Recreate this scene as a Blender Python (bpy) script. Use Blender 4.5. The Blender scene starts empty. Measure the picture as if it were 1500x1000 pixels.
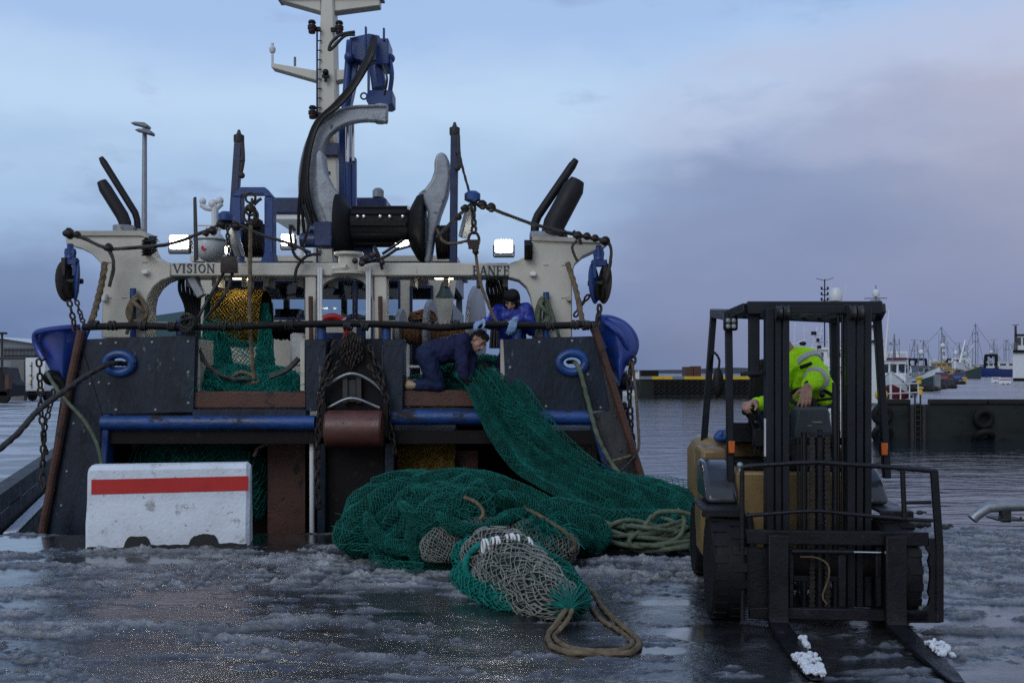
import bpy, bmesh, math, random
import numpy as np
from mathutils import Vector, Matrix, noise
random.seed(7)
C = bpy.context.scene.collection
PI = math.pi
F, HZ, HY = 1458.33, 1.7, 543.0      # focal length in photo pixels, eye height, horizon row
V = Vector
rad = math.radians

def P(px, py, Y):
    """point of the place at depth Y metres that the photograph shows at (px, py)"""
    return V(((px - 750) / F * Y, Y, HZ - (py - HY) / F * Y))
def PX(px, Y): return (px - 750) / F * Y
def PZ(py, Y): return HZ - (py - HY) / F * Y
def G(px, py, z=0.0):
    Y = F * (HZ - z) / (py - HY)
    return V(((px - 750) / F * Y, Y, z))
def lerp(a, b, t): return a + (b - a) * t
def clamp(x, a=0., b=1.): return max(a, min(b, x))

def spline(pts, n):
    """Catmull-Rom resampling of points (tuples of any length) to n points"""
    p = np.array([tuple(q) for q in pts], float)
    if len(p) == 2:
        t = np.linspace(0, 1, n)[:, None]; return p[0] * (1 - t) + p[1] * t
    q = np.vstack([2 * p[0] - p[1], p, 2 * p[-1] - p[-2]])
    d = np.linalg.norm(np.diff(p[:, :3], axis=0), axis=1); s = np.concatenate([[0], np.cumsum(d)])
    out = []
    for u in np.linspace(0, s[-1], n):
        i = min(max(np.searchsorted(s, u) - 1, 0), len(p) - 2)
        t = (u - s[i]) / max(d[i], 1e-9)
        a, b, c, e = q[i], q[i + 1], q[i + 2], q[i + 3]
        out.append(.5 * ((2 * b) + (-a + c) * t + (2 * a - 5 * b + 4 * c - e) * t * t + (-a + 3 * b - 3 * c + e) * t ** 3))
    return np.array(out)

def frames(p):
    p = np.asarray(p, float)
    t = np.gradient(p, axis=0); t /= np.linalg.norm(t, axis=1)[:, None] + 1e-12
    ref = np.array([0, 0, 1.]) if abs(t[0][2]) < .9 else np.array([1., 0, 0])
    a = np.cross(t[0], ref); a /= np.linalg.norm(a)
    A = []
    for i in range(len(p)):
        a = a - t[i] * a.dot(t[i]); a /= np.linalg.norm(a) + 1e-12
        A.append(a)
    A = np.array(A); B = np.cross(t, A)
    return t, A, B

class MB:
    def __init__(s): s.v = []; s.f = []
    def add(s, vs, fs):
        n = len(s.v); s.v.extend(tuple(map(float, v)) for v in vs); s.f.extend([i + n for i in f] for f in fs); return s
    def box(s, c, size, rz=0, rx=0, ry=0):
        m = Matrix.Rotation(rz, 3, 'Z') @ Matrix.Rotation(ry, 3, 'Y') @ Matrix.Rotation(rx, 3, 'X')
        c = V(c); h = [x / 2 for x in size]
        vs = [c + m @ V((x * h[0], y * h[1], z * h[2])) for x in (-1, 1) for y in (-1, 1) for z in (-1, 1)]
        return s.add(vs, [(0, 1, 3, 2), (4, 6, 7, 5), (0, 4, 5, 1), (2, 3, 7, 6), (0, 2, 6, 4), (1, 5, 7, 3)])
    def bx(s, x0, x1, y0, y1, z0, z1):
        return s.box(((x0 + x1) / 2, (y0 + y1) / 2, (z0 + z1) / 2), (abs(x1 - x0), abs(y1 - y0), abs(z1 - z0)))
    def pbx(s, x0, x1, y0, y1, Y, th):
        """box whose front face is the photo rectangle (x0,y0)-(x1,y1) at depth Y, th metres deep"""
        return s.bx(PX(x0, Y), PX(x1, Y), Y, Y + th, PZ(y1, Y), PZ(y0, Y))
    def beam(s, p0, p1, w, h, up=(0, 0, 1)):
        p0, p1 = V(p0), V(p1); d = (p1 - p0).normalized(); u = V(up)
        if abs(d.dot(u)) > .97: u = V((0, 1, 0))
        a = d.cross(u).normalized(); b = a.cross(d)
        vs = [p + a * (i * w / 2) + b * (j * h / 2) for p in (p0, p1) for i, j in ((-1, -1), (1, -1), (1, 1), (-1, 1))]
        return s.add(vs, [(3, 2, 1, 0), (4, 5, 6, 7), (0, 1, 5, 4), (1, 2, 6, 5), (2, 3, 7, 6), (3, 0, 4, 7)])
    def prism(s, poly, y0, y1):
        n = len(poly); ar = sum(poly[i][0] * poly[(i + 1) % n][1] - poly[(i + 1) % n][0] * poly[i][1] for i in range(n))
        if ar < 0: poly = poly[::-1]
        vs = [(x, y0, z) for x, z in poly] + [(x, y1, z) for x, z in poly]
        fs = [list(range(n)), list(range(2 * n - 1, n - 1, -1))]
        fs += [(i, i + n, (i + 1) % n + n, (i + 1) % n) for i in range(n)]
        return s.add(vs, fs)
    def pp(s, poly, Y, th):
        return s.prism([(PX(x, Y), PZ(y, Y)) for x, y in poly], Y, Y + th)
    def quadstrip(s, A, B, th):
        """panel between two 3-D polylines with thickness along +Y"""
        n = len(A)
        vs = [tuple(a) for a in A] + [tuple(b) for b in B] + [(a[0], a[1] + th, a[2]) for a in A] + [(b[0], b[1] + th, b[2]) for b in B]
        fs = []
        for i in range(n - 1):
            fs += [(i, n + i, n + i + 1, i + 1), (2 * n + i, 2 * n + i + 1, 3 * n + i + 1, 3 * n + i),
                   (i, i + 1, 2 * n + i + 1, 2 * n + i), (n + i, 3 * n + i, 3 * n + i + 1, n + i + 1)]
        fs += [(0, 2 * n, 3 * n, n), (n - 1, 2 * n - 1, 4 * n - 1, 3 * n - 1)]
        return s.add(vs, fs)
    def tube(s, pts, r, n=8, smooth=0, twist=0, closed=False, sq=1.0):
        p = np.array([tuple(q) for q in pts], float)
        if smooth: p = spline(p, smooth)
        if closed: p = np.vstack([p, p[:1]])
        t, A, B = frames(p)
        if closed: # spread the closing mismatch
            c = A[-1].dot(A[0]); sn = A[-1].dot(B[0]); off = math.atan2(sn, c)
        m = len(p); R = np.full(m, r, float) if np.isscalar(r) else np.interp(np.linspace(0, 1, m), np.linspace(0, 1, len(r)), r)
        d = np.concatenate([[0], np.cumsum(np.linalg.norm(np.diff(p, axis=0), axis=1))])
        vs = []
        for i in range(m):
            for k in range(n):
                th = 2 * PI * k / n
                if closed: th -= off * i / (m - 1)
                rr = R[i]
                if twist: rr *= 1 + .16 * math.cos(3 * (th - d[i] * twist))
                vs.append(p[i] + A[i] * (math.cos(th) * rr) + B[i] * (math.sin(th) * rr * sq))
        fs = [(i * n + k, i * n + (k + 1) % n, (i + 1) * n + (k + 1) % n, (i + 1) * n + k) for i in range(m - 1) for k in range(n)]
        if not closed:
            fs += [list(range(n))[::-1], list(range((m - 1) * n, m * n))]
        return s.add(vs, fs)
    def cyl(s, p0, p1, r0, r1=None, n=16):
        return s.tube([p0, p1], [r0, r0 if r1 is None else r1], n)
    def lathe(s, prof, o, axis=(0, 0, 1), n=20):
        """profile of (radius, height along axis)"""
        w = V(axis).normalized(); u = w.orthogonal().normalized(); x = w.cross(u); o = V(o)
        vs = []; m = len(prof)
        for r, h in prof:
            for k in range(n):
                a = 2 * PI * k / n; vs.append(o + w * h + (u * math.cos(a) + x * math.sin(a)) * max(r, 1e-4))
        fs = [(i * n + k, i * n + (k + 1) % n, (i + 1) * n + (k + 1) % n, (i + 1) * n + k) for i in range(m - 1) for k in range(n)]
        fs += [list(range(n))[::-1], list(range((m - 1) * n, m * n))]
        return s.add(vs, fs)
    def ball(s, c, r, n=14, m=9, rot=None):
        r = (r, r, r) if np.isscalar(r) else r
        c = V(c); vs = []
        for i in range(m + 1):
            a = PI * i / m
            for k in range(n):
                b = 2 * PI * k / n
                q = V((r[0] * math.sin(a) * math.cos(b), r[1] * math.sin(a) * math.sin(b), r[2] * math.cos(a)))
                vs.append(c + (rot @ q if rot else q))
        fs = [(i * n + k, (i + 1) * n + k, (i + 1) * n + (k + 1) % n, i * n + (k + 1) % n) for i in range(m) for k in range(n)]
        return s.add(vs, fs)
    def ring(s, c, R, r, axis=(0, 1, 0), n=24, m=8, sx=1., sz=1.):
        w = V(axis).normalized(); u = V((1, 0, 0)) if abs(w.x) < .9 else V((0, 1, 0)); u = (u - w * u.dot(w)).normalized(); x = w.cross(u)
        return s.tube([V(c) + u * (math.cos(2 * PI * k / n) * R * sx) + x * (math.sin(2 * PI * k / n) * R * sz) for k in range(n)], r, m, closed=True)
    def bolts(s, pts, r=.015, axis=(0, -1, 0), h=.012):
        for p in pts: s.lathe([(r, 0), (r, h * .6), (r * .6, h)], p, axis, 6)
        return s
    def chain(s, pts, L=.09, r=.011, wd=.5, n=None):
        p = spline(pts, 300); d = np.concatenate([[0], np.cumsum(np.linalg.norm(np.diff(p, axis=0), axis=1))])
        k = max(2, int(d[-1] / (L - 2.6 * r)))
        for i in range(k):
            u0, u1 = d[-1] * i / k, d[-1] * (i + 1) / k
            a = V([np.interp(u0, d, p[:, j]) for j in range(3)]); b = V([np.interp(u1, d, p[:, j]) for j in range(3)])
            w = (b - a).normalized(); u = w.orthogonal().normalized(); x = w.cross(u)
            ang = (i % 2) * PI / 2 + .35 * math.sin(i * 1.7); q = u * math.cos(ang) + x * math.sin(ang)
            c = (a + b) / 2; hl = L / 2 - r; hw = L * wd / 2
            lp = []
            for j in range(12):
                t = 2 * PI * j / 12; ct, st = math.cos(t), math.sin(t)
                lp.append(c + w * (math.copysign(hl - hw, ct) + hw * ct if abs(ct) > .01 else 0) + q * (hw * st))
            s.tube(lp, r, 5, closed=True)
        return s
    def build(s, name, m, parent=None, smooth=35, local=False, bevel=0, seg=1):
        me = bpy.data.meshes.new(name)
        o = V((0, 0, 0))
        if parent is not None and not local:
            q = parent
            while q is not None: o += q.location; q = q.parent
        vs = [(a - o.x, b - o.y, c - o.z) for a, b, c in s.v] if o.length else s.v
        me.from_pydata(vs, [], s.f); me.update()
        me.materials.append(m)
        if smooth:
            me.polygons.foreach_set('use_smooth', [True] * len(me.polygons))
            me.set_sharp_from_angle(angle=rad(smooth))
        ob = bpy.data.objects.new(name, me); C.objects.link(ob)
        if parent is not None: ob.parent = parent
        if bevel:
            b = ob.modifiers.new('Bevel', 'BEVEL'); b.width = bevel; b.segments = seg; b.limit_method = 'ANGLE'; b.angle_limit = rad(40); b.harden_normals = False
        return ob

def thing(name, label, cat, loc=(0, 0, 0), rz=0, group=None):
    o = bpy.data.objects.new(name, None); C.objects.link(o); o.empty_display_size = .1
    o.location = loc; o.rotation_euler = (0, 0, rz); o['label'] = label; o['category'] = cat
    if group: o['group'] = group
    return o
def tag(o, label, cat, group=None):
    o['label'] = label; o['category'] = cat
    if group: o['group'] = group
    return o
def struct(o, kind='structure'): o['kind'] = kind; return o
def copy_tree(o, parent=None):
    c = o.copy(); C.objects.link(c); c.parent = parent
    for ch in list(o.children): copy_tree(ch, c)
    return c

# ---- quick vectorised value noise
def vnoise(x, y, seed=0):
    x = np.asarray(x, float); y = np.asarray(y, float)
    xi, yi = np.floor(x).astype(np.int64), np.floor(y).astype(np.int64); fx, fy = x - xi, y - yi
    fx = fx * fx * (3 - 2 * fx); fy = fy * fy * (3 - 2 * fy)
    def h(i, j):
        n = (i * 374761393 + j * 668265263 + seed * 1442695041) & 0xffffffff
        n = ((n ^ (n >> 13)) * 1274126177) & 0xffffffff
        return ((n ^ (n >> 16)) & 0xffff) / 65535.
    return (h(xi, yi) * (1 - fx) + h(xi + 1, yi) * fx) * (1 - fy) + (h(xi, yi + 1) * (1 - fx) + h(xi + 1, yi + 1) * fx) * fy
def fbm(x, y, seed=0, oct=4, gain=.5):
    s = 0; a = 1; t = 0
    for k in range(oct):
        s = s + a * vnoise(x * 2 ** k + 17.3 * k, y * 2 ** k - 9.1 * k, seed + k); t += a; a *= gain
    return s / t
def sstep(a, b, x):
    t = np.clip((x - a) / (b - a), 0, 1); return t * t * (3 - 2 * t)

# ---- materials
def nodes(name):
    m = bpy.data.materials.new(name); m.use_nodes = True; n = m.node_tree
    return m, n, n.nodes, n.links, n.nodes['Principled BSDF']
def mat(name, c, rough=.5, metal=0., var=.25, scale=6., bump=.15, bscale=60., spot=None, spot_amt=.0, spot_scale=9., spot_rough=.8, stretch=(1, 1, 1), coat=0., spec=.5, rvar=.15, spot2=None, spot2_amt=0., spot2_scale=30.):
    """painted / worn surface: base tone with mottling, an optional second tone in worn patches (rust, scuffs) and a fine bump"""
    m, t, N, L, b = nodes(name)
    tc = N.new('ShaderNodeTexCoord'); mp = N.new('ShaderNodeMapping'); mp.inputs['Scale'].default_value = stretch
    L.new(tc.outputs['Object'], mp.inputs[0])
    n1 = N.new('ShaderNodeTexNoise'); n1.inputs['Scale'].default_value = scale; n1.inputs['Detail'].default_value = 7; n1.inputs['Roughness'].default_value = .65
    L.new(mp.outputs[0], n1.inputs['Vector'])
    r = N.new('ShaderNodeMapRange'); r.inputs[1].default_value = .3; r.inputs[2].default_value = .7; r.inputs[3].default_value = 1 - var; r.inputs[4].default_value = 1 + var
    L.new(n1.outputs[0], r.inputs[0])
    mx = N.new('ShaderNodeMix'); mx.data_type = 'RGBA'; mx.blend_type = 'MULTIPLY'; mx.inputs[0].default_value = 1; mx.inputs[6].default_value = (*c, 1)
    L.new(r.outputs[0], mx.inputs[7]); col = mx.outputs[2]
    rr = N.new('ShaderNodeMapRange'); rr.inputs[1].default_value = .3; rr.inputs[2].default_value = .7; rr.inputs[3].default_value = clamp(rough - rvar, .03, 1); rr.inputs[4].default_value = clamp(rough + rvar)
    L.new(n1.outputs[0], rr.inputs[0]); ro = rr.outputs[0]
    for sc_, am, cc, sd in ((spot_scale, spot_amt, spot, 3.1), (spot2_scale, spot2_amt, spot2, 8.7)):
        if cc is None: continue
        n2 = N.new('ShaderNodeTexNoise'); n2.noise_dimensions = '4D'; n2.inputs['W'].default_value = sd; n2.inputs['Scale'].default_value = sc_; n2.inputs['Detail'].default_value = 9; n2.inputs['Roughness'].default_value = .7
        L.new(mp.outputs[0], n2.inputs['Vector'])
        q = N.new('ShaderNodeMapRange'); e = lerp(.69, .40, am); q.inputs[1].default_value = e; q.inputs[2].default_value = e + .05; L.new(n2.outputs[0], q.inputs[0])
        m2 = N.new('ShaderNodeMix'); m2.data_type = 'RGBA'; L.new(q.outputs[0], m2.inputs[0]); L.new(col, m2.inputs[6]); m2.inputs[7].default_value = (*cc, 1); col = m2.outputs[2]
        m3 = N.new('ShaderNodeMix'); L.new(q.outputs[0], m3.inputs[0]); L.new(ro, m3.inputs[2]); m3.inputs[3].default_value = spot_rough; ro = m3.outputs[0]
    L.new(col, b.inputs['Base Color']); L.new(ro, b.inputs['Roughness'])
    b.inputs['Metallic'].default_value = metal; b.inputs['Coat Weight'].default_value = coat; b.inputs['Specular IOR Level'].default_value = spec
    if bump:
        n3 = N.new('ShaderNodeTexNoise'); n3.inputs['Scale'].default_value = bscale; n3.inputs['Detail'].default_value = 5
        L.new(mp.outputs[0], n3.inputs['Vector'])
        bp = N.new('ShaderNodeBump'); bp.inputs['Strength'].default_value = bump; bp.inputs['Distance'].default_value = .02
        L.new(n3.outputs[0], bp.inputs['Height']); L.new(bp.outputs[0], b.inputs['Normal'])
    return m
def emit(name, c, s):
    m, t, N, L, b = nodes(name); b.inputs['Base Color'].default_value = (*[min(1, x) for x in c], 1)
    b.inputs['Emission Color'].default_value = (*c, 1); b.inputs['Emission Strength'].default_value = s; return m
def glass(name, c=(.02, .03, .04), rough=.05):
    m, t, N, L, b = nodes(name); b.inputs['Base Color'].default_value = (*c, 1); b.inputs['Roughness'].default_value = rough; b.inputs['Specular IOR Level'].default_value = .8
    return m

RUST = (.09, .035, .018); SCUFF = (.16, .17, .18)
M = dict(
    cream=mat('cream_paint', (.50, .475, .40), .45, var=.12, scale=2.5, spot=(.30, .23, .15), spot_amt=.18, spot_scale=5, stretch=(1, 1, .35), bump=.08, spot2=RUST, spot2_amt=.1, spot2_scale=14),
    creamd=mat('weathered_cream_paint', (.36, .34, .29), .55, var=.2, scale=3, spot=(.2, .14, .09), spot_amt=.3, spot_scale=5, stretch=(1, 1, .4), bump=.1),
    white=mat('white_paint', (.62, .63, .63), .4, var=.1, scale=3, spot=(.4, .36, .3), spot_amt=.12, bump=.05),
    navy=mat('dark_navy_hull_paint', (.0065, .013, .026), .42, var=.6, scale=5, spot=(.016, .024, .036), spot_amt=.40, spot_scale=4, spot_rough=.6, bump=.35, bscale=22, stretch=(1, 1, .4), spec=.35, spot2=(.12, .13, .14), spot2_amt=.27, spot2_scale=11),
    blue=mat('royal_blue_paint', (.007, .035, .15), .38, var=.3, scale=5, spot=(.02, .02, .03), spot_amt=.22, spot_scale=8, bump=.12),
    bluew=mat('worn_blue_paint', (.005, .042, .17), .45, var=.5, scale=4, spot=(.014, .010, .009), spot_amt=.52, spot_scale=5, bump=.3, bscale=30, stretch=(.5, 1, 1)),
    door=mat('trawl_door_blue', (.008, .035, .22), .32, var=.3, scale=4, spot=(.01, .012, .03), spot_amt=.3, spot_scale=5, bump=.1, coat=.3, spot2=(.25, .3, .4), spot2_amt=.1, spot2_scale=18),
    dblue=mat('deep_blue_paint', (.004, .015, .065), .35, var=.3, scale=5, spot=(.02, .018, .02), spot_amt=.2, bump=.1),
    black=mat('black_paint', (.006, .006, .0075), .5, spec=.25, var=.4, scale=8, bump=.15),
    rubber=mat('black_rubber', (.006, .006, .007), .65, spec=.22, var=.3, scale=14, bump=.2),
    steel=mat('dark_steel', (.035, .034, .035), .5, .4, var=.4, scale=8, spot=RUST, spot_amt=.3, bump=.2),
    chainm=mat('rusty_chain_iron', (.03, .025, .022), .6, .4, var=.5, scale=20, spot=RUST, spot_amt=.4, spot_scale=15, bump=.3),
    rust=mat('rusty_brown_steel', (.075, .032, .022), .6, .2, var=.35, scale=5, spot=(.03, .022, .02), spot_amt=.4, spot_scale=6, bump=.35, bscale=40, spot2=(.16, .07, .03), spot2_amt=.2, spot2_scale=10),
    roller=mat('red_oxide_roller', (.085, .030, .024), .38, .1, var=.25, scale=5, spot=(.035, .02, .018), spot_amt=.3, bump=.15),
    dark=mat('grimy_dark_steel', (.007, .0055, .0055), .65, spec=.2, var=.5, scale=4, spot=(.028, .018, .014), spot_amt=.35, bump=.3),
    galv=mat('galvanised_steel', (.24, .26, .28), .42, .55, var=.25, scale=9, spot=(.12, .12, .12), spot_amt=.3, bump=.1),
    cheek=mat('worn_grey_casting', (.25, .27, .295), .45, .25, var=.25, scale=6, spot=(.12, .12, .13), spot_amt=.35, spot_scale=8, bump=.2, bscale=30),
    chrome=mat('polished_piston_steel', (.6, .6, .62), .15, 1., var=.05, bump=0),
    exhaust=mat('sooty_exhaust_steel', (.013, .013, .015), .55, .2, spec=.3, var=.5, scale=5, spot=(.05, .05, .055), spot_amt=.3, bump=.15),
    hose=mat('black_hydraulic_hose', (.006, .006, .007), .4, spec=.3, var=.2, bump=.05),
    rope=mat('tarred_tan_rope', (.13, .10, .065), .85, var=.45, scale=16, bump=.3, bscale=120, spec=.2),
    ropeg=mat('green_grey_rope', (.10, .125, .085), .85, var=.4, scale=14, bump=.3, bscale=120, spec=.2),
    wire=mat('dark_wire_rope', (.03, .028, .027), .6, .3, var=.4, scale=16, bump=.3),
    warprope=mat('brown_drum_rope', (.17, .095, .05), .85, var=.45, scale=12, bump=.4, bscale=90, spec=.2),
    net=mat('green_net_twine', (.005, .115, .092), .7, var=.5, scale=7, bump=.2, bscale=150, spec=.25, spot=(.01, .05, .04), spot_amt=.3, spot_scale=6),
    netd=mat('green_net_layers', (.002, .034, .027), .85, var=.75, scale=14, bump=.5, bscale=60, spec=.15),  # solid sheet under the twine, coloured dark so mesh gaps look shaded and deep
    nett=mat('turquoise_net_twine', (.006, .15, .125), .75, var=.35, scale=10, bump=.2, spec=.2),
    nettd=mat('turquoise_net_layers', (.004, .10, .085), .85, var=.6, scale=12, bump=.5, spec=.15),  # darker turquoise behind its twine, standing for shade between the bars
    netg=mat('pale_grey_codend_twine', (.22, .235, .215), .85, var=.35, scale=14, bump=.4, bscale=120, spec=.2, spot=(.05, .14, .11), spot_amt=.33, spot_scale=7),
    netgd=mat('grey_codend_layers', (.03, .038, .035), .9, var=.6, scale=14, bump=.5, spec=.1),  # dark grey sheet under the codend twine, shade of the gaps in its colour
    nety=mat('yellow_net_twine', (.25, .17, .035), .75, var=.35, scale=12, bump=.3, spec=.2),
    netyd=mat('yellow_net_layers', (.05, .03, .006), .85, var=.6, scale=12, bump=.5, spec=.15),  # darker copy of the yellow behind its twine, shaded gaps as colour
    red=mat('red_paint', (.42, .012, .010), .45, var=.12, scale=4, bump=.05),
    redlens=mat('red_lamp_lens', (.45, .01, .02), .2, var=.1, bump=0),
    orange=mat('orange_lamp_lens', (.5, .10, .008), .3, var=.1, bump=0),
    concrete=mat('white_painted_concrete', (.58, .62, .68), .6, var=.12, scale=3, spot=(.33, .34, .35), spot_amt=.36, spot_scale=5, bump=.3, bscale=30, spot2=(.12, .12, .115), spot2_amt=.29, spot2_scale=20),
    grime=mat('wet_black_grime', (.012, .012, .012), .6, var=.4, bump=.3),
    gold=mat('mustard_forklift_paint', (.17, .112, .043), .42, var=.2, scale=4, spot=(.08, .06, .04), spot_amt=.25, spot_scale=7, bump=.08),
    fork=mat('black_forklift_steel', (.0065, .0072, .0095), .4, .0, spec=.28, var=.35, scale=7, spot=(.022, .023, .027), spot_amt=.28, spot_scale=11, bump=.18, bscale=45, spot2=(.05, .03, .02), spot2_amt=.15, spot2_scale=16),
    mast=mat('grey_black_mast_paint', (.0085, .011, .015), .45, .0, spec=.28, var=.3, scale=7, spot=(.012, .012, .013), spot_amt=.3, bump=.12),
    gloss=mat('glossy_grey_black_plastic', (.03, .033, .038), .18, var=.2, bump=.03),
    dash=mat('dark_dashboard_plastic', (.035, .045, .055), .5, var=.15, bump=.12, bscale=150),
    hiviz=mat('fluorescent_yellow_cloth', (.42, .85, .015), .8, var=.12, scale=6, bump=.15, bscale=40, spec=.2),
    reflect=mat('grey_reflective_tape', (.42, .44, .46), .4, var=.1, bump=.05),
    jacketb=mat('bright_blue_oilskin', (.006, .018, .21), .45, var=.25, scale=8, bump=.15, bscale=30, spec=.4),
    jacketn=mat('dark_navy_workwear', (.014, .016, .055), .8, var=.3, scale=10, bump=.2, bscale=60, spec=.2, spot=(.06, .06, .09), spot_amt=.15, spot_scale=14),
    trousers=mat('navy_work_trousers', (.010, .018, .055), .75, var=.3, scale=9, bump=.2, bscale=50, spec=.2, spot=(.06, .06, .07), spot_amt=.15, spot_scale=16),
    hoodm=mat('black_fleece', (.012, .012, .014), .9, var=.3, scale=20, bump=.3, bscale=120, spec=.1),
    glove=mat('pale_blue_work_gloves', (.15, .24, .40), .7, var=.3, scale=20, bump=.2, bscale=80),
    skin=mat('skin', (.38, .21, .15), .5, var=.12, scale=18, bump=.06, bscale=150),
    hair=mat('dark_hair', (.012, .010, .010), .6, var=.4, scale=30, bump=.6, bscale=180),
    boot=mat('tan_rubber_boot', (.26, .19, .11), .5, var=.3, bump=.1),
    snow=mat('clean_snow', (.58, .61, .66), .6, var=.08, scale=10, bump=.5, bscale=70, spec=.3),
    glass=glass('window_glass', (.015, .022, .03), .04),
    radome=mat('white_radome', (.55, .57, .58), .35, var=.05, bump=.02),
    lamp=emit('lit_floodlight_face', (1., .93, .80), 55.),
    lamp2=emit('lit_deckhead_lamp', (1., .90, .72), 20.),
    amber=emit('lit_amber_navigation_lamp', (1., .55, .18), 2.5),
    wood=mat('dark_wet_timber', (.012, .011, .010), .6, spec=.3, var=.4, scale=6, stretch=(.3, 1, 1), bump=.3),
    text=mat('dark_blue_lettering', (.02, .03, .05), .5, var=.2, bump=0),
    pierwall=mat('dark_weedy_quay_wall', (.014, .018, .017), .7, spec=.25, var=.45, scale=1.2, spot=(.006, .009, .008), spot_amt=.45, spot_scale=2.0, stretch=(.4, 1, 1), bump=.4, bscale=8),
    boatwhite=mat('boat_white_paint', (.60, .63, .66), .4, var=.08, scale=2, bump=.02, spot=(.3, .25, .2), spot_amt=.12, spot_scale=3),
    maroon=mat('maroon_paint', (.14, .012, .016), .5, var=.2, scale=2, bump=.05),
    boatblue=mat('boat_blue_paint', (.012, .03, .14), .45, var=.2, scale=2, bump=.05),
    boatgreen=mat('boat_dark_green_paint', (.015, .04, .04), .5, var=.2, scale=2, bump=.05),
    ochre=mat('ochre_paint', (.33, .22, .07), .5, var=.2, scale=2, bump=.05),
    yellow=mat('yellow_paint', (.55, .36, .02), .5, var=.15, scale=3, bump=.05, spot=(.15, .1, .03), spot_amt=.2),
    grey=mat('grey_paint', (.16, .18, .2), .5, var=.15, scale=3, bump=.08),
    block=mat('grey_concrete_blocks', (.14, .14, .14), .8, var=.25, scale=5, bump=.3),
)
# =====================================================================  camera, sky, light
sc = bpy.context.scene
cam = bpy.data.objects.new('camera', bpy.data.cameras.new('camera')); C.objects.link(cam); sc.camera = cam
cam.location = (0, 0, HZ); cam.rotation_euler = (rad(90), 0, 0)
cam.data.sensor_width = 36; cam.data.lens = 35; cam.data.shift_y = (HY - 500) / 1500; cam.data.clip_end = 4000
sc.view_settings.view_transform = 'Standard'; sc.view_settings.look = 'None'; sc.view_settings.gamma = 1; sc.view_settings.use_curve_mapping = False
sc.view_settings.exposure = 0.1
sc.cycles.use_denoising = False
sc.cycles.max_bounces = 6; sc.cycles.diffuse_bounces = 2; sc.cycles.glossy_bounces = 3; sc.cycles.sample_clamp_indirect = 3; sc.cycles.sample_clamp_direct = 14

w = bpy.data.worlds.new('World'); sc.world = w; w.use_nodes = True
t = w.node_tree; N = t.nodes; L = t.links; bg = N['Background']
def mth(op, a, b=None, c=None, cl=False):
    n = N.new('ShaderNodeMath'); n.operation = op; n.use_clamp = cl
    for i, x in enumerate((a, b, c)):
        if x is None: continue
        if isinstance(x, (int, float)): n.inputs[i].default_value = x
        else: L.new(x, n.inputs[i])
    return n.outputs[0]
def sst(x, a, b):
    n = N.new('ShaderNodeMapRange'); n.interpolation_type = 'SMOOTHSTEP'; L.new(x, n.inputs[0]); n.inputs[1].default_value = a; n.inputs[2].default_value = b; return n.outputs[0]
def inv(x): return mth('SUBTRACT', 1, x)
def mixc(f, a, b, blend='MIX'):
    n = N.new('ShaderNodeMix'); n.data_type = 'RGBA'; n.blend_type = blend
    for i, x in ((0, f), (6, a), (7, b)):
        if isinstance(x, (int, float)): n.inputs[i].default_value = x
        elif isinstance(x, tuple): n.inputs[i].default_value = (*x, 1)
        else: L.new(x, n.inputs[i])
    return n.outputs[2]
def ramp(x, stops):
    n = N.new('ShaderNodeValToRGB'); n.color_ramp.interpolation = 'EASE'; e = n.color_ramp.elements
    while len(e) < len(stops): e.new(.5)
    for k, (p, c) in enumerate(stops): e[k].position = p; e[k].color = (*c, 1)
    L.new(x, n.inputs[0]); return n.outputs[0]
tc = N.new('ShaderNodeTexCoord'); sx = N.new('ShaderNodeSeparateXYZ'); L.new(tc.outputs['Generated'], sx.inputs[0])
az = mth('ARCTAN2', sx.outputs[0], sx.outputs[1]); el = sx.outputs[2]
def sky_noise(scale, detail, seed, stretch=(1, 1, 2.6)):
    mp = N.new('ShaderNodeMapping'); mp.inputs['Scale'].default_value = stretch; mp.inputs['Location'].default_value = (seed, seed * .7, -seed)
    L.new(tc.outputs['Generated'], mp.inputs[0]); n = N.new('ShaderNodeTexNoise'); n.inputs['Scale'].default_value = scale; n.inputs['Detail'].default_value = detail; n.inputs['Roughness'].default_value = .55
    L.new(mp.outputs[0], n.inputs['Vector']); return mth('SUBTRACT', n.outputs[0], .5)
nA = sky_noise(2.6, 6, 3.1); nB = sky_noise(6.5, 7, 8.2); nC = sky_noise(3.2, 5, 1.7)
elp = mth('ADD', el, mth('ADD', mth('MULTIPLY', nA, .16), mth('MULTIPLY', nB, .05)))
base = ramp(elp, [(0, (.125, .195, .36)), (.09, (.18, .265, .46)), (.16, (.36, .52, .76)), (.235, (.48, .65, .87)), (.33, (.36, .52, .81)), (.6, (.22, .34, .64))])
elc = mth('ADD', elp, mth('MULTIPLY', nB, .09))
cloud = ramp(elc, [(0, (.195, .235, .375)), (.10, (.205, .265, .45)), (.18, (.225, .30, .50)), (.25, (.31, .39, .60)), (.33, (.40, .49, .72)), (.6, (.24, .34, .6))])
edge = mth('ADD', mth('MULTIPLY', az, .30), .185)
below = inv(sst(mth('SUBTRACT', mth('ADD', el, mth('ADD', mth('MULTIPLY', nC, .17), mth('MULTIPLY', nB, .13))), edge), -.06, .075))
right = sst(mth('ADD', mth('ADD', az, mth('MULTIPLY', nC, .3)), mth('MULTIPLY', nB, .08)), -.02, .20)
mask = mth('MULTIPLY', below, right)
pink = mth('MULTIPLY', sst(mth('ADD', az, mth('MULTIPLY', nA, .5)), .24, .62), sst(el, .02, .22))
cloud2 = mixc(mth('MULTIPLY', pink, .55), cloud, (.56, .50, .56))
col = mixc(mask, base, cloud2)
rim = mth('MULTIPLY', mth('MULTIPLY', below, inv(below)), mth('MULTIPLY', right, 1.6), cl=True)
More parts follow.
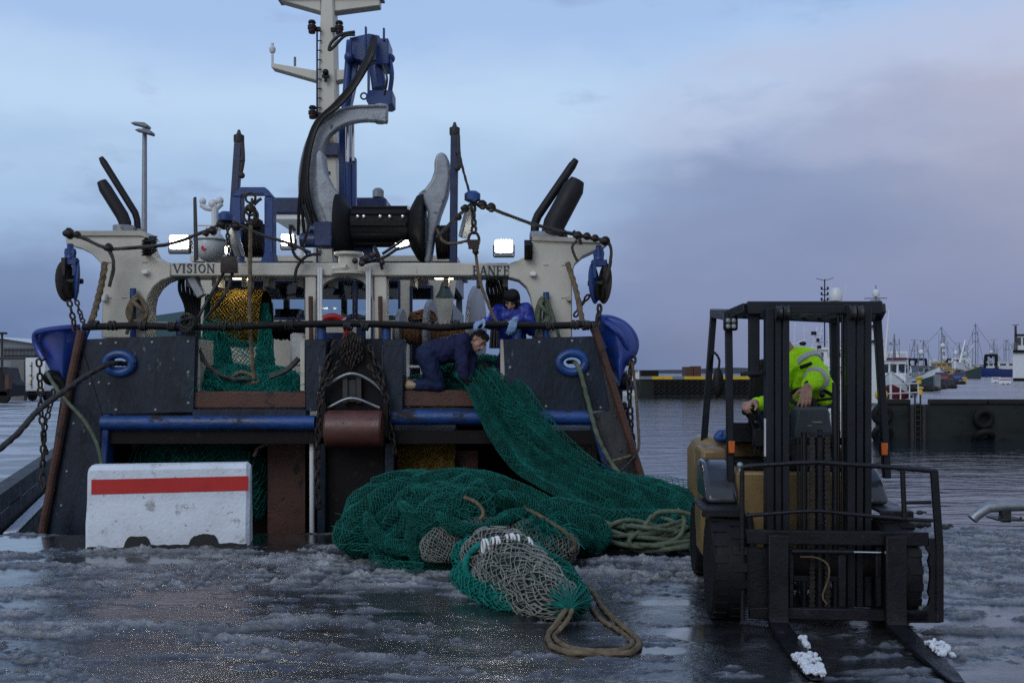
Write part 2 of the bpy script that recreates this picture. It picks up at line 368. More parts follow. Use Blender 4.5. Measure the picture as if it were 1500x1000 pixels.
col = mixc(mth('MULTIPLY', rim, 1.2, cl=True), col, (.50, .55, .74))
wisp = mth('MULTIPLY', sst(nB, .08, .22), mth('MULTIPLY', inv(mask), .38))
col = mixc(wisp, col, (.20, .28, .48))
# the sky behind the photographer and overhead is a dimmer dusk overcast
behind = sst(mth('ABSOLUTE', az), .9, 1.9)
col = mixc(behind, col, mixc(sst(el, 0, .6), (.40, .44, .52), (.42, .52, .70)))
sky = N.new('ShaderNodeTexSky'); sky.sky_type = 'NISHITA'; sky.sun_disc = False; sky.sun_elevation = rad(2); sky.sun_rotation = rad(-140); sky.air_density = 1.4; sky.dust_density = 2
skyd = mixc(1., sky.outputs[0], (.015, .015, .015), 'MULTIPLY')
col = mixc(1., mixc(1., col, (.94, .94, .94), 'MULTIPLY'), skyd, 'ADD')
L.new(col, bg.inputs[0]); bg.inputs[1].default_value = 1.0

sun = bpy.data.objects.new('dusk_sun', bpy.data.lights.new('dusk_sun', 'SUN')); C.objects.link(sun)
sun.data.energy = .95; sun.data.angle = rad(38); sun.data.color = (.90, .95, 1.)
sun.rotation_euler = (rad(56), 0, rad(-28))

# =====================================================================  quay, water, far ground
EDGE0, EDGE1 = 10.62, .042
def qedge(x): return EDGE0 + EDGE1 * x
def slush_mask(x, y):
    """0 = bare wet asphalt, 1 = slush"""
    wv = (fbm(x * .5, y * .5, 5, 3) - .5)
    rid = fbm(x * .55 + y * .25, y * 3.4 + wv * 2.0 + x * .22, 11, 5, .55)
    big = fbm(x * .45 + 3, y * .75, 21, 3)
    m = rid * .95 + (big - .5) * .75
    def blob(cx, cy, rx, ry, a):
        return a * np.exp(-((x - cx) / rx) ** 2 - ((y - cy) / ry) ** 2)
    m = m + blob(-1.0, 7.1, 1.3, .45, -.22) + blob(-2.2, 10.2, 1.6, .45, -.30) + blob(-4.6, 9.3, .9, .7, -.16) + blob(-4.6, 9.0, .6, .7, -.12)
    m = m + blob(1.5, 6.0, .8, .8, -.30) + blob(2.2, 6.6, 1.2, .6, -.25) + blob(.75, 6.2, .7, .35, -.22) + blob(-1.0, 5.6, 1.2, .35, -.14) + blob(-2.3, 6.2, 1.1, .2, -.1)
    m = m + blob(4.2, 7.6, 1.6, 2.2, .12) + blob(1.0, 8.2, 1.6, .9, .10) + blob(-2.5, 8.2, 2.2, .5, .08)
    return sstep(.40, .60, m)
def make_quay():
    xs = np.concatenate([np.linspace(-60, -6.6, 25)[:-1], np.linspace(-6.6, 6.8, 1000), np.linspace(6.8, 60, 25)[1:]])
    ys = np.concatenate([np.linspace(-30, 4.4, 14)[:-1], 4.4 + (10.5 - 4.4) * np.linspace(0, 1, 680) ** 1.15])
    X, Y = np.meshgrid(xs, ys)
    Yw = np.where(Y > 4.4, Y + (EDGE1 * X) * ((Y - 4.4) / 6.1).clip(0, 1), Y)
    m = slush_mask(X, Yw)
    fine = np.clip((6.7 - np.abs(X)) / .4, 0, 1) * (Yw > 4.3)
    lump = fbm(X * 11, Yw * 15, 31, 4, .62); grain = fbm(X * 40, Yw * 44, 41, 3, .65)
    wob = 1.3 * fbm(X * .7, Yw * 1.2, 77, 3)
    rn = fbm(X * .55 + Yw * .2 + 7, Yw * 2.7 + X * .2 + wob, 71, 3, .5)
    tri = lambda q: 1 - 2 * np.abs(q - np.floor(q) - .5)
    gate = sstep(.47, .66, fbm(X * .9 + 3, Yw * 1.6, 91, 3) + .22 * m + .10 * sstep(2.4, 4., X))
    edgeL = (lump - .5) * .9
    ridge = sstep(.50, .95, tri(rn * 2.6 + .5) + edgeL) * gate
    rn2 = fbm(X * 1.6 + 30, Yw * 9.0 + X * .5 + wob, 171, 4, .55)
    ridge2 = sstep(.62, 1.0, tri(rn2 * 2.0) + edgeL) * sstep(.42, .60, fbm(X * 1.3 + 9, Yw * 2.2, 191, 3) + .15 * m + .07 * sstep(2.4, 4., X))
    clod = sstep(.60, .72, fbm(X * 7.5 + 40, Yw * 10, 61, 4, .55)) * sstep(.35, .8, m)
    bl = lambda cx, cy, rx, ry: np.exp(-(((X - cx) / rx) ** 2 + ((Yw - cy) / ry) ** 2) ** 1.6)
    pud = np.maximum.reduce([bl(-5.2, 9.75, 1.0, .55), bl(-5.1, 8.25, .75, .22), bl(-2.15, 10.05, .95, .36), bl(-3.6, 8.9, 1.2, .20), bl(1.45, 6.45, .5, .30), bl(.75, 6.05, .38, .14), bl(-5.0, 7.3, .5, .25), bl(-.9, 6.95, .5, .07), bl(-1.4, 6.5, .35, .05), bl(1.1, 7.3, .35, .12), bl(-.1, 7.1, .4, .06)])
    pud = sstep(.42, .60, pud + .75 * (fbm(X * 1.6, Yw * 5.5, 121, 5, .6) - .5))
    keep = 1 - pud
    ridge, ridge2, clod = ridge * keep, ridge2 * keep * (1 - .6 * ridge), clod * keep
    h = (m * .004 + ridge * (.006 + .038 * lump) + ridge2 * (.002 + .020 * lump) + clod * (.010 + .024 * grain) + (grain - .5) * (.004 + .004 * m + .016 * ridge + .008 * ridge2)) * keep + .002
    # wheel tracks where the truck has rolled in
    h = h * fine
    Z = np.where(fine > 0, h, 0)
    nx, ny = len(xs), len(ys)
    vs = np.stack([X, Yw, Z], -1).reshape(-1, 3)
    idx = np.arange(nx * ny).reshape(ny, nx)
    fs = np.stack([idx[:-1, :-1], idx[:-1, 1:], idx[1:, 1:], idx[1:, :-1]], -1).reshape(-1, 4)
    # quay face
    n0 = len(vs); low = vs.reshape(ny, nx, 3)[-1].copy(); low[:, 2] = -4.5
    vs = np.vstack([vs, low]); lo = n0 + np.arange(nx)
    fs = np.vstack([fs, np.stack([idx[-1, :-1], idx[-1, 1:], lo[1:], lo[:-1]], -1)])
    me = bpy.data.meshes.new('quay_ground')
    me.vertices.add(len(vs)); me.vertices.foreach_set('co', vs.ravel())
    me.loops.add(fs.size); me.loops.foreach_set('vertex_index', fs.ravel()); me.polygons.add(len(fs))
    me.polygons.foreach_set('loop_start', np.arange(0, fs.size, 4)); me.polygons.foreach_set('loop_total', np.full(len(fs), 4)); me.update(); me.validate()
    me.polygons.foreach_set('use_smooth', [True] * len(fs))
    a = me.attributes.new('slush', 'FLOAT', 'POINT'); a.data.foreach_set('value', np.concatenate([np.clip((m * .16 + ridge * .85 + ridge2 * .5 + clod * .7 + (lump - .5) * .25 * m) * keep, 0, 1).ravel(), np.zeros(nx)]))
    a = me.attributes.new('puddle', 'FLOAT', 'POINT'); a.data.foreach_set('value', np.concatenate([pud.ravel(), np.zeros(nx)]))
    o = bpy.data.objects.new('quay_ground', me); C.objects.link(o); struct(o)
    mt, t, N, L, b = nodes('slushy_wet_asphalt')
    def nz(scale, det=5, ro=.6, stretch=None):
        n = N.new('ShaderNodeTexNoise'); n.inputs['Scale'].default_value = scale; n.inputs['Detail'].default_value = det; n.inputs['Roughness'].default_value = ro
        tcx = N.new('ShaderNodeTexCoord'); mp = N.new('ShaderNodeMapping'); mp.inputs['Scale'].default_value = stretch or (1, 1, 1)
        L.new(tcx.outputs['Object'], mp.inputs[0]); L.new(mp.outputs[0], n.inputs['Vector']); return n.outputs[0]
    def mr(x, a, b_, c, d):
        n = N.new('ShaderNodeMapRange'); L.new(x, n.inputs[0])
        for i, q in enumerate((a, b_, c, d)): n.inputs[i + 1].default_value = q
        return n.outputs[0]
    def mxc(f, a_, b_):
        n = N.new('ShaderNodeMix'); n.data_type = 'RGBA'; L.new(f, n.inputs[0])
        for i, x in ((6, a_), (7, b_)):
            if isinstance(x, tuple): n.inputs[i].default_value = (*x, 1)
            else: L.new(x, n.inputs[i])
        return n.outputs[2]
    def mxf(f, a_, b_):
        n = N.new('ShaderNodeMix'); L.new(f, n.inputs[0])
        for i, x in ((2, a_), (3, b_)):
            if isinstance(x, (int, float)): n.inputs[i].default_value = x
            else: L.new(x, n.inputs[i])
        return n.outputs[0]
    at = N.new('ShaderNodeAttribute'); at.attribute_name = 'slush'; s = at.outputs['Fac']
    asph = mxc(mr(nz(9, 6), .35, .65, 0, 1), (.008, .0085, .0095), (.022, .023, .025))
    dirty = mxc(mr(nz(5, 7, .7), .35, .62, 0, 1), (.042, .043, .046), (.19, .195, .203))
    dirty = mxc(mr(nz(60, 4), .3, .7, 0, 1), dirty, mxc(mr(nz(2.2, 3), .4, .6, 0, 1), (.09, .092, .096), (.36, .37, .385)))
    L.new(mxc(s, asph, dirty), b.inputs['Base Color'])
    at2 = N.new('ShaderNodeAttribute'); at2.attribute_name = 'puddle'; pd = at2.outputs['Fac']
    wet = mr(nz(1.6, 4, .6, (1, 1.6, 1)), .4, .58, .14, .30)
    L.new(mxf(pd, mxf(s, wet, mr(nz(20), .3, .7, .20, .45)), .025), b.inputs['Roughness'])
    iv = N.new('ShaderNodeMapRange'); L.new(s, iv.inputs[0]); iv.inputs[1].default_value = .1; iv.inputs[2].default_value = .75; iv.inputs[3].default_value = .85; iv.inputs[4].default_value = .15
    L.new(iv.outputs[0], b.inputs['Coat Weight']); b.inputs['Coat IOR'].default_value = 1.45
    L.new(mr(nz(2.3, 5, .65, (1, 2.2, 1)), .38, .62, .11, .34), b.inputs['Coat Roughness'])
    cb_ = N.new('ShaderNodeBump'); cb_.inputs['Strength'].default_value = .35; cb_.inputs['Distance'].default_value = .0025; L.new(nz(75, 3, .6), cb_.inputs['Height']); L.new(cb_.outputs[0], b.inputs['Coat Normal'])
    g1 = nz(120, 4, .75); g2 = nz(34, 5, .65)
    vo = N.new('ShaderNodeTexVoronoi'); vo.inputs['Scale'].default_value = 48; vo.inputs['Randomness'].default_value = 1; tcv = N.new('ShaderNodeTexCoord'); L.new(tcv.outputs['Object'], vo.inputs['Vector'])
    ad0 = N.new('ShaderNodeMath'); ad0.operation = 'ADD'; L.new(g1, ad0.inputs[0]); L.new(g2, ad0.inputs[1])
    ad = N.new('ShaderNodeMath'); ad.operation = 'SUBTRACT'; L.new(ad0.outputs[0], ad.inputs[0]); L.new(vo.outputs['Distance'], ad.inputs[1])
    bp = N.new('ShaderNodeBump'); bp.inputs['Distance'].default_value = .004
    L.new(mxf(pd, mxf(s, mr(nz(1.1, 3, .6, (1, 1.8, 1)), .40, .58, .22, .75), 1.0), .04), bp.inputs['Strength']); L.new(ad.outputs[0], bp.inputs['Height']); L.new(bp.outputs[0], b.inputs['Normal'])
    me.materials.append(mt)
    return o
make_quay()

def snowy_ground(name, c1, c2, scale, stretch, cover):
    mt, t, N, L, b = nodes(name)
    tcx = N.new('ShaderNodeTexCoord'); mp = N.new('ShaderNodeMapping'); mp.inputs['Scale'].default_value = stretch; L.new(tcx.outputs['Object'], mp.inputs[0])
    n = N.new('ShaderNodeTexNoise'); n.inputs['Scale'].default_value = scale; n.inputs['Detail'].default_value = 9; n.inputs['Roughness'].default_value = .68; n.inputs['Distortion'].default_value = .6
    L.new(mp.outputs[0], n.inputs['Vector'])
    r = N.new('ShaderNodeMapRange'); r.inputs[1].default_value = .62 - cover * .25; r.inputs[2].default_value = .72 - cover * .2; L.new(n.outputs[0], r.inputs[0])
    x = N.new('ShaderNodeMix'); x.data_type = 'RGBA'; L.new(r.outputs[0], x.inputs[0]); x.inputs[6].default_value = (*c1, 1); x.inputs[7].default_value = (*c2, 1); L.new(x.outputs[2], b.inputs['Base Color'])
    r2 = N.new('ShaderNodeMapRange'); r2.inputs[3].default_value = .18; r2.inputs[4].default_value = .7; L.new(r.outputs[0], r2.inputs[0]); L.new(r2.outputs[0], b.inputs['Roughness'])
    bp = N.new('ShaderNodeBump'); bp.inputs['Strength'].default_value = .5; bp.inputs['Distance'].default_value = .04; L.new(n.outputs[0], bp.inputs['Height']); L.new(bp.outputs[0], b.inputs['Normal'])
    return mt
M['snowquay'] = snowy_ground('snow_streaked_concrete', (.035, .037, .042), (.42, .45, .50), .55, (.5, 1, 1), .75)
M['snowpier'] = snowy_ground('frosty_pier_concrete', (.075, .073, .08), (.42, .41, .45), .22, (.4, 1.1, 1), .50)

# water of the harbour: dark, rippled
def make_water():
    o = MB().add([(-600, 4, -1.8), (900, 4, -1.8), (900, 2600, -1.8), (-600, 2600, -1.8)], [(0, 1, 2, 3)])
    mt, t, N, L, b = nodes('harbour_water')
    b.inputs['Base Color'].default_value = (.010, .016, .024, 1); b.inputs['Roughness'].default_value = .06; b.inputs['IOR'].default_value = 1.5; b.inputs['Specular IOR Level'].default_value = .8
    tcx = N.new('ShaderNodeTexCoord'); hs = []
    for sc_, st, wgt in ((.9, (.38, 1, 1), 1.), (3.2, (.35, 1, 1), .40), (.22, (.5, 1, 1), .9)):
        mp = N.new('ShaderNodeMapping'); mp.inputs['Scale'].default_value = st; mp.inputs['Rotation'].default_value = (0, 0, rad(-6)); L.new(tcx.outputs['Object'], mp.inputs[0])
        n = N.new('ShaderNodeTexNoise'); n.inputs['Scale'].default_value = sc_; n.inputs['Detail'].default_value = 4; n.inputs['Roughness'].default_value = .5; n.inputs['Distortion'].default_value = .4; L.new(mp.outputs[0], n.inputs['Vector'])
        q = N.new('ShaderNodeMath'); q.operation = 'MULTIPLY'; q.inputs[1].default_value = wgt; L.new(n.outputs[0], q.inputs[0]); hs.append(q.outputs[0])
    a = N.new('ShaderNodeMath'); a.operation = 'ADD'; L.new(hs[0], a.inputs[0]); L.new(hs[1], a.inputs[1])
    a2 = N.new('ShaderNodeMath'); a2.operation = 'ADD'; L.new(a.outputs[0], a2.inputs[0]); L.new(hs[2], a2.inputs[1])
    bp = N.new('ShaderNodeBump'); bp.inputs['Strength'].default_value = .30; bp.inputs['Distance'].default_value = .22; L.new(a2.outputs[0], bp.inputs['Height']); L.new(bp.outputs[0], b.inputs['Normal'])
    struct(o.build('harbour_water', mt, smooth=0))
make_water()

# left quay, running away along the port side of the trawler
LQ0, LQ1 = V((-6.07, 11.8, 0)), V((-7.5, 16.0, 0)); ld = (LQ1 - LQ0).normalized(); LQ2 = LQ0 + ld * 220
mb = MB(); A, B = LQ0 - ld * .1, LQ2
mb.add([A, B, B + V((-300, 0, 0)), V((-300, A.y, 0)), A + V((0, 0, -4)), B + V((0, 0, -4)), V((-300, A.y, -4))], [(0, 1, 2, 3)])
struct(mb.build('quay_side', M['snowquay'], smooth=0))
side = V((-ld.y, ld.x, 0))
struct(MB().add([A, B, B + V((0, 0, -4)), A + V((0, 0, -4)), V((-300, A.y, 0)), V((-300, A.y, -4))], [(0, 3, 2, 1), (4, 5, 3, 0)]).build('quay_side_wall', M['grime'], smooth=0))
k = MB(); k.beam(A + V((0, 0, .10)) + side * .14, LQ0 + ld * 60 + V((0, 0, .10)) + side * .14, .26, .22)
k.beam(A + V((0, 0, -.36)) - side * .10, LQ0 + ld * 60 + V((0, 0, -.36)) - side * .10, .18, .26)
tag(k.build('quay_kerb', M['grime'], bevel=.02), 'dark wet timber kerb along the edge of the snowy quay at left', 'kerb')
k = MB(); k.beam(A + V((0, 0, -.215)) - side * .12, LQ0 + ld * 60 + V((0, 0, -.215)) - side * .12, .15, .03)
k.build('snow_strip', M['snow'], bpy.data.objects['quay_kerb'], bevel=.012)
# pier on the far side of the basin
YP = 50.6
pe = [G(1288, 592), G(1342, 581), G(1352, 573), G(1380, 562.5), G(1385, 556), G(1391, 552)]; pe[0].y = YP
mb = MB(); vs = [V((400, YP, 0))] + pe + [V((600, 276, 0)), V((600, YP, 0))]; n = len(vs)
mb.add(vs + [v + V((0, 0, -4.2)) for v in vs], [list(range(n))[::-1]])
struct(mb.build('pier', M['snowpier'], smooth=0))
mb = MB(); mb.bx(pe[0].x, 400, YP - .1, YP + .4, -4.2, -.02)
for a, b in zip(pe[:-1], pe[1:]): mb.beam(a + V((.2, .5, -2.1)), b + V((.2, 0, -2.1)), .4, 4.1)
tag(mb.build('quay_wall', M['pierwall']), 'dark weedy concrete quay wall across the water on the right', 'quay wall')
pk = thing('pier_kerb', 'black timber kerb along the top of the far quay wall', 'kerb', (pe[0].x, YP, 0))
for x0, x1 in ((1289, 1332), (1362, 1444), (1446, 2600)): MB().bx(PX(x0, YP), PX(x1, YP), YP - .18, YP + .3, 0, .26).build('timber', M['wood'], pk, bevel=.03)
# fenders and ladder on that wall
def tyre(name, c, R, r, axis, label, group=None):
    o = MB(); o.ring(c, R, r, axis, 28, 10)
    return tag(o.build(name, M['rubber']), label, 'tyre fender', group)
fx = lambda px: PX(px, (YP - .4))
tyre('tyre_fender', (fx(1441), (YP - .4), PZ(613, (YP - .4))), .38, .17, (0, 1, .1), 'black tyre fender high on the far quay wall, right of the ladder')
tyre('tyre_fender', (fx(1440), (YP - .45), PZ(640, (YP - .4))), .40, .18, (0, .7, .7), 'black tyre fender hanging tilted low on the wall, below another tyre')
tyre('tyre_fender', (fx(1292), (YP - .4), PZ(607, (YP - .4))), .38, .17, (0, 1, .1), 'upper black tyre fender beside the right mast of the forklift')
tyre('tyre_fender', (fx(1292), (YP - .45), PZ(635, (YP - .4))), .38, .17, (0, .9, .4), 'lower black tyre fender beside the right mast of the forklift')
k = MB()
x0, x1 = fx(1341), fx(1349)
for x in (x0, x1): k.bx(x - .03, x + .03, YP - .38, YP - .30, -2.7, .5)
for i in range(10): k.bx(x0, x1, YP - .37, YP - .32, -2.5 + i * .28, -2.46 + i * .28)
k.bx(fx(1336) - .1, fx(1336) + .06, YP - .5, YP - .1, -2.8, -.02); k.bx(fx(1352) - .05, fx(1352) + .1, YP - .5, YP - .1, -2.8, -.02)
tag(k.build('wall_ladder', M['steel']), 'steel rung ladder recessed between timber posts on the far quay wall', 'ladder')
# breakwater far behind
YK = 138.
bw = thing('breakwater', 'long dark breakwater wall topped with a yellow beam behind the forklift', 'breakwater', (8, YK, -1.8))
xb0, xb1 = PX(938, YK), PX(1104, YK)
MB().bx(xb0, xb1, YK, YK + 6, -2.8, .52).build('wall', M['pierwall'], bw)
for q0, q1, mm, nm in ((955, 985, 'yellow', 'kerb_beam'), (1002, 1104, 'yellow', 'kerb_beam'), (985.3, 1001.7, 'grey', 'concrete_cap'), (938, 954.7, 'grey', 'concrete_cap')):
    MB().bx(PX(q0, YK), PX(q1, YK), YK - .2, YK + .6, .525, .95).build(nm, M[mm], bw)
for q0, q1, y0 in ((1008, 1019, 537), (1020, 1031, 536)): MB().bx(PX(q0, YK), PX(q1, YK), YK + 2, YK + 5, .525, PZ(y0, YK)).build('store_box', M['rust'], bw)
MB().bx(PX(942, YK), PX(968, YK), YK + 2, YK + 4, .525, PZ(542, YK)).build('low_shed', M['dark'], bw)
k = MB()
for r in range(3):
    for i in range(18): k.ring((PX(960 + i * 8.1, YK), YK - .2, .1 - r * .65), .24, .10, (0, 1, 0), 10, 5)
k.build('tyre_row', M['rubber'], bw)
# =====================================================================  the trawler
YS, YG = 10.95, 11.35
ship = thing('fishing_trawler', 'navy and cream stern trawler moored at the quay, VISION and BANFF on its gantry', 'trawler', (-1.8, 11, -2.8))
# hull behind the stern
mb = MB(); pl = [(-5.0, 11.15), (-4.9, 22), (-3.9, 29), (-1.85, 34), (.2, 29), (1.2, 22), (1.35, 11.15)]
zs = [(-3, .86), (-.5, .97), (.95, 1.)]; vs = []
for z, k in zs: vs += [(-1.82 + (x + 1.82) * k, 12.4 + (y - 12.4) * (k if y > 13 else 1) if y > 13 else 12.5, z) for x, y in pl]
n = len(pl); fs = [list(range(n)), list(range(2 * n, 3 * n))]
for r in range(2): fs += [(r * n + i, r * n + (i + 1) % n, (r + 1) * n + (i + 1) % n, (r + 1) * n + i) for i in range(n)]
mb.add(vs, fs).build('hull', M['navy'], ship, smooth=25)
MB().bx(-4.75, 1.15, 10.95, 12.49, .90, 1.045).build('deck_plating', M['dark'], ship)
# bulwarks along the sides, ahead of the stern gantry
for x in (-5.0, 1.2): MB().bx(x, x + .1, 11.7, 21, .96, 1.75).build('bulwark', M['navy'], ship)

def plate_hole(mb, outer, cx, cy, rx, ry, Y, th, n=24):
    """plate with an oval opening: top and bottom halves that meet at the hole's ends; outer = [TL, TR, BR, BL] in pixels"""
    TL, TR, BR, BL = outer
    xl = lerp(TL[0], BL[0], (cy - TL[1]) / (BL[1] - TL[1])); xr = lerp(TR[0], BR[0], (cy - TR[1]) / (BR[1] - TR[1]))
    up = [(cx + rx * math.cos(PI * k / n), cy - ry * math.sin(PI * k / n)) for k in range(n + 1)]
    dn = [(cx - rx * math.cos(PI * k / n), cy + ry * math.sin(PI * k / n)) for k in range(n + 1)]
    mb.pp([(xl, cy), TL, TR, (xr, cy)] + up, Y, th)
    mb.pp([(xr, cy), BR, BL, (xl, cy)] + dn, Y, th)
    return mb
def fairlead(panel, cx, cy, rx, ry):
    k = MB(); k.ring(P(cx, cy, YS - .02), 1, .05, (0, 1, 0), 32, 10, sx=rx * YS / F, sz=ry * YS / F); k.build('fairlead_ring', M['bluew'], panel)
pn = plate_hole(MB(), [(118, 497), (286, 491), (283, 603), (150, 606)], 175, 532, 16, 11, YS, .12).build('transom_panel', M['navy'], ship, smooth=0)
fairlead(pn, 175, 532, 19, 14)
MB().bolts([P(x, y, YS) for x, y in ((148, 503), (170, 502), (223, 501), (276, 500), (276, 545), (276, 590), (115 + 30, 560), (160, 562), (170, 600), (228, 600))], .017).build('bolt_heads', M['galv'], pn)
pr = plate_hole(MB(), [(737, 497), (872, 492), (893, 601), (742, 604)], 838, 531, 15, 10, YS, .12).build('transom_panel', M['navy'], ship, smooth=0)
fairlead(pr, 838, 531, 19, 14)
MB().bolts([P(x, y, YS) for x, y in ((790, 501), (838, 499), (747, 538), (800, 595), (880, 597), (861, 548), (748, 595))], .017).build('bolt_heads', M['galv'], pr)
o = MB().pp([(118, 497), (150, 606), (147, 650), (143, 785), (130, 1142), (38, 1142), (62, 785)], YS, .3).build('stern_wing', M['navy'], ship, smooth=0, bevel=.01)
MB().bolts([P(x, y, YS) for x, y in ((112, 560), (132, 562), (108, 620), (138, 640), (98, 690), (130, 700), (90, 740))], .016).build('bolt_heads', M['galv'], o)
M['wingr'] = mat('weathered_navy_brown_plate', (.030, .031, .033), .45, var=.45, scale=5, spot=(.012, .014, .02), spot_amt=.4, spot_scale=5, bump=.25, stretch=(1, 1, .5), spot2=(.10, .085, .07), spot2_amt=.22, spot2_scale=12)
o = MB().pp([(872, 492), (944, 715), (985, 1142), (905, 1142), (905, 720), (862, 606), (893, 601)], YS, .3).build('stern_wing', M['wingr'], ship, smooth=0, bevel=.01)
MB().bolts([P(x, y, YS) for x, y in ((888, 552), (902, 610), (876, 612), (910, 660), (890, 665), (915, 705))], .018).build('bolt_heads', M['steel'], o)
MB().tube([P(119, 484, YS - .04), P(100, 575, YS - .04), P(62, 780, YS - .04)], .045, 10).build('rubbing_bar', M['rust'], ship)
MB().tube([P(871, 480, YS - .04), P(890, 540, YS - .04), P(945, 715, YS - .04), P(962, 790, YS - .04)], .042, 10).build('rubbing_bar', M['rust'], ship)
for pl in ([(150, 607), (160, 607), (154, 700), (146, 790), (141, 790)], [(861, 607), (872, 620), (912, 725), (897, 728)]):
    MB().pp(pl, YS - .05, .2).build('frame_leg', M['blue'], ship, smooth=0, bevel=.01)
# tubes, sills
for x0, x1, y in ((150, 462, 619), (574, 866, 611)):
    MB().tube([P(x, y, YS - .02) for x in np.linspace(x0, x1, 6)], .082, 16).build('stern_tube', M['bluew'], ship)
for x0, x1, y0 in ((281, 449, 573), (590, 741, 571)):
    MB().pbx(x0, x1, y0, y0 + 25, YS + .03, .2).build('stern_sill', M['rust'], ship, bevel=.015)
    MB().pbx(x0, x1, y0 + 26, y0 + 38, YS - .02, .2).build('sill_edge', M['navy'], ship, bevel=.01)
# inner cream returns at the sides of the net openings
for x in (287, 440, 733): MB().pbx(x, x + 6, 497, 572, YS + .13, .5).build('opening_return', M['cream'], ship)
# centre posts and the tow-block recess
for x0, x1 in ((447, 478), (560, 591)):
    o = MB().pbx(x0, x1, 497, 602, YS - .03, .3).build('centre_post', M['navy'], ship, bevel=.012)
    MB().bolts([P(x, y, YS - .03) for x in (x0 + 6, x1 - 6) for y in (505, 540, 575)], .014).build('bolt_heads', M['steel'], o)
MB().pbx(479, 559, 496, 600, YS + .22, .06).build('recess_plate', M['navy'], ship)
tb = MB().pp([(506, 488), (526, 488), (545, 530), (568, 580), (568, 612), (464, 612), (464, 580), (488, 530)], YS - .02, .16).build('tow_bracket', M['dark'], ship, smooth=0, bevel=.01)
k = MB(); k2 = MB()
k.tube([P(466, 576, YS - .1), P(488, 558, YS - .12), P(515, 547, YS - .14), P(542, 557, YS - .12), P(566, 578, YS - .1)], .016, 8, smooth=20)
k2.tube([P(478, 598, YS - .14), P(515, 583, YS - .16), P(556, 597, YS - .14)], .014, 8, smooth=14)
k.build('stay_bar', M['galv'], tb); k2.build('stay_bar', M['galv'], tb)
k = MB(); k.pbx(502, 509, 552, 590, YS - .1, .06); k.pbx(522, 529, 552, 590, YS - .1, .06); k.pbx(510, 521, 556, 588, YS - .07, .04); k.build('bracket_bars', M['steel'], tb)
k = MB()
for i in range(7):
    k.chain([P(507 + i * 3, 486 + abs(i - 3) * 2, YS - .07 - .02 * (i % 2)), P(503 + i * 4.2, 505, YS - .1), P(500 + i * 5, 540 - abs(i - 3) * 4, YS - .07)], .07, .009)
k.build('chain_bunch', M['chainm'], tb)
k = MB(); z = PZ(628, YS - .25); yy = YS - .25
k.lathe([(.03, -.02), (.185, 0), (.2, .02), (.2, .585), (.185, .605), (.03, .625)], (PX(478, yy), yy, z), (1, 0, 0), 32)
rl = k.build('stern_roller', M['roller'], ship)
for q in (470, 561): MB().pbx(q, q + 7, 590, 640, yy, .3).build('roller_bracket', M['dark'], rl)
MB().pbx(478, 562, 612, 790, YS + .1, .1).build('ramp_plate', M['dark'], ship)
MB().pbx(464, 477, 612, 790, YS - .0, .14).build('ramp_side', M['navy'], ship, bevel=.01)
MB().pbx(563, 577, 612, 790, YS - .0, .14).build('ramp_side', M['navy'], ship, bevel=.01)
MB().tube([P(457, 628, YS + .1), P(457, 800, YS + .1)], .028, 10).build('stand_pipe', M['white'], ship)
for pts in ([(492, 500), (478, 535), (470, 570), (466, 640), (465, 700), (467, 745)], [(541, 505), (556, 545), (566, 580), (571, 625), (579, 665)]):
    MB().chain([P(x, y, YS - .12) for x, y in pts], .115, .014).build('stern_chain', M['chainm'], ship)
for pts in ([(497, 530), (478, 562), (471, 580)], [(540, 535), (556, 560), (563, 580)], [(472, 640), (468, 610), (472, 585)]):
    MB().chain([P(x, y, YS - .16) for x, y in pts], .085, .013).build('stern_chain', M['chainm'], ship)
# covered space below the stern
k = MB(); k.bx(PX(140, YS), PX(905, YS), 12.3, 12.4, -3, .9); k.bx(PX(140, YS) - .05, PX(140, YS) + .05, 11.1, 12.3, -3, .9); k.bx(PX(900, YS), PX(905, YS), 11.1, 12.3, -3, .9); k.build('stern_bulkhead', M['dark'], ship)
for a, b, c in ((392, 447, 640), (640, 700, 660)): MB().pbx(a, b, c, 800, 11.6, .08).build('ramp_door', M['rust'], ship)
for q in ((168, 205, 637, 720), (845, 878, 628, 690)): MB().pbx(*q, 11.9, .3).build('inner_box', M['creamd'], ship, bevel=.03)
for pts in ([(262, 642), (275, 634), (300, 640), (322, 636), (328, 644)], [(372, 668), (380, 655), (405, 646), (418, 633), (400, 630), (378, 636)]):
    MB().tube([P(x, y, 11.2) for x, y in pts], .018, 8, smooth=30, twist=60).build('hanging_rope', M['rope'], ship)
# top rail with wrapped hoses
k = MB(); k.tube([P(122, 479, YS), P(200, 477, YS), P(300, 479, YS), P(440, 475, YS), P(520, 474, YS), P(610, 477, YS), P(645, 480, YS), P(720, 475, YS), P(800, 477, YS), P(876, 475, YS)], .038, 12, smooth=60)
rail = k.build('stern_rail', M['rubber'], ship)
k = MB()
k = None
for x in (133, 160, 205, 248, 322, 345, 420, 505, 530, 662, 800, 838, 855, 868):
    y = 477 + random.uniform(-2, 2)
    k = MB()
    for j in range(4): k.ring(P(x + j * 3, y, YS), .047, .011, (1, .15 * random.uniform(-1, 1), random.uniform(-.3, .3)), 12, 5)
    k.build('rail_lashing', M['wire'], rail)
for x, y0, y1 in ((265, 468, 500), (471, 476, 505), (566, 474, 505), (757, 474, 500)):
    MB().tube([P(x, y0, YS + .06), P(x, y1, YS + .06)], .052, 12).build('rail_stanchion', M['bluew'], ship)
MB().beam(P(127, 478, YS + .02), P(114, 512, YS + .02), .05, .09).build('rail_bracket', M['bluew'], ship)
MB().beam(P(868, 476, YS + .02), P(883, 512, YS + .02), .05, .09).build('rail_bracket', M['bluew'], ship)

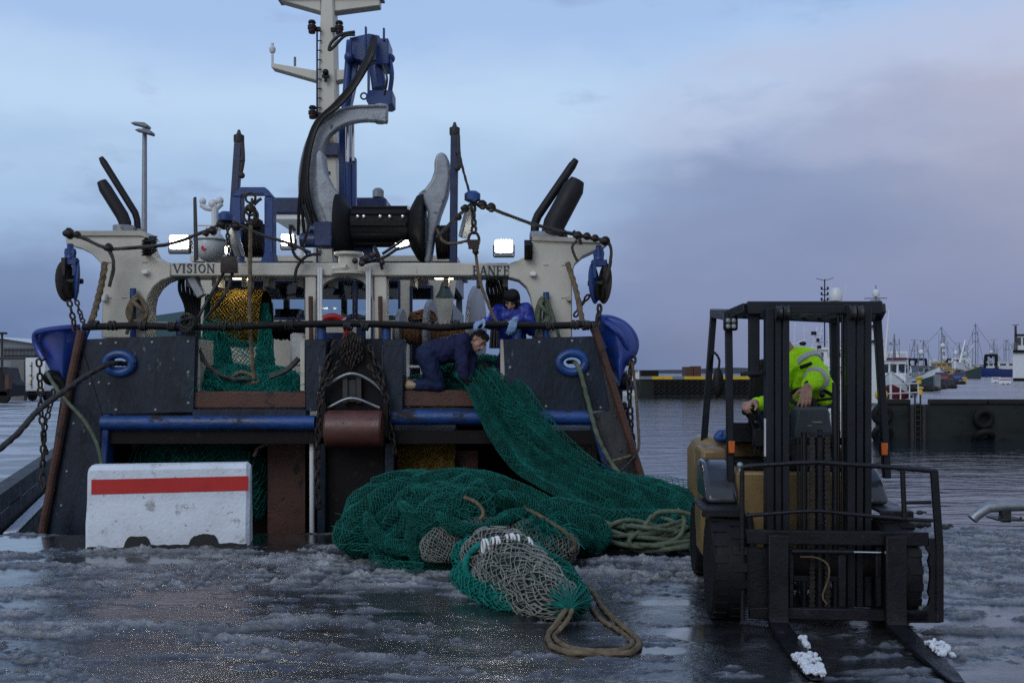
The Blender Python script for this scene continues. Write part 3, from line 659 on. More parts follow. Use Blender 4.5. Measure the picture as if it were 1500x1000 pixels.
# ---------------------------------------------------------------- gantry
TL = [(95, 341), (206, 341), (214, 349), (216, 362), (222, 374), (235, 381), (250, 385), (250, 406), (236, 411), (225, 420), (217, 433), (214, 448), (214, 495), (148, 495), (151, 400), (146, 384), (134, 372), (118, 364), (97, 359)]
TR = [(891, 352), (780, 349), (777, 362), (771, 373), (760, 381), (745, 386), (745, 406), (760, 410), (771, 420), (777, 433), (780, 450), (780, 495), (838, 495), (838, 400), (843, 386), (855, 375), (872, 367), (888, 361)]
gl = MB().pp(TL, YG, .34).build('gantry_tower', M['cream'], ship, smooth=30, bevel=.012)
gr = MB().pp(TR, YG, .34).build('gantry_tower', M['cream'], ship, smooth=30, bevel=.012)
MB().pp([(93, 338), (208, 338), (216, 348), (206, 345), (94, 345)], YG - .03, .42).build('tower_cap', M['creamd'], gl)
MB().pp([(893, 349), (780, 346), (779, 352), (892, 356)], YG - .03, .42).build('tower_cap', M['creamd'], gr)
for tw, x0, x1, y0 in ((gl, 212, 226, 350), (gr, 768, 780, 356)):
    k = MB()
    for i in range(6): k.box(P((x0 + x1) / 2, y0 + i * 4, YG + .0), ((x1 - x0) * YG / F, .22, .012), rx=.4)
    k.build('louvre', M['dark'], tw)
    kk = MB()
    for px_, py_ in (((160, 384), (212, 384), (160, 436), (182, 436)) if tw is gl else ((800, 388), (826, 388), (800, 436), (826, 436))):
        kk.box(P(px_, py_, YG - .004), (.06, .01, .008))
    kk.build('weld_bead', M['creamd'], tw)
MB().box(P(213, 399, YG - .03), (.07, .08, .05)).build('deck_socket', M['white'], gl, bevel=.01)
MB().box(P(781, 402, YG - .03), (.07, .08, .05)).build('deck_socket', M['white'], gr, bevel=.01)
MB().box(P(153, 436, YG - .03), (.05, .07, .09)).build('junction_box', M['white'], gl, bevel=.01)
MB().box(P(834, 437, YG - .03), (.06, .07, .07)).build('junction_box', M['creamd'], gr, bevel=.01)
beam = MB().pbx(250.2, 744.8, 385, 404, YG, .34).build('gantry_beam', M['cream'], ship, smooth=0, bevel=.012)
k = MB(); k.bx(PX(228, YG), PX(765, YG), YG + .345, 12.1, PZ(404, YG) + .02, PZ(387, YG)); rf = k.build('shelter_roof', M['creamd'], ship)
k = MB()
for x in (262, 300, 345, 378, 430, 476, 545, 600, 650, 700, 740): k.bx(PX(x, YG) - .03, PX(x, YG) + .03, YG + .36, 12.05, PZ(404, YG) - .09, PZ(404, YG) + .015)
k.build('roof_rib', M['creamd'], rf)
# lettering cut as serif strokes
def letter_strokes(ch):
    S = {'V': [([(0, 1), (.42, 0)], 1), ([(.42, 0), (.84, 1)], .5)], 'I': [([(.18, 0), (.18, 1)], 1)],
         'N': [([(.1, 0), (.1, 1)], .5), ([(.1, 1), (.8, 0)], 1), ([(.8, 0), (.8, 1)], .5)],
         'A': [([(.04, 0), (.42, 1)], .5), ([(.42, 1), (.82, 0)], 1), ([(.18, .36), (.66, .36)], .5)],
         'F': [([(.14, 0), (.14, 1)], 1), ([(.14, .97), (.66, .97)], .5), ([(.14, .52), (.5, .52)], .5), ([(.66, .97), (.66, .78)], .5), ([(.5, .62), (.5, .42)], .4)],
         'B': [([(.14, 0), (.14, 1)], 1), ([(.14, .97), (.42, .97), (.55, .88), (.55, .65), (.42, .53), (.14, .53)], .7), ([(.14, .53), (.46, .53), (.63, .42), (.63, .15), (.46, .03), (.14, .03)], .8)],
         'O': [([(.45 + .38 * math.cos(2 * PI * q / 20), .5 + .47 * math.sin(2 * PI * q / 20)) for q in range(21)], .8)],
         'S': [([(.56, .76), (.55, .93), (.38, .98), (.2, .95), (.1, .8), (.16, .64), (.36, .52), (.54, .38), (.58, .2), (.46, .05), (.27, .02), (.1, .07), (.08, .24)], .8)]}
    ser = {'V': [(0, 1), (.84, 1)], 'I': [(.18, 0), (.18, 1)], 'N': [(.1, 0), (.1, 1), (.8, 1)], 'A': [(.04, 0), (.82, 0)], 'F': [(.14, 0), (.1, .98)], 'B': [(.1, .02), (.1, .98)]}
    wd = {'V': .86, 'I': .36, 'N': .92, 'A': .86, 'F': .74, 'B': .74, 'O': .9, 'S': .68}
    return S[ch], ser.get(ch, []), wd[ch]
def lettering(word, x0, x1, y0, y1, Y, parent):
    k = MB(); tot = sum(letter_strokes(c)[2] for c in word) + .22 * (len(word) - 1)
    X0, X1, Z0, Z1 = PX(x0, Y), PX(x1, Y), PZ(y1, Y), PZ(y0, Y); sx_ = (X1 - X0) / tot; h = Z1 - Z0; u = 0; q = 0
    for c in word:
        st, se, wd = letter_strokes(c)
        for pts, wt in st:
            for a, b in zip(pts[:-1], pts[1:]):
                A = V((X0 + (u + a[0]) * sx_, Y - .003 - .0007 * q, Z0 + a[1] * h)); B = V((X0 + (u + b[0]) * sx_, Y - .003 - .0007 * q, Z0 + b[1] * h)); q = (q + 1) % 5
                e = (B - A).normalized() * .003
                k.beam(A - e, B + e, .017 * wt, .006, up=(0, 1, 0))
        for a in se:
            k.box((X0 + (u + a[0]) * sx_, Y - .0065, Z0 + clamp(a[1], .02, .98) * h), (.034, .005, .006))
        u += wd + .22
    k.build('lettering', M['text'], parent, smooth=0)
lettering('VISION', 255, 314, 386.8, 399.5, YG, beam)
lettering('BANFF', 693, 746, 389.5, 403.2, YG, beam)
# centre frame under the beam
for x0, x1 in ((447, 463), (548, 566)): MB().pbx(x0, x1, 405, 500, YG + .02, .25).build('gantry_leg', M['cream'], ship, bevel=.01)
arc = [(467 + 38 - 38 * math.cos(PI * k / 16), 432 - 27 * math.sin(PI * k / 16)) for k in range(17)]
MB().pp([(464, 404.5), (464, 440)] + [(x, y) for x, y in arc] + [(547, 440), (547, 404.5)], YG + .05, .12).build('arch_plate', M['cream'], ship, smooth=30)
for x in (467, 470.5, 538, 541.5): MB().tube([P(x, 392, YG - .04), P(x, 498, YG - .04)], .016, 8).build('conduit', M['white'], ship)
for x in (455, 557): MB().tube([P(x, 434, YG - .06), P(x + 1, 502, YG - .06)], .026, 8).build('wooden_stake', M['rust'], ship)
k = MB(); k.lathe([(.2, 0), (.2, .03), (.12, .05), (.12, .2), (.17, .22), (.17, .25)], P(511, 402, YG + .05), (0, 0, 1), 20); k.tube([P(488, 394, YG - .05), P(508, 391, YG - .12)], .03, 8); k.build('pedestal', M['cream'], ship)
for x0, x1, y in ((344, 362, 406), (640, 660, 406)): MB().box(P((x0 + x1) / 2, y - .5, YG + .45), (.22, .16, .04)).build('deckhead_lamp', M['lamp2'], ship)

# ---------------------------------------------------------------- wheelhouse (open windows let the far windows show)
YW = 14.6
m_, t_, N_, L_, b_ = nodes('tinted_window')
tr = N_.new('ShaderNodeBsdfTransparent'); tr.inputs[0].default_value = (.72, .8, .84, 1); gl_ = N_.new('ShaderNodeBsdfGlossy'); gl_.inputs[0].default_value = (.8, .85, .9, 1); gl_.inputs[1].default_value = .03
ms = N_.new('ShaderNodeMixShader'); fr = N_.new('ShaderNodeFresnel'); L_.new(fr.outputs[0], ms.inputs[0]); L_.new(tr.outputs[0], ms.inputs[1]); L_.new(gl_.outputs[0], ms.inputs[2]); L_.new(ms.outputs[0], N_['Material Output'].inputs[0]); M['pane'] = m_
wh = MB(); wins = [(316, 386), (390, 446), (470, 516), (523, 541), (566, 583)]; wy0, wy1 = 413, 465
xs = [290] + [x for w_ in wins for x in w_] + [602]
for a, b in zip(xs[::2], xs[1::2]): wh.pbx(a, b, 383, 610, YW, .08)
for a, b in wins: wh.pbx(a, b, 383, wy0, YW, .08); wh.pbx(a, b, wy1, 610, YW, .08)
wh.pbx(602, 634, 383, 421, YW, .08); wh.pp([(634, 383), (672, 383), (655, 505), (652, 610), (634, 610)], YW, .08)
xa, xb = PX(290, YW), PX(655, YW); zt = PZ(383, YW); z0, z1 = PZ(wy1, YW) - .05, PZ(wy0, YW)
zi0, zi1 = PZ(462, 18), PZ(438, 18); li = MB()
li.bx(xa, xa + .08, YW + .1, 18, 1, zt - .01); li.bx(xb, xb + .08, YW + .1, 18, 1, zi0); li.bx(xb, xb + .08, YW + .1, 18, zi1, zt - .01)
li.bx(xa, xb, 18, 18.1, 1, zi0); li.bx(xa, xb, 18, 18.1, zi1, zt - .01)
for i in range(8): x = lerp(xa, xb, i / 7); li.bx(x - .05, x + .05, 18, 18.08, zi0, zi1)
wh.bx(xa - .1, xb + .15, YW - .05, 18.2, zt, zt + .08)
wh = wh.build('wheelhouse', M['cream'], ship, smooth=0); li.build('wheelhouse_lining', M['grey'], wh, smooth=0)  # inner walls in dark grey, the shade of the room put into their colour
for a, b in wins:
    k = MB(); w2 = .02; Yf = YW - .02
    for q in ((a - 3, a, wy0 - 3, wy1 + 3), (b, b + 3, wy0 - 3, wy1 + 3)): k.pbx(*q, Yf, .05)
    k.pbx(a, b, wy0 - 3, wy0, Yf, .05); k.pbx(a, b, wy1, wy1 + 3, Yf, .05)
    f = k.build('window', M['dblue'], wh, bevel=.01)
    MB().pbx(a, b, wy0, wy1, YW + .04, .01).build('pane', M['pane'], f)
k = MB(); k.pbx(600, 604, 418, 610, YW - .03, .06); k.pbx(631, 634, 418, 610, YW - .03, .06); k.pbx(604, 631, 418, 422, YW - .03, .06); dr = k.build('door_frame', M['dblue'], wh)
k = MB(); k.pbx(522, 546, 470, 610, YW - .06, .05); k.build('wheelhouse_door', M['dblue'], wh)
MB().pbx(470, 516, 487, 500, YW - .03, .03).build('name_board', M['dblue'], wh)
k = MB(); k.lathe([(.0, .02), (.3, .0), (.32, .1), (.2, .3), (.0, .36)], (PX(520, 16.5), 16.5, 2.3), (0, 0, 1), 14); k.bx(PX(405, 16.5), PX(440, 16.5), 16.4, 16.8, 2.2, 2.72); k.build('wheelhouse_console', M['black'], wh)
MB().lathe([(.015, .24), (.05, .22), (.085, .1), (.13, .02), (.14, 0)], P(652, 436, 14.3), (0, 0, 1), 18).build('ship_bell', M['boatgreen'], ship)
MB().pbx(604, 627, 410, 416, YW - .05, .03).build('name_plate', M['steel'], wh)
k = MB()
for z in (1.42, 1.75): k.tube([(PX(596, 12.4), 12.4, z), (PX(640, 12.4), 12.4, z)], .018, 8)
for x in (598, 618, 638): k.tube([(PX(x, 12.4), 12.4, 1.0), (PX(x, 12.4), 12.4, 1.78)], .02, 8)
k.build('deck_railing', M['white'], ship)
k = MB()
for z in (1.45, 1.85): k.tube([(PX(440, 12.4), 12.4, z), (PX(482, 12.4), 12.4, z)], .018, 8)
k.build('deck_railing', M['white'], ship)
lb = MB(); lb.ring(P(487, 486, 13.9), .21, .055, (0, 1, 0), 28, 10); lb = lb.build('lifebuoy', M['red'], ship)
k = MB()
for a in (0, 1, 2, 3): k = MB(); k.ring(P(487, 486, 13.9) + V((math.cos(a * PI / 2 + .8) * .21, 0, math.sin(a * PI / 2 + .8) * .21)), .058, .012, (-math.sin(a * PI / 2 + .8), 0, math.cos(a * PI / 2 + .8)), 10, 5); k.build('white_band', M['white'], lb)
# upper bridge roof
k = MB(); k.bx(PX(396, 15.5), PX(566, 15.5), 15.5, 18.5, PZ(313, 15.5), PZ(289, 15.5)); br = k.build('bridge_roof', M['dblue'], ship, bevel=.03)
k = MB(); k.bx(PX(397, 15.5), PX(565, 15.5), 15.55, 18.4, PZ(320, 15.5), PZ(313, 15.5) - .004); k.build('soffit', M['white'], br)
for x in (400, 440, 470, 545): MB().tube([P(x, 320, 15.8), P(x, 385, 15.8)], .05, 10).build('bridge_post', M['white'], ship)
MB().lathe([(.09, 0), (.09, .1), (.05, .14)], P(554, 289, 15.6), (0, 0, 1), 14).build('roof_vent', M['galv'], ship)

# ---------------------------------------------------------------- winches, drums on deck
def drum(name, cx, cy, half, r, Y, m, parent=ship, ridges=0, rr=.02):
    k = MB(); c = P(cx, cy, Y); k.cyl(c - V((half, 0, 0)), c + V((half, 0, 0)), r, None, 24)
    for i in range(ridges):
        x = -half + 2 * half * (i + .5) / ridges; k.ring(c + V((x, 0, 0)), r + rr * random.uniform(-.3, .3), half / ridges * 1.05, (1, 0, random.uniform(-.06, .06)), 20, 6)
    return k.build(name, m, parent)
drum('rope_drum', 635, 489, .52, .12, 12.9, M['warprope'], ridges=17, rr=.04)
drum('rope_drum', 418, 484, .27, .10, 12.9, M['dark'], ridges=9, rr=.05)
k = MB(); 
for i in range(26): k.ring(P(618 + random.uniform(-10, 12), 462 + random.uniform(-5, 5), 12.8), random.uniform(.05, .11), .016, (random.uniform(-.5, .5), random.uniform(-1, 1), 1), 14, 5)
k.build('loose_rope', M['warprope'], ship)
for cx, cy, R, yaw in ((698, 482, .56, rad(80)), (631, 486, .42, rad(83)), (588, 486, .30, rad(85)), (396, 480, .34, rad(100))):
    ax = V((math.sin(yaw), -math.cos(yaw), 0)); k = MB(); k.lathe([(R * .97, -.03), (R, -.02), (R, .02), (R * .97, .03)], P(cx, cy, 12.9), ax, 40); k.build('drum_flange', M['cheek'], ship)
for x, Y in ((274, 12.0), (724, 12.2)):
    k = MB()
    for i in range(6):
        dx = (i - 2.5) * .03
        k.tube([P(x + random.uniform(-3, 3), 404, Y) + V((dx, 0, 0)), P(x + 2, 425, Y) + V((dx * 1.6 + .02, -.02, 0)), P(x + 7, 455, Y) + V((dx, .03, 0)), P(x + 4 + i, 510, Y) + V((dx, 0, 0))], .022, 8, smooth=16)
    k.build('hydraulic_hose', M['hose'], ship)
MB().cyl(P(736, 408, 12.4), P(736, 445, 12.4), .07, None, 14).build('filter_canister', M['cream'], ship); MB().cyl(P(729, 406, 12.4), P(729, 450, 12.4), .03, None, 10).build('filter_pipe', M['cream'], ship)
MB().box(P(288, 420, 11.5), (.1, .1, .26), ry=-.5).build('deck_light', M['galv'], ship, bevel=.01)
MB().lathe([(.02, 0), (.09, .02), (.1, .5), (.09, .62), (.03, .64)], (PX(715, 11.6), 11.6, 1.05), (0, 0, 1), 16).build('capstan', M['steel'], ship)
k = MB(); k.box((PX(700, 11.5), 11.5, 1.3), (.5, .4, .5)); k.cyl(P(682, 548, 11.2), P(690, 548, 11.5), .09, .09, 16); k.cyl(P(707, 541, 11.2), P(707, 541, 11.6), .10, .10, 16); k.build('winch_motor', M['black'], ship, bevel=.02)
for cx, c in ((452, 'yellow'), (437, 'white')): MB().box(P(cx, 520 if c == 'yellow' else 512, 12.2), (.16, .2, .4)).build('deck_locker', M[c], ship, bevel=.02)
# =====================================================================  mast, crane and gear above the gantry
YM = 14.0
mast = MB().pp([(472, -40), (487, -40), (489, 18), (494, 250), (501, 386), (458, 386), (466, 100)], YM, .34).build('mast', M['cream'], ship, smooth=0, bevel=.02)
for pl in ([(410, 0), (470, 17), (470, 4), (470, -2), (416, -6)], [(488, 17), (556, 8), (556, -1), (488, -1)], [(397, 92), (467, 104), (467, 119), (397, 99)], [(491, 103), (520, 100), (520, 113), (491, 119)]):
    MB().pp(pl, YM + .05, .2).build('mast_arm', M['cream'], mast, smooth=0, bevel=.01)
MB().pp([(405, -7), (560, -9), (560, -6), (405, -3)], YM, .3).build('crosstree_plate', M['creamd'], mast)
k = MB()
for x in (464.5,): k.tube([P(x, 40, YM - .05), P(x, 386, YM - .05)], .014, 6)
for y in range(46, 380, 14): k.tube([P(464.5, y, YM - .05), P(471, y, YM - .02)], .009, 6)
k.build('ladder', M['dblue'], mast)
def navlamp(x, y, lens, amber=False):
    k = MB(); k.lathe([(.045, 0), (.05, .02), (.05, .04)], P(x, y + 7, YM - .1)); k.lathe([(.05, 0), (.055, .02), (.04, .045)], P(x, y - 7, YM - .1)); k.lathe([(.06, 0), (.06, .05)], P(x, y + 1, YM - .1)); k.box(P(x + (6 if x < 475 else -6), y + 1, YM - .05), (.12, .06, .05))
    o = k.build('navigation_lamp', M['black'], mast)
    MB().lathe([(.038, 0), (.038, .06)], P(x, y + 6, YM - .1)).build('lens', lens, o)
    MB().lathe([(.036, 0), (.036, .05)], P(x, y - 2, YM - .1)).build('lens', lens if amber else M['glass'], o)
navlamp(457, 42, M['redlens']); navlamp(497, 43, M['redlens']); navlamp(458, 167, M['redlens']); navlamp(478, 200, M['amber'], True)
k = MB(); k.tube([P(399, 95, YM + .1), P(399, 80, YM + .1)], .018, 8); k.lathe([(.03, 0), (.045, .03), (.045, .07), (.02, .1), (.02, .14)], P(399, 78, YM + .1)); k.build('gps_antenna', M['radome'], mast)
MB().tube([P(432, 97, YM + .1), P(432, 84, YM + .1)], .018, 8).build('antenna_stub', M['grey'], mast)
k = MB(); k.ball(P(477, 106, YM - .08), .045); k.box(P(477, 112, YM - .06), (.1, .05, .04)); k.tube([P(477, 108, YM - .06), P(477, 120, YM - .06)], .02, 8); k.build('loudhailer', M['black'], mast)
MB().pbx(465, 496, 209, 228, YM - .08, .5).build('cable_box', M['dblue'], mast, bevel=.01)
MB().pbx(473, 483, 251, 255, YM - .02, .03).build('marker_plate', M['black'], mast)

# ---- crane
YC = 12.9
cr = MB(); cr.pbx(496, 505, 168, 386, YC, .12); cr.pbx(513, 521, 230, 386, YC, .12); cr.pbx(505, 513, 150, 386, YC + .08, .1)
cr.pp([(500, 170), (508, 175), (526, 90), (514, 78)], YC, .2); cr.lathe([(.2, 0), (.2, .5), (.26, .52), (.26, .6)], P(512, 386, YC + .2), (0, 0, 1), 20); cr.pbx(498, 546, 356, 386, YC - .2, .5)
crane = cr.build('crane', M['blue'], ship, smooth=30, bevel=.012)
MB().cyl(P(509, 175, YC - .02), P(509, 245, YC - .02), .03, None, 14).build('piston_rod', M['chrome'], crane); MB().cyl(P(517, 172, YC - .02), P(517, 236, YC - .02), .02, None, 12).build('piston_rod', M['chrome'], crane)
k = MB(); k.cyl(P(509, 238, YC - .03), P(509, 330, YC - .03), .045, None, 14); k.build('hydraulic_cylinder', M['blue'], crane); MB().cyl(P(513, 60, YC), P(505, 165, YC), .05, None, 12).build('hydraulic_cylinder', M['blue'], crane)
hd = MB(); hd.pp([(513, 55), (540, 49), (556, 52), (556, 88), (538, 92), (512, 84)], YC - .12, .25); hd.pbx(550, 569, 56, 94, YC - .25, .45)
for x, y0, y1 in ((512, 54, 84), (534, 38, 88), (560.5, 40, 60)): hd.pbx(x, x + 3, y0, y1, YC - .28, .06)
head = hd.build('boom_head', M['blue'], crane, smooth=0, bevel=.012)
k = MB(); k.cyl(P(551, 98, YC - .1), P(556, 130, YC - .1), .09, .10, 16); k.ball(P(572, 86, YC - .1), .06); k.ball(P(512, 84, YC - .1), .07); k.tube([P(571, 88, YC - .15), P(574, 110, YC - .18), P(571, 136, YC - .15)], .03, 8, smooth=8); k.pbx(538, 541, 92, 135, YC - .1, .08); k.build('rotator_motor', M['blue'], crane)
k = MB(); k.pp([(538, 135), (542, 132), (575, 132), (575, 151), (570, 154), (540, 153), (536, 147)], YC - .2, .35); k.ring(P(533, 141, YC - .1), .04, .014, (0, 1, 0), 14, 6); k.build('swivel_box', M['blue'], crane, smooth=0, bevel=.015)
ctr = spline([(566, 166), (545, 165), (520, 166), (498, 172), (477, 186), (463, 205), (455, 232), (452, 262), (455, 290), (464, 315), (478, 336), (494, 352)], 40)
wd = np.interp(np.linspace(0, 1, 40), [0, .1, .35, .6, .8, 1], [11, 9.5, 10.5, 13, 16, 14])
tg = np.gradient(ctr, axis=0); tg /= np.linalg.norm(tg, axis=1)[:, None]; nn = np.stack([-tg[:, 1], tg[:, 0]], 1)
Lp, Rp = ctr + nn * wd[:, None], ctr - nn * wd[:, None]
arm = MB().quadstrip([P(x, y, YC - .35) for x, y in Lp], [P(x, y, YC - .35) for x, y in Rp], .2).build('curved_arm', M['cheek'], crane, smooth=35, bevel=.012)
k = MB()
for e in (Lp, Rp): k.tube([P(x, y, YC - .37) for x, y in e], .016, 6)
k.cyl(P(559, 154, YC - .25), P(559, 178, YC - .25), .085, None, 18); k.cyl(P(557, 178, YC - .25), P(557, 181, YC - .25), .06, None, 18); k.build('arm_flange', M['cheek'], arm)
hs = MB()
for i in range(5):
    o = i * 2.2
    hs.tube([P(546 + o * .5, 52 + i, YC - .35), P(538 + o, 80, YC - .42 - .02 * i), P(518 + o, 118, YC - .45), P(490 + o * 1.2, 152, YC - .46), P(463 + o * .8, 178, YC - .46), P(449 + o * .8, 215, YC - .47), P(442 + o, 262, YC - .47), P(438 + o * 2, 300, YC - .46), P(437 + o * 4, 345, YC - .4)], .02, 7, smooth=40)
hs.tube([P(520, 47, YC - .2), P(500, 51, YC - .2), P(486, 62, YC - .2), P(482, 74, YC - .2), P(490, 68, YC - .2), P(505, 53, YC - .2), P(520, 51, YC - .2)], .02, 7, smooth=30)
hs.tube([P(560, 95, YC - .35), P(567, 115, YC - .4), P(563, 140, YC - .35)], .014, 6, smooth=10)
hs.build('hydraulic_hose', M['hose'], crane)
# ---- power block
YB = 12.55
k = MB(); c = P(558, 332, YB); r0 = .235
prof = []
k.lathe([(.1, -.40), (r0 * .86, -.38), (r0, -.36), (r0, .36), (r0 * .86, .38), (.1, .40)], c, (1, 0, 0), 14)
for i in range(10):
    a = 2 * PI * i / 10; k.beam(c + V((-.35, math.cos(a) * r0, math.sin(a) * r0)), c + V((.35, math.cos(a) * r0, math.sin(a) * r0)), .06, .05, up=(0, math.cos(a), math.sin(a)))
pb = k.build('power_block', M['rubber'], ship, bevel=.01)
for sgn, cx in ((-1, 517), (1, 600)):
    q = P(cx, 334, YB); MB().lathe([(.2, 0), (.26, .02), (.40, .10), (.44, .16), (.44, .19), (.3, .2)], q, (sgn, 0, 0), 40).build('dish', M['rubber'], pb)
MB().pp([(463, 226), (467, 219), (472, 222), (474, 236), (476, 252), (484, 268), (495, 281), (498, 300), (498, 340), (494, 386), (487, 386), (484, 345), (474, 315), (465, 292), (463, 262)], YB - .2, .3).build('cheek_guard', M['cheek'], pb, smooth=40, bevel=.04, seg=3)
MB().pp([(636, 236), (639, 226), (646, 222), (653, 225), (658, 236), (660, 258), (655, 285), (645, 312), (636, 345), (630, 386), (621, 384), (625, 345), (626, 310), (616, 290), (611, 284), (622, 276), (631, 264), (636, 250)], YB - .2, .3).build('cheek_guard', M['cheek'], pb, smooth=40, bevel=.04, seg=3)
k = MB(); k.pp([(596, 300), (608, 308), (605, 312), (596, 305)], YB - .1, .1); k.build('wear_clip', M['chrome'], pb)
k = MB(); k.bolts([P(x, 317, YB - .24) for x in (524, 533, 557, 571, 590)], .02); k.build('drum_bolts', M['chrome'], pb)
k = MB(); k.cyl(P(440, 352, 12.2), P(482, 352, 12.2), .09, None, 14); k.box(P(476, 345, 12.25), (.22, .3, .3)); k.cyl(P(452, 336, 12.4), P(475, 338, 12.4), .07, None, 12); k.build('hydraulic_motor', M['dblue'], ship, bevel=.015)
k = MB()
for pts in ([(432, 338), (425, 330), (430, 370), (445, 385)], [(445, 300), (452, 330), (444, 360), (450, 372)], [(470, 372), (450, 375), (436, 390), (431, 412)], [(548, 372), (556, 380), (560, 395)], [(560, 372), (575, 362), (590, 352)], [(530, 386), (560, 378), (585, 362)], [(552, 384), (555, 375), (548, 360)]):
    MB().tube([P(x, y, 11.25) for x, y in pts], .018, 7, smooth=14).build('hydraulic_hose', M['hose'], ship)
k = MB()
for x, y in ((520, 382), (535, 378), (545, 374), (560, 384), (530, 386)): MB().ball(P(x, y, 11.2), .035).build('swivel_link', M['steel'], ship)

# ---- exhausts
def pipe_cut(name, pts, r, Y):
    MB().tube([P(x, y, Y) for x, y in pts], r, 20).build(name, M['exhaust'], ship)
pipe_cut('exhaust_pipe', [(184, 342), (183, 326), (179, 316), (154, 276), (149, 266)], [.07, .07, .072, .072, .055], 11.5)
pipe_cut('exhaust_pipe', [(202, 342), (201, 322), (198, 312), (152, 238), (148, 231)], [.038, .038, .04, .04, .028], 11.6)
pipe_cut('exhaust_pipe', [(808, 345), (812, 328), (840, 276), (846, 264)], [.125, .13, .125, .085], 11.5)
pipe_cut('exhaust_pipe', [(783, 345), (784, 326), (788, 316), (838, 243), (844, 234)], [.05, .05, .052, .05, .035], 11.6)
MB().cyl(P(182, 344, 11.5), P(182, 331, 11.5), .125, None, 20).build('exhaust_collar', M['galv'], ship); MB().cyl(P(203, 344, 11.6), P(203, 336, 11.6), .07, None, 16).build('exhaust_collar', M['galv'], ship)
MB().pbx(776, 820, 338, 349, 11.4, .25).build('exhaust_collar', M['galv'], ship, bevel=.02)
MB().tube([P(820, 346, 11.5), P(824, 338, 11.5), P(828, 349, 11.5)], .035, 10, smooth=8).build('vent_pipe', M['exhaust'], ship)
# ---- derrick posts
for (xa_, ya_, xb_, yb_) in ((350, 205, 338, 386), (666, 194, 664, 386)):
    k = MB(); k.beam(P(xa_, ya_, 12.3), P(xb_, yb_, 12.3), .095, .095); p_ = k.build('derrick_post', M['dblue'], ship, bevel=.01)
    k = MB(); k.lathe([(.06, -.02), (.065, 0), (.065, .07), (.03, .09), (.015, .14)], P(xa_, ya_ + 2, 12.3)); k.build('post_cap', M['steel'], p_)
    k = MB(); k.tube([P(xa_ + 5, ya_ + 4, 12.25), P(xa_ + 6, ya_ + 30, 12.2), P(xa_ + 2 if xa_ < 400 else xa_ + 9, ya_ + 52, 12.2)], .025, 8, smooth=10)
    k.ball(P(xa_ + 5, ya_ + 30, 12.2), .035); k.ball(P(xa_ + 4, ya_ + 52, 12.2), .04); k.build('tackle', M['wire'], p_)
k = MB(); k.pbx(339, 353, 288, 386, 12.1, .18); k.pbx(387, 400, 288, 386, 12.1, .18); k.pp([(339, 288), (352, 274), (388, 274), (400, 288), (387, 288), (385, 284), (355, 284), (353, 288)], 12.1, .18); k.pp([(380, 386), (387, 370), (400, 370), (402, 386)], 12.08, .22)
k.build('hoist_frame', M['blue'], ship, smooth=0, bevel=.01)
k = MB()
for i in range(4): k.ring(P(367 + (i % 2) * 2, 290 + i * 9, 12.0), .06, .016, (math.sin(i * 1.3), math.cos(i * 1.3), 0), 14, 6)
k.ring(P(367, 316, 12.0), .085, .02, (0, 1, 0), 18, 6); k.tube([P(372, 300, 12), P(378, 294, 12), P(383, 291, 12)], .02, 7, smooth=6); k.ball(P(367, 305, 12), .05); k.build('hanging_hook', M['chainm'], ship)
k = MB(); k.cyl(P(360, 352, 12.4), P(386, 352, 12.4), .19, None, 18)
for i in range(7): k.ring(P(360 + i * 4.3, 352, 12.4), .2, .018, (1, 0, .05), 18, 6)
k.box(P(374, 328, 12.3), (.14, .2, .1)); k.build('net_winch', M['dark'], ship)
k = MB(); k.cyl(P(640, 355, 12.5), P(662, 355, 12.5), .19, None, 18)
for i in range(6): k.ring(P(641 + i * 4, 355, 12.5), .2, .018, (1, 0, .05), 18, 6)
k.build('net_winch', M['dark'], ship)
k = MB()
for y in (330, 352, 372): k.tube([P(290, y, 13), P(400, y, 13)], .014, 6)
for x in (302, 322, 345, 362, 384): k.tube([P(x, 330, 13), P(x, 386, 13)], .012, 6)
k.build('top_railing', M['white'], ship)
# ---- satellite domes
k = MB(); k.tube([P(315, 300, 13), P(315, 386, 13)], .045, 10)
for y in range(332, 384, 12): k.tube([P(308, y, 12.95), P(323, y, 12.95)], .012, 6)
k.tube([P(295, 300, 13), P(303, 305, 13), P(316, 305, 13), P(325, 298, 13)], .035, 8, smooth=12); sp = k.build('antenna_pole', M['radome'], ship)
for x, y, r in ((297, 295, .045), (312, 299, .06), (322, 294, .05)): MB().ball(P(x, y, 13), (r, r, r * 1.05)).build('antenna_dome', M['radome'], sp)
k = MB(); k.ball(P(308, 360, 12.7), (.2, .2, .21), 20, 14); rd = k.build('radome', M['radome'], ship); MB().lathe([(.21, -.008), (.21, .008)], P(308, 352, 12.7), (0, 0, 1), 28).build('seam_ring', M['grey'], rd)
MB().lathe([(.035, -.02), (.035, .012)], P(299, 363, 12.52), (0, -1, 0), 18).build('red_disc', M['redlens'], rd)
MB().pp([(283, 290), (286, 288), (289, 380), (284, 382)], 12.2, .05).build('whip_aerial', M['steel'], ship)
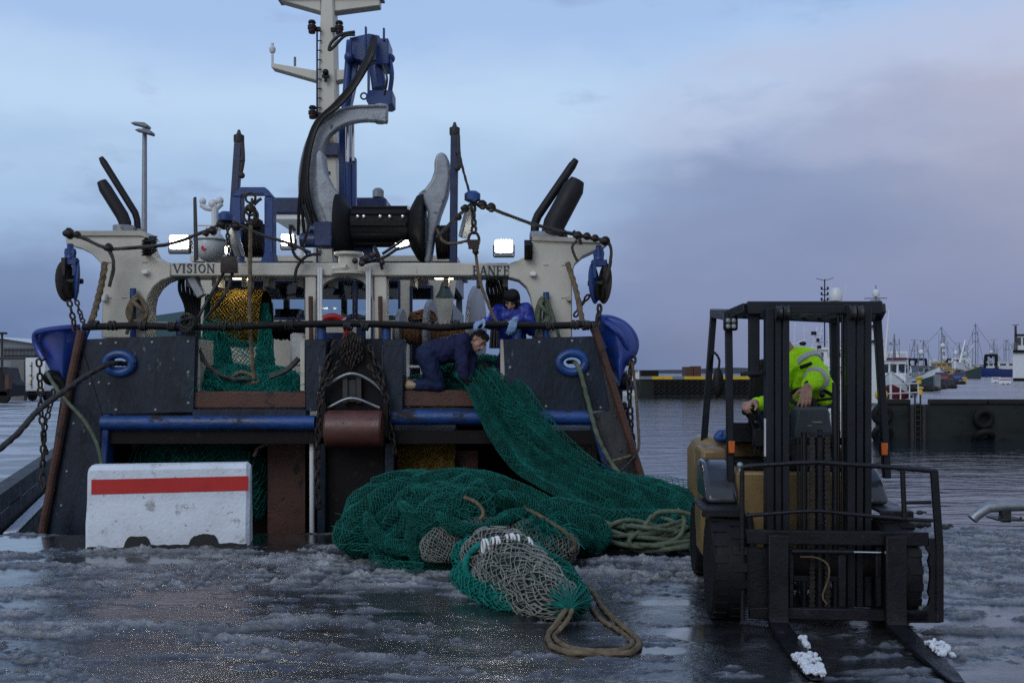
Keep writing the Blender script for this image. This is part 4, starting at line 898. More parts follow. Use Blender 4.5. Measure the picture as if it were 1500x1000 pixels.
# ---- rigging wires of the gantry
wr = lambda pts, r=.018, m='wire', s=24, Y=11.1: MB().tube([P(x, y, Y) for x, y in pts], r, 7, smooth=s, twist=70).build('rigging_wire', M[m], ship)
wr([(97, 342), (125, 350), (158, 364), (205, 362), (250, 357), (290, 343), (330, 326)], .02); wr([(332, 326), (352, 330), (380, 343), (425, 357), (455, 370)], .018)
wr([(640, 348), (665, 322), (692, 297)], .02); wr([(692, 297), (715, 304), (780, 328), (845, 344), (890, 353)], .02)
wr([(672, 222), (680, 255), (690, 290)], .014); wr([(158, 364), (166, 380), (165, 400), (160, 420)], .02, s=14); wr([(890, 353), (895, 365), (894, 385), (888, 410)], .018, s=14)
wr([(640, 335), (648, 352), (662, 357), (688, 352)], .016, 'rope')
wr([(367, 330), (366, 420), (366, 480), (372, 555)], .022, 'rope'); wr([(330, 395), (310, 430), (290, 466)], .018); wr([(342, 395), (330, 430), (300, 468)], .018)
wr([(697, 372), (703, 410), (715, 445), (728, 472), (738, 474), (744, 468)], .018, 'rope')
wr([(288, 498), (300, 530), (330, 552), (365, 556)], .024, 'wire'); wr([(438, 525), (420, 542), (395, 552)], .03, 'wire', 14)
wr([(845, 352), (838, 362), (842, 375), (846, 383)], .014, s=10); wr([(840, 338), (846, 346), (852, 358)], .018, s=8)
k = MB()
for x, y, s in ((310, 338, .05), (300, 342, .035), (325, 328, .06), (345, 331, .05), (356, 336, .035), (158, 363, .05), (100, 342, .06), (112, 344, .04), (425, 358, .03), (705, 300, .05), (718, 304, .05), (680, 305, .04), (670, 318, .035), (845, 345, .045), (858, 346, .04), (870, 349, .04), (885, 353, .05)):
    k = MB(); k.ball(P(x, y, 11.1), (s * 1.1, s * .8, s * .75)); k.ring(P(x + 2, y, 11.1), s * .9, s * .25, (.4, 1, .3), 10, 5); k.build('shackle', M['chainm'], ship)
for x, y in ((331, 322), (692, 292)):
    k = MB(); k.lathe([(.05, 0), (.09, .02), (.09, .09), (.05, .12)], P(x, y + 4, 11.1), (0, 0, 1), 14); k.build('swivel', M['bluew'], ship)
MB().beam(P(338, 332, 11.15), P(352, 376, 11.25), .12, .07).build('gallow_plate', M['galv'], ship, bevel=.01)
MB().beam(P(690, 304, 11.15), P(679, 348, 11.25), .12, .07).build('gallow_plate', M['galv'], ship, bevel=.01)
k = MB(); k.lathe([(.05, -.05), (.13, -.03), (.13, .03), (.05, .05)], P(336, 388, 11.05), (0, 1, 0), 4); k.chain([P(333, 330, 11.08), P(334, 352, 11.06), P(336, 376, 11.05)], .08, .013); k.build('snatch_block', M['chainm'], ship, bevel=.02)
k = MB(); k.chain([P(693, 300, 11.08), P(694, 322, 11.06), P(694, 342, 11.05)], .11, .017); k.ring(P(694, 352, 11.04), .06, .018, (0, 1, 0), 14, 6, sz=1.5); k.box(P(694, 358, 11.04), (.12, .06, .1)); k.ball(P(697, 368, 11.04), .04); k.build('hanging_hook', M['chainm'], ship)
# ring of wire where the left tackle meets the rail
k = MB()
for i in range(9): k.ring(P(276 + random.uniform(-4, 4), 474 + random.uniform(-3, 3), YS - .06), random.uniform(.05, .09), .014, (random.uniform(-.4, .4), 1, random.uniform(-.5, .5)), 16, 5)
k.build('wire_lashing', M['wire'], ship)
# ---- floodlights
def flood(x, y, w_, h_, Y, tilt=0, roll=0, frame=True):
    c = P(x, y, Y); W, H = w_ * Y / F, h_ * Y / F
    k = MB(); k.box((0, .05, 0), (W * 1.12, .09, H * 1.12))
    for i in range(7): k.box(((i - 3) * W * .15, .12, 0), (.008, .06, H))
    k.box((0, .03, -H * .72), (W * 1.05, .08, H * .3))
    o = k.build('floodlight', M['grey'], ship, local=True, bevel=.006); o.location = c - ship.location; o.rotation_euler = (tilt, roll, 0)
    f = MB().box((0, -.004, 0), (W * .94, .012, H * .9)).build('lit_face', M['lamp'], o, local=True)
    b = MB(); b.box((-W * .6, .06, -H * .35), (.014, .05, H * .9)); b.box((W * .6, .06, -H * .35), (.014, .05, H * .9)); b.box((0, .06, -H * .85), (W * 1.2, .05, .014)); b.build('bracket', M['steel'], o, local=True)
flood(262, 354, 27, 19, 11.25); flood(738, 360, 25, 18, 11.25); flood(421, 351, 18, 16, 11.9); flood(589, 357, 19, 7, 12.1, 0, -.25); flood(333.5, 366, 7, 11, 12)
# =====================================================================  nets
def np_mesh(name, v, q, m, parent=None, smooth=True):
    o = V((0, 0, 0)); p = parent
    while p is not None: o += p.location; p = p.parent
    v = np.asarray(v, float) - np.array(o)
    me = bpy.data.meshes.new(name); me.vertices.add(len(v)); me.vertices.foreach_set('co', v.astype(np.float32).ravel())
    me.loops.add(q.size); me.loops.foreach_set('vertex_index', q.astype(np.int32).ravel()); me.polygons.add(len(q))
    me.polygons.foreach_set('loop_start', np.arange(0, q.size, 4, dtype=np.int32)); me.polygons.foreach_set('loop_total', np.full(len(q), 4, np.int32)); me.update()
    if smooth: me.polygons.foreach_set('use_smooth', [True] * len(q))
    me.materials.append(m); ob = bpy.data.objects.new(name, me); C.objects.link(ob)
    if parent is not None: ob.parent = parent
    return ob
def grid_quads(n, m, off=0):
    i = np.arange(n * m).reshape(n, m) + off
    return np.stack([i[:-1, :-1], i[1:, :-1], i[1:, 1:], i[:-1, 1:]], -1).reshape(-1, 4)
def normals(S):
    a = np.gradient(S, axis=0); b = np.gradient(S, axis=1); n = np.cross(a, b); return n / (np.linalg.norm(n, axis=-1, keepdims=True) + 1e-12)
def twines(S, r, flip=1, jit=.25, seed=0, lift=1.6, drop=0):
    """diamond netting knotted over the grid S: every mesh bar is a thin three-sided cord"""
    n, m, _ = S.shape; rng = np.random.default_rng(seed)
    N_ = normals(S)
    if np.abs(S[n // 2, 0] - S[n // 2, -1]).sum() < 1e-3:      # a closed roll: netting on its outside
        if (N_ * (S - S.mean(1, keepdims=True))).sum() < 0: N_ = -N_
    elif N_[..., 1].mean() > 0: N_ = -N_                          # a hanging sheet: netting on the side away from the ship
    A = S + N_ * r * lift
    du = np.gradient(S, axis=0); dv = np.gradient(S, axis=1)
    A = A + du * rng.uniform(-jit, jit, (n, m, 1)) + dv * rng.uniform(-jit, jit, (n, m, 1)) + N_ * r * rng.uniform(0, 2.5, (n, m, 1))
    ii, jj = np.meshgrid(np.arange(n - 1), np.arange(m), indexing='ij'); ok = (ii + jj) % 2 == 0
    E0, E1 = [], []
    for s in (1, -1):
        k = ok & (jj + s >= 0) & (jj + s < m)
        E0.append(np.stack([ii[k], jj[k]], 1)); E1.append(np.stack([ii[k] + 1, jj[k] + s], 1))
    # rows starting on odd parity close the diamonds
    E0 = np.vstack(E0); E1 = np.vstack(E1)
    if drop: k = rng.random(len(E0)) > drop; E0, E1 = E0[k], E1[k]
    p0, p1 = A[E0[:, 0], E0[:, 1]], A[E1[:, 0], E1[:, 1]]; nn = N_[E0[:, 0], E0[:, 1]]
    d = p1 - p0; d /= np.linalg.norm(d, axis=1, keepdims=True) + 1e-12
    s = np.cross(d, nn); s /= np.linalg.norm(s, axis=1, keepdims=True) + 1e-12; u = np.cross(s, d)
    ring = [u * r, -u * .5 * r + s * .87 * r, -u * .5 * r - s * .87 * r]
    v = np.stack([p0 + ring[0], p0 + ring[1], p0 + ring[2], p1 + ring[0], p1 + ring[1], p1 + ring[2]], 1).reshape(-1, 3)
    b = np.arange(len(p0))[:, None] * 6
    q = np.concatenate([b + np.array([0, 1, 4, 3]), b + np.array([1, 2, 5, 4]), b + np.array([2, 0, 3, 5])])
    return v, q
class NetBag:
    """collects several folds of one net into a layer mesh and a twine mesh"""
    def __init__(s): s.lv, s.lq, s.tv, s.tq, s.nl, s.nt = [], [], [], [], 0, 0
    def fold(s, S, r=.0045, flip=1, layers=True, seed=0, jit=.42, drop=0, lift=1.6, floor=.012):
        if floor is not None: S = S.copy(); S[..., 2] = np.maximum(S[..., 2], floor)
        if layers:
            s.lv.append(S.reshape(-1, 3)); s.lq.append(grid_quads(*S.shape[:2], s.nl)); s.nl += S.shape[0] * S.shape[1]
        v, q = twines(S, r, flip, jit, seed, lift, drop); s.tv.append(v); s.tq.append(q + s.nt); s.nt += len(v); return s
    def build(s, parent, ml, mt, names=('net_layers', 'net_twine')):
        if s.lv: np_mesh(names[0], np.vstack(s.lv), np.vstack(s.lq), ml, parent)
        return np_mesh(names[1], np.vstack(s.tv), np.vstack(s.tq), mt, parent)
def lobe(path, nu, nv, depth=1.0, pleat=(.10, 7), rough=.16, seed=0, squash=1.0, floor=.012, dens=1.0):
    nu, nv = int(nu * dens), int(nv * dens)
    """a gathered roll of net along path [(px, py, Y, radius px)]; full tube with pleats along its length"""
    p = spline([(*P(a, b, Y), r * Y / F) for a, b, Y, r in path], nu); c, R = p[:, :3], p[:, 3]
    t, A, B = frames(c); v = np.linspace(0, 2 * PI, nv); u = np.linspace(0, 1, nu)
    U, W = np.meshgrid(u, v, indexing='ij')
    cyc = np.stack([np.cos(W), np.sin(W)], -1) * 1.6
    n1 = fbm(U * 6 + 10 * seed + cyc[..., 0], cyc[..., 1] + U * 2 + seed, seed, 4) - .5
    ph = 3 * (fbm(U * 3 + seed, U * 0 + cyc[..., 0] * .6, seed + 5, 2) - .5)
    k = 1 + rough * 2 * n1 + pleat[0] * np.abs(np.sin(W * pleat[1] / 2 + ph * 3 + U * 2)) - pleat[0] * .5
    cr = np.sin(W * pleat[1] / 2 + ph * 2.2 + U * 3 + seed); k = k - .20 * np.exp(-(cr / .22) ** 2) * (.4 + 1.2 * fbm(U * 5, cyc[..., 0] + seed, seed + 9, 2))
    end = np.clip(np.minimum(U, 1 - U) / .09, 0, 1) ** .5; k = k * (.25 + .75 * end)
    S = c[:, None] + (A[:, None] * np.cos(W)[..., None] + B[:, None] * np.sin(W)[..., None] * squash) * (R[:, None] * k)[..., None]
    S[..., 1] = c[:, None, 1] + (S[..., 1] - c[:, None, 1]) * depth
    if floor is not None: S[..., 2] = np.where(S[..., 2] < floor, floor, S[..., 2])
    return S
def sheet(left, right, nu, nv, folds=3., amp=.07, seed=0, v0=0., v1=1., rough=.05, bulge=.0):
    a = spline([tuple(P(*q)) for q in left], nu); b = spline([tuple(P(*q)) for q in right], nu)
    v = np.linspace(v0, v1, nv); u = np.linspace(0, 1, nu); U, W = np.meshgrid(u, v, indexing='ij')
    S = a[:, None] * (1 - W[..., None]) + b[:, None] * W[..., None]
    t = np.gradient(S, axis=0); t /= np.linalg.norm(t, axis=-1, keepdims=True); x = np.gradient(S, axis=1); x /= np.linalg.norm(x, axis=-1, keepdims=True)
    n = np.cross(t, x); n *= np.where((n[..., 1:2] - .5 * n[..., 2:3]) > 0, -1, 1)
    ph = fbm(U * 2.5 + seed, W * 1.2 + seed, seed, 3) * 1.3
    d = amp * (1 - np.abs(np.sin(PI * (W * folds + ph)))) * (.5 + .5 * np.sin(PI * np.clip(W, 0, 1))) + rough * (fbm(U * 9, W * 5, seed + 3, 4) - .5) + bulge * np.sin(PI * np.clip(W, 0, 1))
    return S + n * d[..., None]

# ---- the net running from the deck over the stern onto the quay
nr = thing('trawl_net', 'green trawl net running from the deck over the stern rail down to the quay', 'fishing net', (.9, 10.2, 0))
lf = [(655, 549, 11.4), (668, 553, 11.1), (684, 572, 10.84), (700, 608, 10.72), (722, 650, 10.55), (752, 690, 10.35), (795, 722, 10.1), (845, 752, 9.8), (878, 782, 9.6), (890, 800, 9.5)]
rt = [(735, 552, 11.3), (752, 560, 11.05), (772, 580, 10.86), (802, 622, 10.78), (840, 662, 10.7), (880, 690, 10.6), (930, 704, 10.5), (975, 712, 10.35), (1018, 732, 10.1), (1035, 765, 9.7)]
bag = NetBag()
bag.fold(sheet(lf, rt, 230, 86, 3.2, .16, 3, rough=.07), r=.0034, flip=1, seed=2)
bag.fold(sheet(lf, rt, 100, 52, 3.2, .19, 4, v0=.0, v1=1.14, rough=.07), r=.0034, flip=1, layers=False, seed=5, jit=.3)
bag.fold(sheet([(850, 700, 10.5), (870, 735, 10.0), (880, 770, 9.7), (885, 795, 9.5)], [(960, 705, 10.5), (1000, 722, 10.2), (1022, 745, 9.9), (1028, 775, 9.6)], 70, 60, 3, .1, 8), r=.0042, seed=6)
bag.fold(lobe([(790, 745, 9.9, 18), (840, 760, 9.7, 26), (880, 772, 9.6, 26), (940, 770, 9.7, 22), (1010, 765, 9.8, 16)], 70, 44, .8, seed=9), r=.0045, seed=7)
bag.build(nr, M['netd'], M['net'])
# ---- heap in front of it
nh = thing('trawl_net', 'big heap of green trawl net lying on the slush in front of the trawler', 'fishing net', (-.4, 9, 0))
bag = NetBag()
bag.fold(lobe([(560, 800, 9.5, 34), (620, 782, 9.5, 48), (690, 778, 9.5, 50), (760, 788, 9.5, 40), (850, 802, 9.5, 28)], 90, 60, .9, (.12, 9), .2, 1, dens=1.35), r=.0038, seed=1)
bag.fold(lobe([(520, 812, 8.95, 26), (528, 785, 8.95, 38), (552, 752, 9.0, 44), (590, 722, 9.1, 32), (640, 709, 9.25, 18)], 62, 62, .9, (.12, 6), .18, 2, dens=1.35), r=.0038, seed=2)
bag.fold(lobe([(560, 822, 8.8, 20), (575, 800, 8.8, 34), (600, 770, 8.75, 42), (630, 745, 8.8, 36), (672, 730, 8.9, 24)], 60, 56, .9, (.14, 7), .2, 3, dens=1.35), r=.0038, seed=3)
bag.fold(lobe([(598, 800, 8.65, 16), (620, 785, 8.6, 30), (652, 760, 8.55, 38), (690, 745, 8.6, 32), (712, 748, 8.7, 14)], 56, 52, .9, (.16, 7), .2, 4, dens=1.35), r=.0038, seed=4)
bag.fold(lobe([(578, 724, 9.1, 14), (620, 706, 9.05, 12), (675, 699, 9.0, 12), (730, 711, 8.95, 14), (785, 738, 8.9, 17), (832, 768, 8.85, 20), (866, 795, 8.8, 14)], 120, 34, .8, (.2, 5), .1, 5, dens=1.35), r=.0038, seed=5)
bag.fold(lobe([(640, 742, 8.9, 12), (668, 722, 8.9, 20), (700, 714, 9.0, 20), (720, 730, 9.0, 22), (716, 756, 8.9, 18)], 44, 36, .9, (.14, 6), .18, 6, dens=1.35), r=.0038, seed=6)
bag.fold(lobe([(700, 752, 8.95, 14), (740, 742, 9.0, 24), (785, 760, 9.0, 26), (825, 785, 8.95, 22), (835, 800, 8.9, 12)], 60, 42, .9, (.16, 6), .18, 7, dens=1.35), r=.0038, seed=7)
bag.fold(lobe([(838, 805, 9.1, 14), (850, 790, 9.1, 26), (870, 786, 9.1, 26), (886, 800, 9.1, 14)], 44, 40, .9, (.14, 5), .16, 8, dens=1.35), r=.0038, seed=8)
bag.fold(lobe([(600, 828, 8.6, 12), (640, 818, 8.55, 18), (690, 812, 8.6, 18), (730, 818, 8.6, 10)], 50, 34, .9, (.14, 5), .2, 9, dens=1.35), r=.0038, seed=9)
for n_, pth_ in enumerate(([(604, 716, 8.72, 5), (640, 726, 8.62, 9), (680, 722, 8.6, 8), (712, 738, 8.6, 7), (724, 758, 8.6, 4)], [(536, 752, 8.62, 4), (548, 780, 8.5, 9), (580, 800, 8.42, 10), (616, 806, 8.38, 5)],
                           [(640, 752, 8.32, 4), (668, 772, 8.26, 9), (706, 776, 8.3, 8), (744, 758, 8.5, 8), (772, 748, 8.62, 4)], [(730, 722, 8.75, 5), (768, 738, 8.65, 10), (800, 760, 8.6, 11), (822, 786, 8.6, 5)], [(585, 735, 8.6, 4), (606, 762, 8.46, 8), (602, 796, 8.4, 9), (612, 822, 8.4, 4)])):
    bag.fold(lobe(pth_, 70, 26, .8, (.3, 4), .3, 31 + n_), r=.0038, seed=31 + n_)
bag.fold(sheet([(642, 712, 8.75), (654, 735, 8.5), (668, 752, 8.35), (690, 764, 8.3)], [(706, 706, 8.8), (724, 726, 8.6), (726, 750, 8.5), (716, 770, 8.4)], 18, 14, 1.5, .08, 41), r=.0042, layers=False, seed=41, floor=None, jit=.4)
bag.fold(sheet([(540, 802, 8.5), (560, 815, 8.45), (590, 824, 8.4), (620, 828, 8.36)], [(545, 824, 8.5), (566, 832, 8.4), (596, 838, 8.3), (622, 838, 8.3)], 26, 10, 1.2, .05, 42), r=.0042, layers=False, seed=42, jit=.45)
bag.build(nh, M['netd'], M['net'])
rs_ = random.Random(21); k = MB()
for i in range(70):
    x, y = rs_.uniform(510, 860), rs_.uniform(705, 825); q = 1 - ((x - 665) / 190) ** 2 - ((y - 775) / 72) ** 2
    if q < .05: continue
    Yq = 8.95 - .62 * math.sqrt(q); a_ = rs_.uniform(0, PI); l_ = rs_.uniform(10, 34)
    pts_ = [(x - math.cos(a_) * l_, y - math.sin(a_) * l_ * .6, Yq + .03), (x, y + rs_.uniform(-7, 7), Yq - .03), (x + math.cos(a_ + .5) * l_, y + math.sin(a_ + .5) * l_ * .6, Yq + .03)]
    k.tube([P(*p_) for p_ in pts_], rs_.uniform(.002, .0042), 5, smooth=12)
k.build('loose_strands', M['net'], nh)
bag = NetBag()
bag.fold(lobe([(618, 812, 8.45, 12), (650, 796, 8.4, 24), (700, 784, 8.45, 24), (745, 786, 8.5, 22)], 66, 44, .9, (.12, 5), .12, 11), r=.0045, seed=11)
bag.fold(lobe([(722, 782, 8.6, 12), (755, 782, 8.6, 20), (800, 792, 8.6, 22), (828, 806, 8.6, 20), (838, 818, 8.6, 8)], 44, 32, .9, (.1, 5), .12, 12), r=.006, seed=12)
bag.build(nh, M['netgd'], M['netg'], ('grey_layers', 'grey_twine'))
k = MB(); k.tube([P(680, 728, 8.42), P(698, 736, 8.36), P(708, 750, 8.32), P(704, 760, 8.3)], .016, 9, smooth=20, twist=50); k.tube([P(755, 735, 8.66), P(785, 752, 8.55), P(815, 770, 8.45), P(838, 788, 8.42), P(842, 800, 8.42), P(836, 806, 8.42)], .018, 9, smooth=40, twist=50)
k.build('head_rope', M['rope'], nh)
def tuft(parent, c, r, n, m, seed, name='frayed_tuft'):
    rng = random.Random(seed); k = MB()
    for i in range(n):
        d = V((rng.gauss(0, 1), rng.gauss(0, 1), rng.gauss(.2, .9))).normalized(); q = c + d * r * rng.uniform(.2, .6)
        e = V((rng.gauss(0, 1), rng.gauss(0, 1), rng.gauss(0, .6))) * r * .45
        k.tube([c + d * r * .1, q + e * .5, q + d * r * .25 + e, q + d * r * .2 + e * 1.5 - V((0, 0, r * .25))], .0026, 4, smooth=7)
    return k.build(name, m, parent)
tuft(nh, P(800, 776, 8.5), .16, 150, M['nett'], 3)
tuft(nh, P(785, 770, 8.55), .13, 90, M['net'], 4)
# ---- codend
ce = thing('net_codend', 'pale grey and turquoise net codend with white rings lying in front of the green heap', 'net bag', (.1, 8, 0))
bag = NetBag()
pth = [(706, 808, 8.0, 34), (728, 822, 7.75, 46), (760, 846, 7.35, 48), (795, 868, 7.0, 40), (820, 882, 6.8, 30), (833, 889, 6.72, 16)]
bag.fold(lobe(pth, 46, 56, .9, (.18, 7), .22, 21, squash=.9), r=.0055, seed=21, jit=.16)
bag.fold(lobe(pth, 30, 40, .92, (.18, 7), .24, 22, squash=.94), r=.0055, seed=22, layers=False, jit=.22, drop=.25)
bag.build(ce, M['netgd'], M['netg'])
bag = NetBag()
bag.fold(lobe([(672, 836, 8.0, 12), (688, 842, 7.9, 26), (704, 860, 7.55, 25), (732, 876, 7.2, 18), (756, 888, 7.0, 8)], 34, 28, .9, (.16, 6), .2, 23), r=.006, seed=23, jit=.35)
bag.fold(lobe([(668, 826, 8.1, 10), (684, 812, 8.1, 18), (700, 802, 8.1, 16)], 20, 22, .9, (.16, 5), .2, 24), r=.006, seed=24, jit=.35)
bag.build(ce, M['nettd'], M['nett'], ('turquoise_layers', 'turquoise_twine'))
bag = NetBag()
bag.fold(lobe([(786, 818, 7.75, 12), (812, 840, 7.35, 20), (838, 868, 7.0, 20), (852, 892, 6.78, 10)], 40, 28, .9, (.16, 5), .16, 25), r=.005, seed=25)
bag.build(ce, M['netd'], M['net'], ('green_layers', 'green_twine'))
k = MB(); k.tube([P(690, 850, 7.56), P(682, 828, 7.56), P(690, 808, 7.56), P(710, 795, 7.56), (P(740, 789, 7.56)), P(775, 794, 7.56), P(800, 810, 7.56)], .026, 9, smooth=50, twist=40); k.build('mouth_rope', M['nett'], ce)
k = MB()
for i, (x, y) in enumerate(((708, 800), (714, 799), (720, 797), (726, 796), (731, 795), (741, 793), (747, 792), (753, 791), (758, 793), (773, 797), (779, 800))):
    k.ring(P(x, y, 7.50), .034, .0095, (1, .35, .25 * math.sin(i * 2)), 16, 7, sz=1.5)
k.build('lacing_rings', M['white'], ce)
k = MB()
rng_ = random.Random(77)
for i in range(60):
    a = rng_.uniform(0, 2 * PI); c0 = P(834, 893, 6.60); e = c0 + V((math.cos(a) * .13 * rng_.uniform(.5, 1.1), .06 + .06 * rng_.random(), max(-.09, math.sin(a) * .12 + .03) * rng_.uniform(.5, 1.1)))
    k.tube([c0, (c0 + e) / 2 + V((0, -.03, .02)), e, e + V((math.cos(a) * .03, .03, math.sin(a) * .03))], .005, 4, smooth=7)
k.build('gathered_end', M['net'], ce)
# ---- ropes on the ground
def grope(pts, r, m, name, label, cat='rope', s=80, tw=45):
    return tag(MB().tube([tuple(G(x, y, r * .9)) if len(q) == 2 else tuple(P(x, y, q[2])) for q in pts for x, y in [q[:2]]], r, 9, smooth=s, twist=tw).build(name, m), label, cat)
grope([(829, 893, 6.58), (818, 908, 6.5), (806, 924), (803, 936), (812, 948), (840, 955), (880, 957), (918, 956), (935, 947), (934, 936), (916, 920), (893, 900), (880, 885), (872, 870), (862, 858)], .019, M['rope'], 'rope_loop', 'thick tan rope looped on the slush from the tied end of the codend')
grope([(838, 893, 6.58), (832, 907, 6.5), (818, 924), (812, 932), (824, 944), (850, 951), (890, 953), (916, 950), (926, 940), (905, 922), (882, 908), (868, 892), (860, 880)], .016, M['rope'], 'rope_loop', 'thinner inner loop of tan rope beside the thick loop at the codend')
rc = MB(); rng = random.Random(5)
for i in range(15):
    cx, cy, Y = 948 + rng.uniform(-16, 22), 782 - i * 1.5, 9.55 + rng.uniform(-.12, .12)
    w_, h_ = rng.uniform(38, 60), rng.uniform(9, 13); ph = rng.uniform(0, 6)
    pts = []
    for q in range(16):
        a = 2 * PI * q / 16; X = PX(cx, Y) + w_ * Y / F * math.cos(a) * (1 + .08 * math.sin(2 * a + ph)); Yq = Y + .30 * math.sin(a) * (1 + .12 * math.cos(3 * a + ph))
        pts.append((X, Yq, max(.03, .03 + i * .016 + .03 * math.sin(a * 2 + ph))))
    rc.tube(spline(pts + pts[:1], 50)[:-1], .021, 8, closed=True)
rc.tube([P(992, 745, 9.3), P(1002, 760, 9.25), P(995, 785, 9.2), P(965, 797, 9.15), P(930, 800, 9.15), P(922, 790, 9.15), P(940, 775, 9.2), P(955, 755, 9.3)], .021, 8, smooth=50)
rc.tube([P(955, 760, 9.3), P(965, 750, 9.25), P(1000, 750, 9.25), P(1022, 762, 9.3), P(1018, 790, 9.3), P(985, 796, 9.3)], .021, 8, smooth=50)
rc.tube([P(888, 775, 9.4), P(905, 764, 9.35), P(930, 762, 9.4), P(960, 770, 9.4)], .021, 8, smooth=30)
tag(rc.build('rope_coil', M['ropeg']), 'tangled coil of thick green grey rope on the slush beside the net', 'rope coil')

# ---- nets on board
yn = thing('net_drum_roll', 'yellow net wound in a thick roll on a drum behind the stern rail', 'fishing net', tuple(P(355, 505, 12.2)))
bag = NetBag()
def roll(cx, cy, half, r, Y, nu, nv, seed):
    c = P(cx, cy, Y); u = np.linspace(-half, half, nu); v = np.linspace(0, 2 * PI, nv); U, W = np.meshgrid(u, v, indexing='ij')
    k = r * (1 + .09 * (fbm(U * 5 + 20, np.cos(W) * 2 + 10, seed, 3) - .5) + .08 * (fbm(U * 18 + 20, np.sin(W) * 5 + 10, seed + 2, 3) - .5))
    return np.stack([c.x + U, c.y + np.cos(W) * k, c.z + np.sin(W) * k], -1)
bag.fold(roll(355, 466, .30, .33, 12.2, 30, 84, 3), r=.0062, flip=-1, seed=31, jit=.3); bag.build(yn, M['netyd'], M['nety'])
lay = roll(355, 466, .30, .30, 12.2, 10, 20, 3)
gn = thing('fishing_net', 'turquoise net hanging from the yellow drum and heaped on the deck below', 'fishing net', tuple(P(365, 575, 11.4)))
bag = NetBag()
bag.fold(sheet([(302, 432, 12.1), (298, 475, 12.0), (296, 520, 11.9), (300, 556, 11.8)], [(322, 432, 12.1), (330, 480, 11.95), (340, 520, 11.8), (348, 556, 11.7)], 44, 26, 2.2, .06, 5), r=.0055, seed=41, jit=.35)
bag.fold(sheet([(322, 492, 11.85), (334, 520, 11.8), (340, 545, 11.7), (342, 562, 11.6)], [(386, 505, 11.85), (398, 525, 11.8), (405, 545, 11.7), (408, 562, 11.6)], 26, 24, 2, .05, 6), r=.006, layers=False, seed=42, jit=.35)
bag.fold(sheet([(384, 445, 12.0), (380, 490, 11.9), (374, 530, 11.8), (368, 556, 11.7)], [(396, 445, 12.0), (398, 480, 11.9), (402, 520, 11.8), (404, 556, 11.7)], 40, 22, 1.6, .05, 7), r=.0055, seed=43, jit=.35)
bag.fold(lobe([(286, 562, 11.35, 10), (310, 555, 11.35, 18), (345, 558, 11.35, 22), (385, 564, 11.35, 16), (420, 562, 11.35, 17), (444, 568, 11.35, 8)], 60, 36, 1, (.2, 6), .3, 44, floor=None), r=.006, seed=44, jit=.45, floor=None)
bag.fold(lobe([(330, 572, 11.25, 10), (365, 566, 11.25, 14), (400, 572, 11.25, 14), (440, 574, 11.25, 8)], 44, 30, 1, (.2, 6), .3, 45, floor=None), r=.006, seed=45, jit=.45, floor=None)
bag.fold(lobe([(360, 562, 11.4, 8), (385, 549, 11.4, 9), (415, 548, 11.4, 9), (438, 560, 11.4, 8)], 34, 24, 1, (.2, 6), .3, 46, floor=None), r=.006, seed=46, jit=.45, floor=None)
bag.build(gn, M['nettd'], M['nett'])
tuft(gn, P(318, 485, 11.8), .22, 120, M['nett'], 9)
tuft(gn, P(300, 566, 11.2), .2, 130, M['nett'], 10); tuft(gn, P(430, 566, 11.2), .18, 110, M['nett'], 11)
tag(MB().tube([P(340, 552, 11.2), P(352, 545, 11.2), P(368, 549, 11.2), P(378, 558, 11.15), P(362, 562, 11.15)], .022, 8, smooth=24, twist=40).build('deck_rope', M['rope']), 'short tan rope lying on the turquoise net heap on deck', 'rope')
g2 = thing('fishing_net', 'green net bunched on deck under the kneeling man', 'fishing net', tuple(P(665, 575, 11.4)))
bag = NetBag()
bag.fold(lobe([(590, 566, 11.5, 6), (612, 560, 11.5, 9), (640, 566, 11.5, 10), (676, 566, 11.4, 12), (700, 566, 11.3, 9)], 60, 26, 1, (.2, 6), .3, 51, floor=None), r=.006, seed=51, jit=.4, floor=None)
bag.fold(lobe([(640, 548, 11.6, 10), (660, 545, 11.6, 18), (680, 552, 11.5, 17), (694, 562, 11.3, 10)], 40, 30, 1, (.2, 6), .3, 52, floor=None), r=.006, seed=52, jit=.4, floor=None)
bag.fold(lobe([(684, 534, 11.7, 5), (705, 529, 11.7, 7), (730, 531, 11.7, 7), (738, 534, 11.7, 5)], 40, 20, 1, (.2, 6), .3, 53, floor=None), r=.006, seed=53, jit=.4, floor=None)
bag.build(g2, M['nettd'], M['net'])
# dim nets in the covered space under the stern
y2 = thing('fishing_net', 'dim yellow net hanging in the dark space under the stern', 'fishing net', tuple(P(625, 720, 11.6)))
bag = NetBag(); bag.fold(sheet([(584, 648, 11.5), (583, 672, 11.45), (584, 705, 11.45)], [(668, 650, 11.5), (666, 675, 11.45), (664, 705, 11.45)], 34, 44, 3, .06, 61), r=.006, seed=61, floor=None); bag.build(y2, M['netyd'], M['nety'])
g3 = thing('fishing_net', 'dark bundled net stowed behind the white barrier under the stern', 'fishing net', tuple(P(280, 740, 11.7)))
bag = NetBag(); bag.fold(lobe([(200, 760, 11.7, 20), (235, 690, 11.7, 40), (300, 675, 11.7, 44), (350, 690, 11.7, 40), (375, 760, 11.7, 20)], 60, 44, 1, (.16, 7), .25, 62, floor=None), r=.006, seed=62, floor=None); bag.build(g3, M['netd'], M['net'])
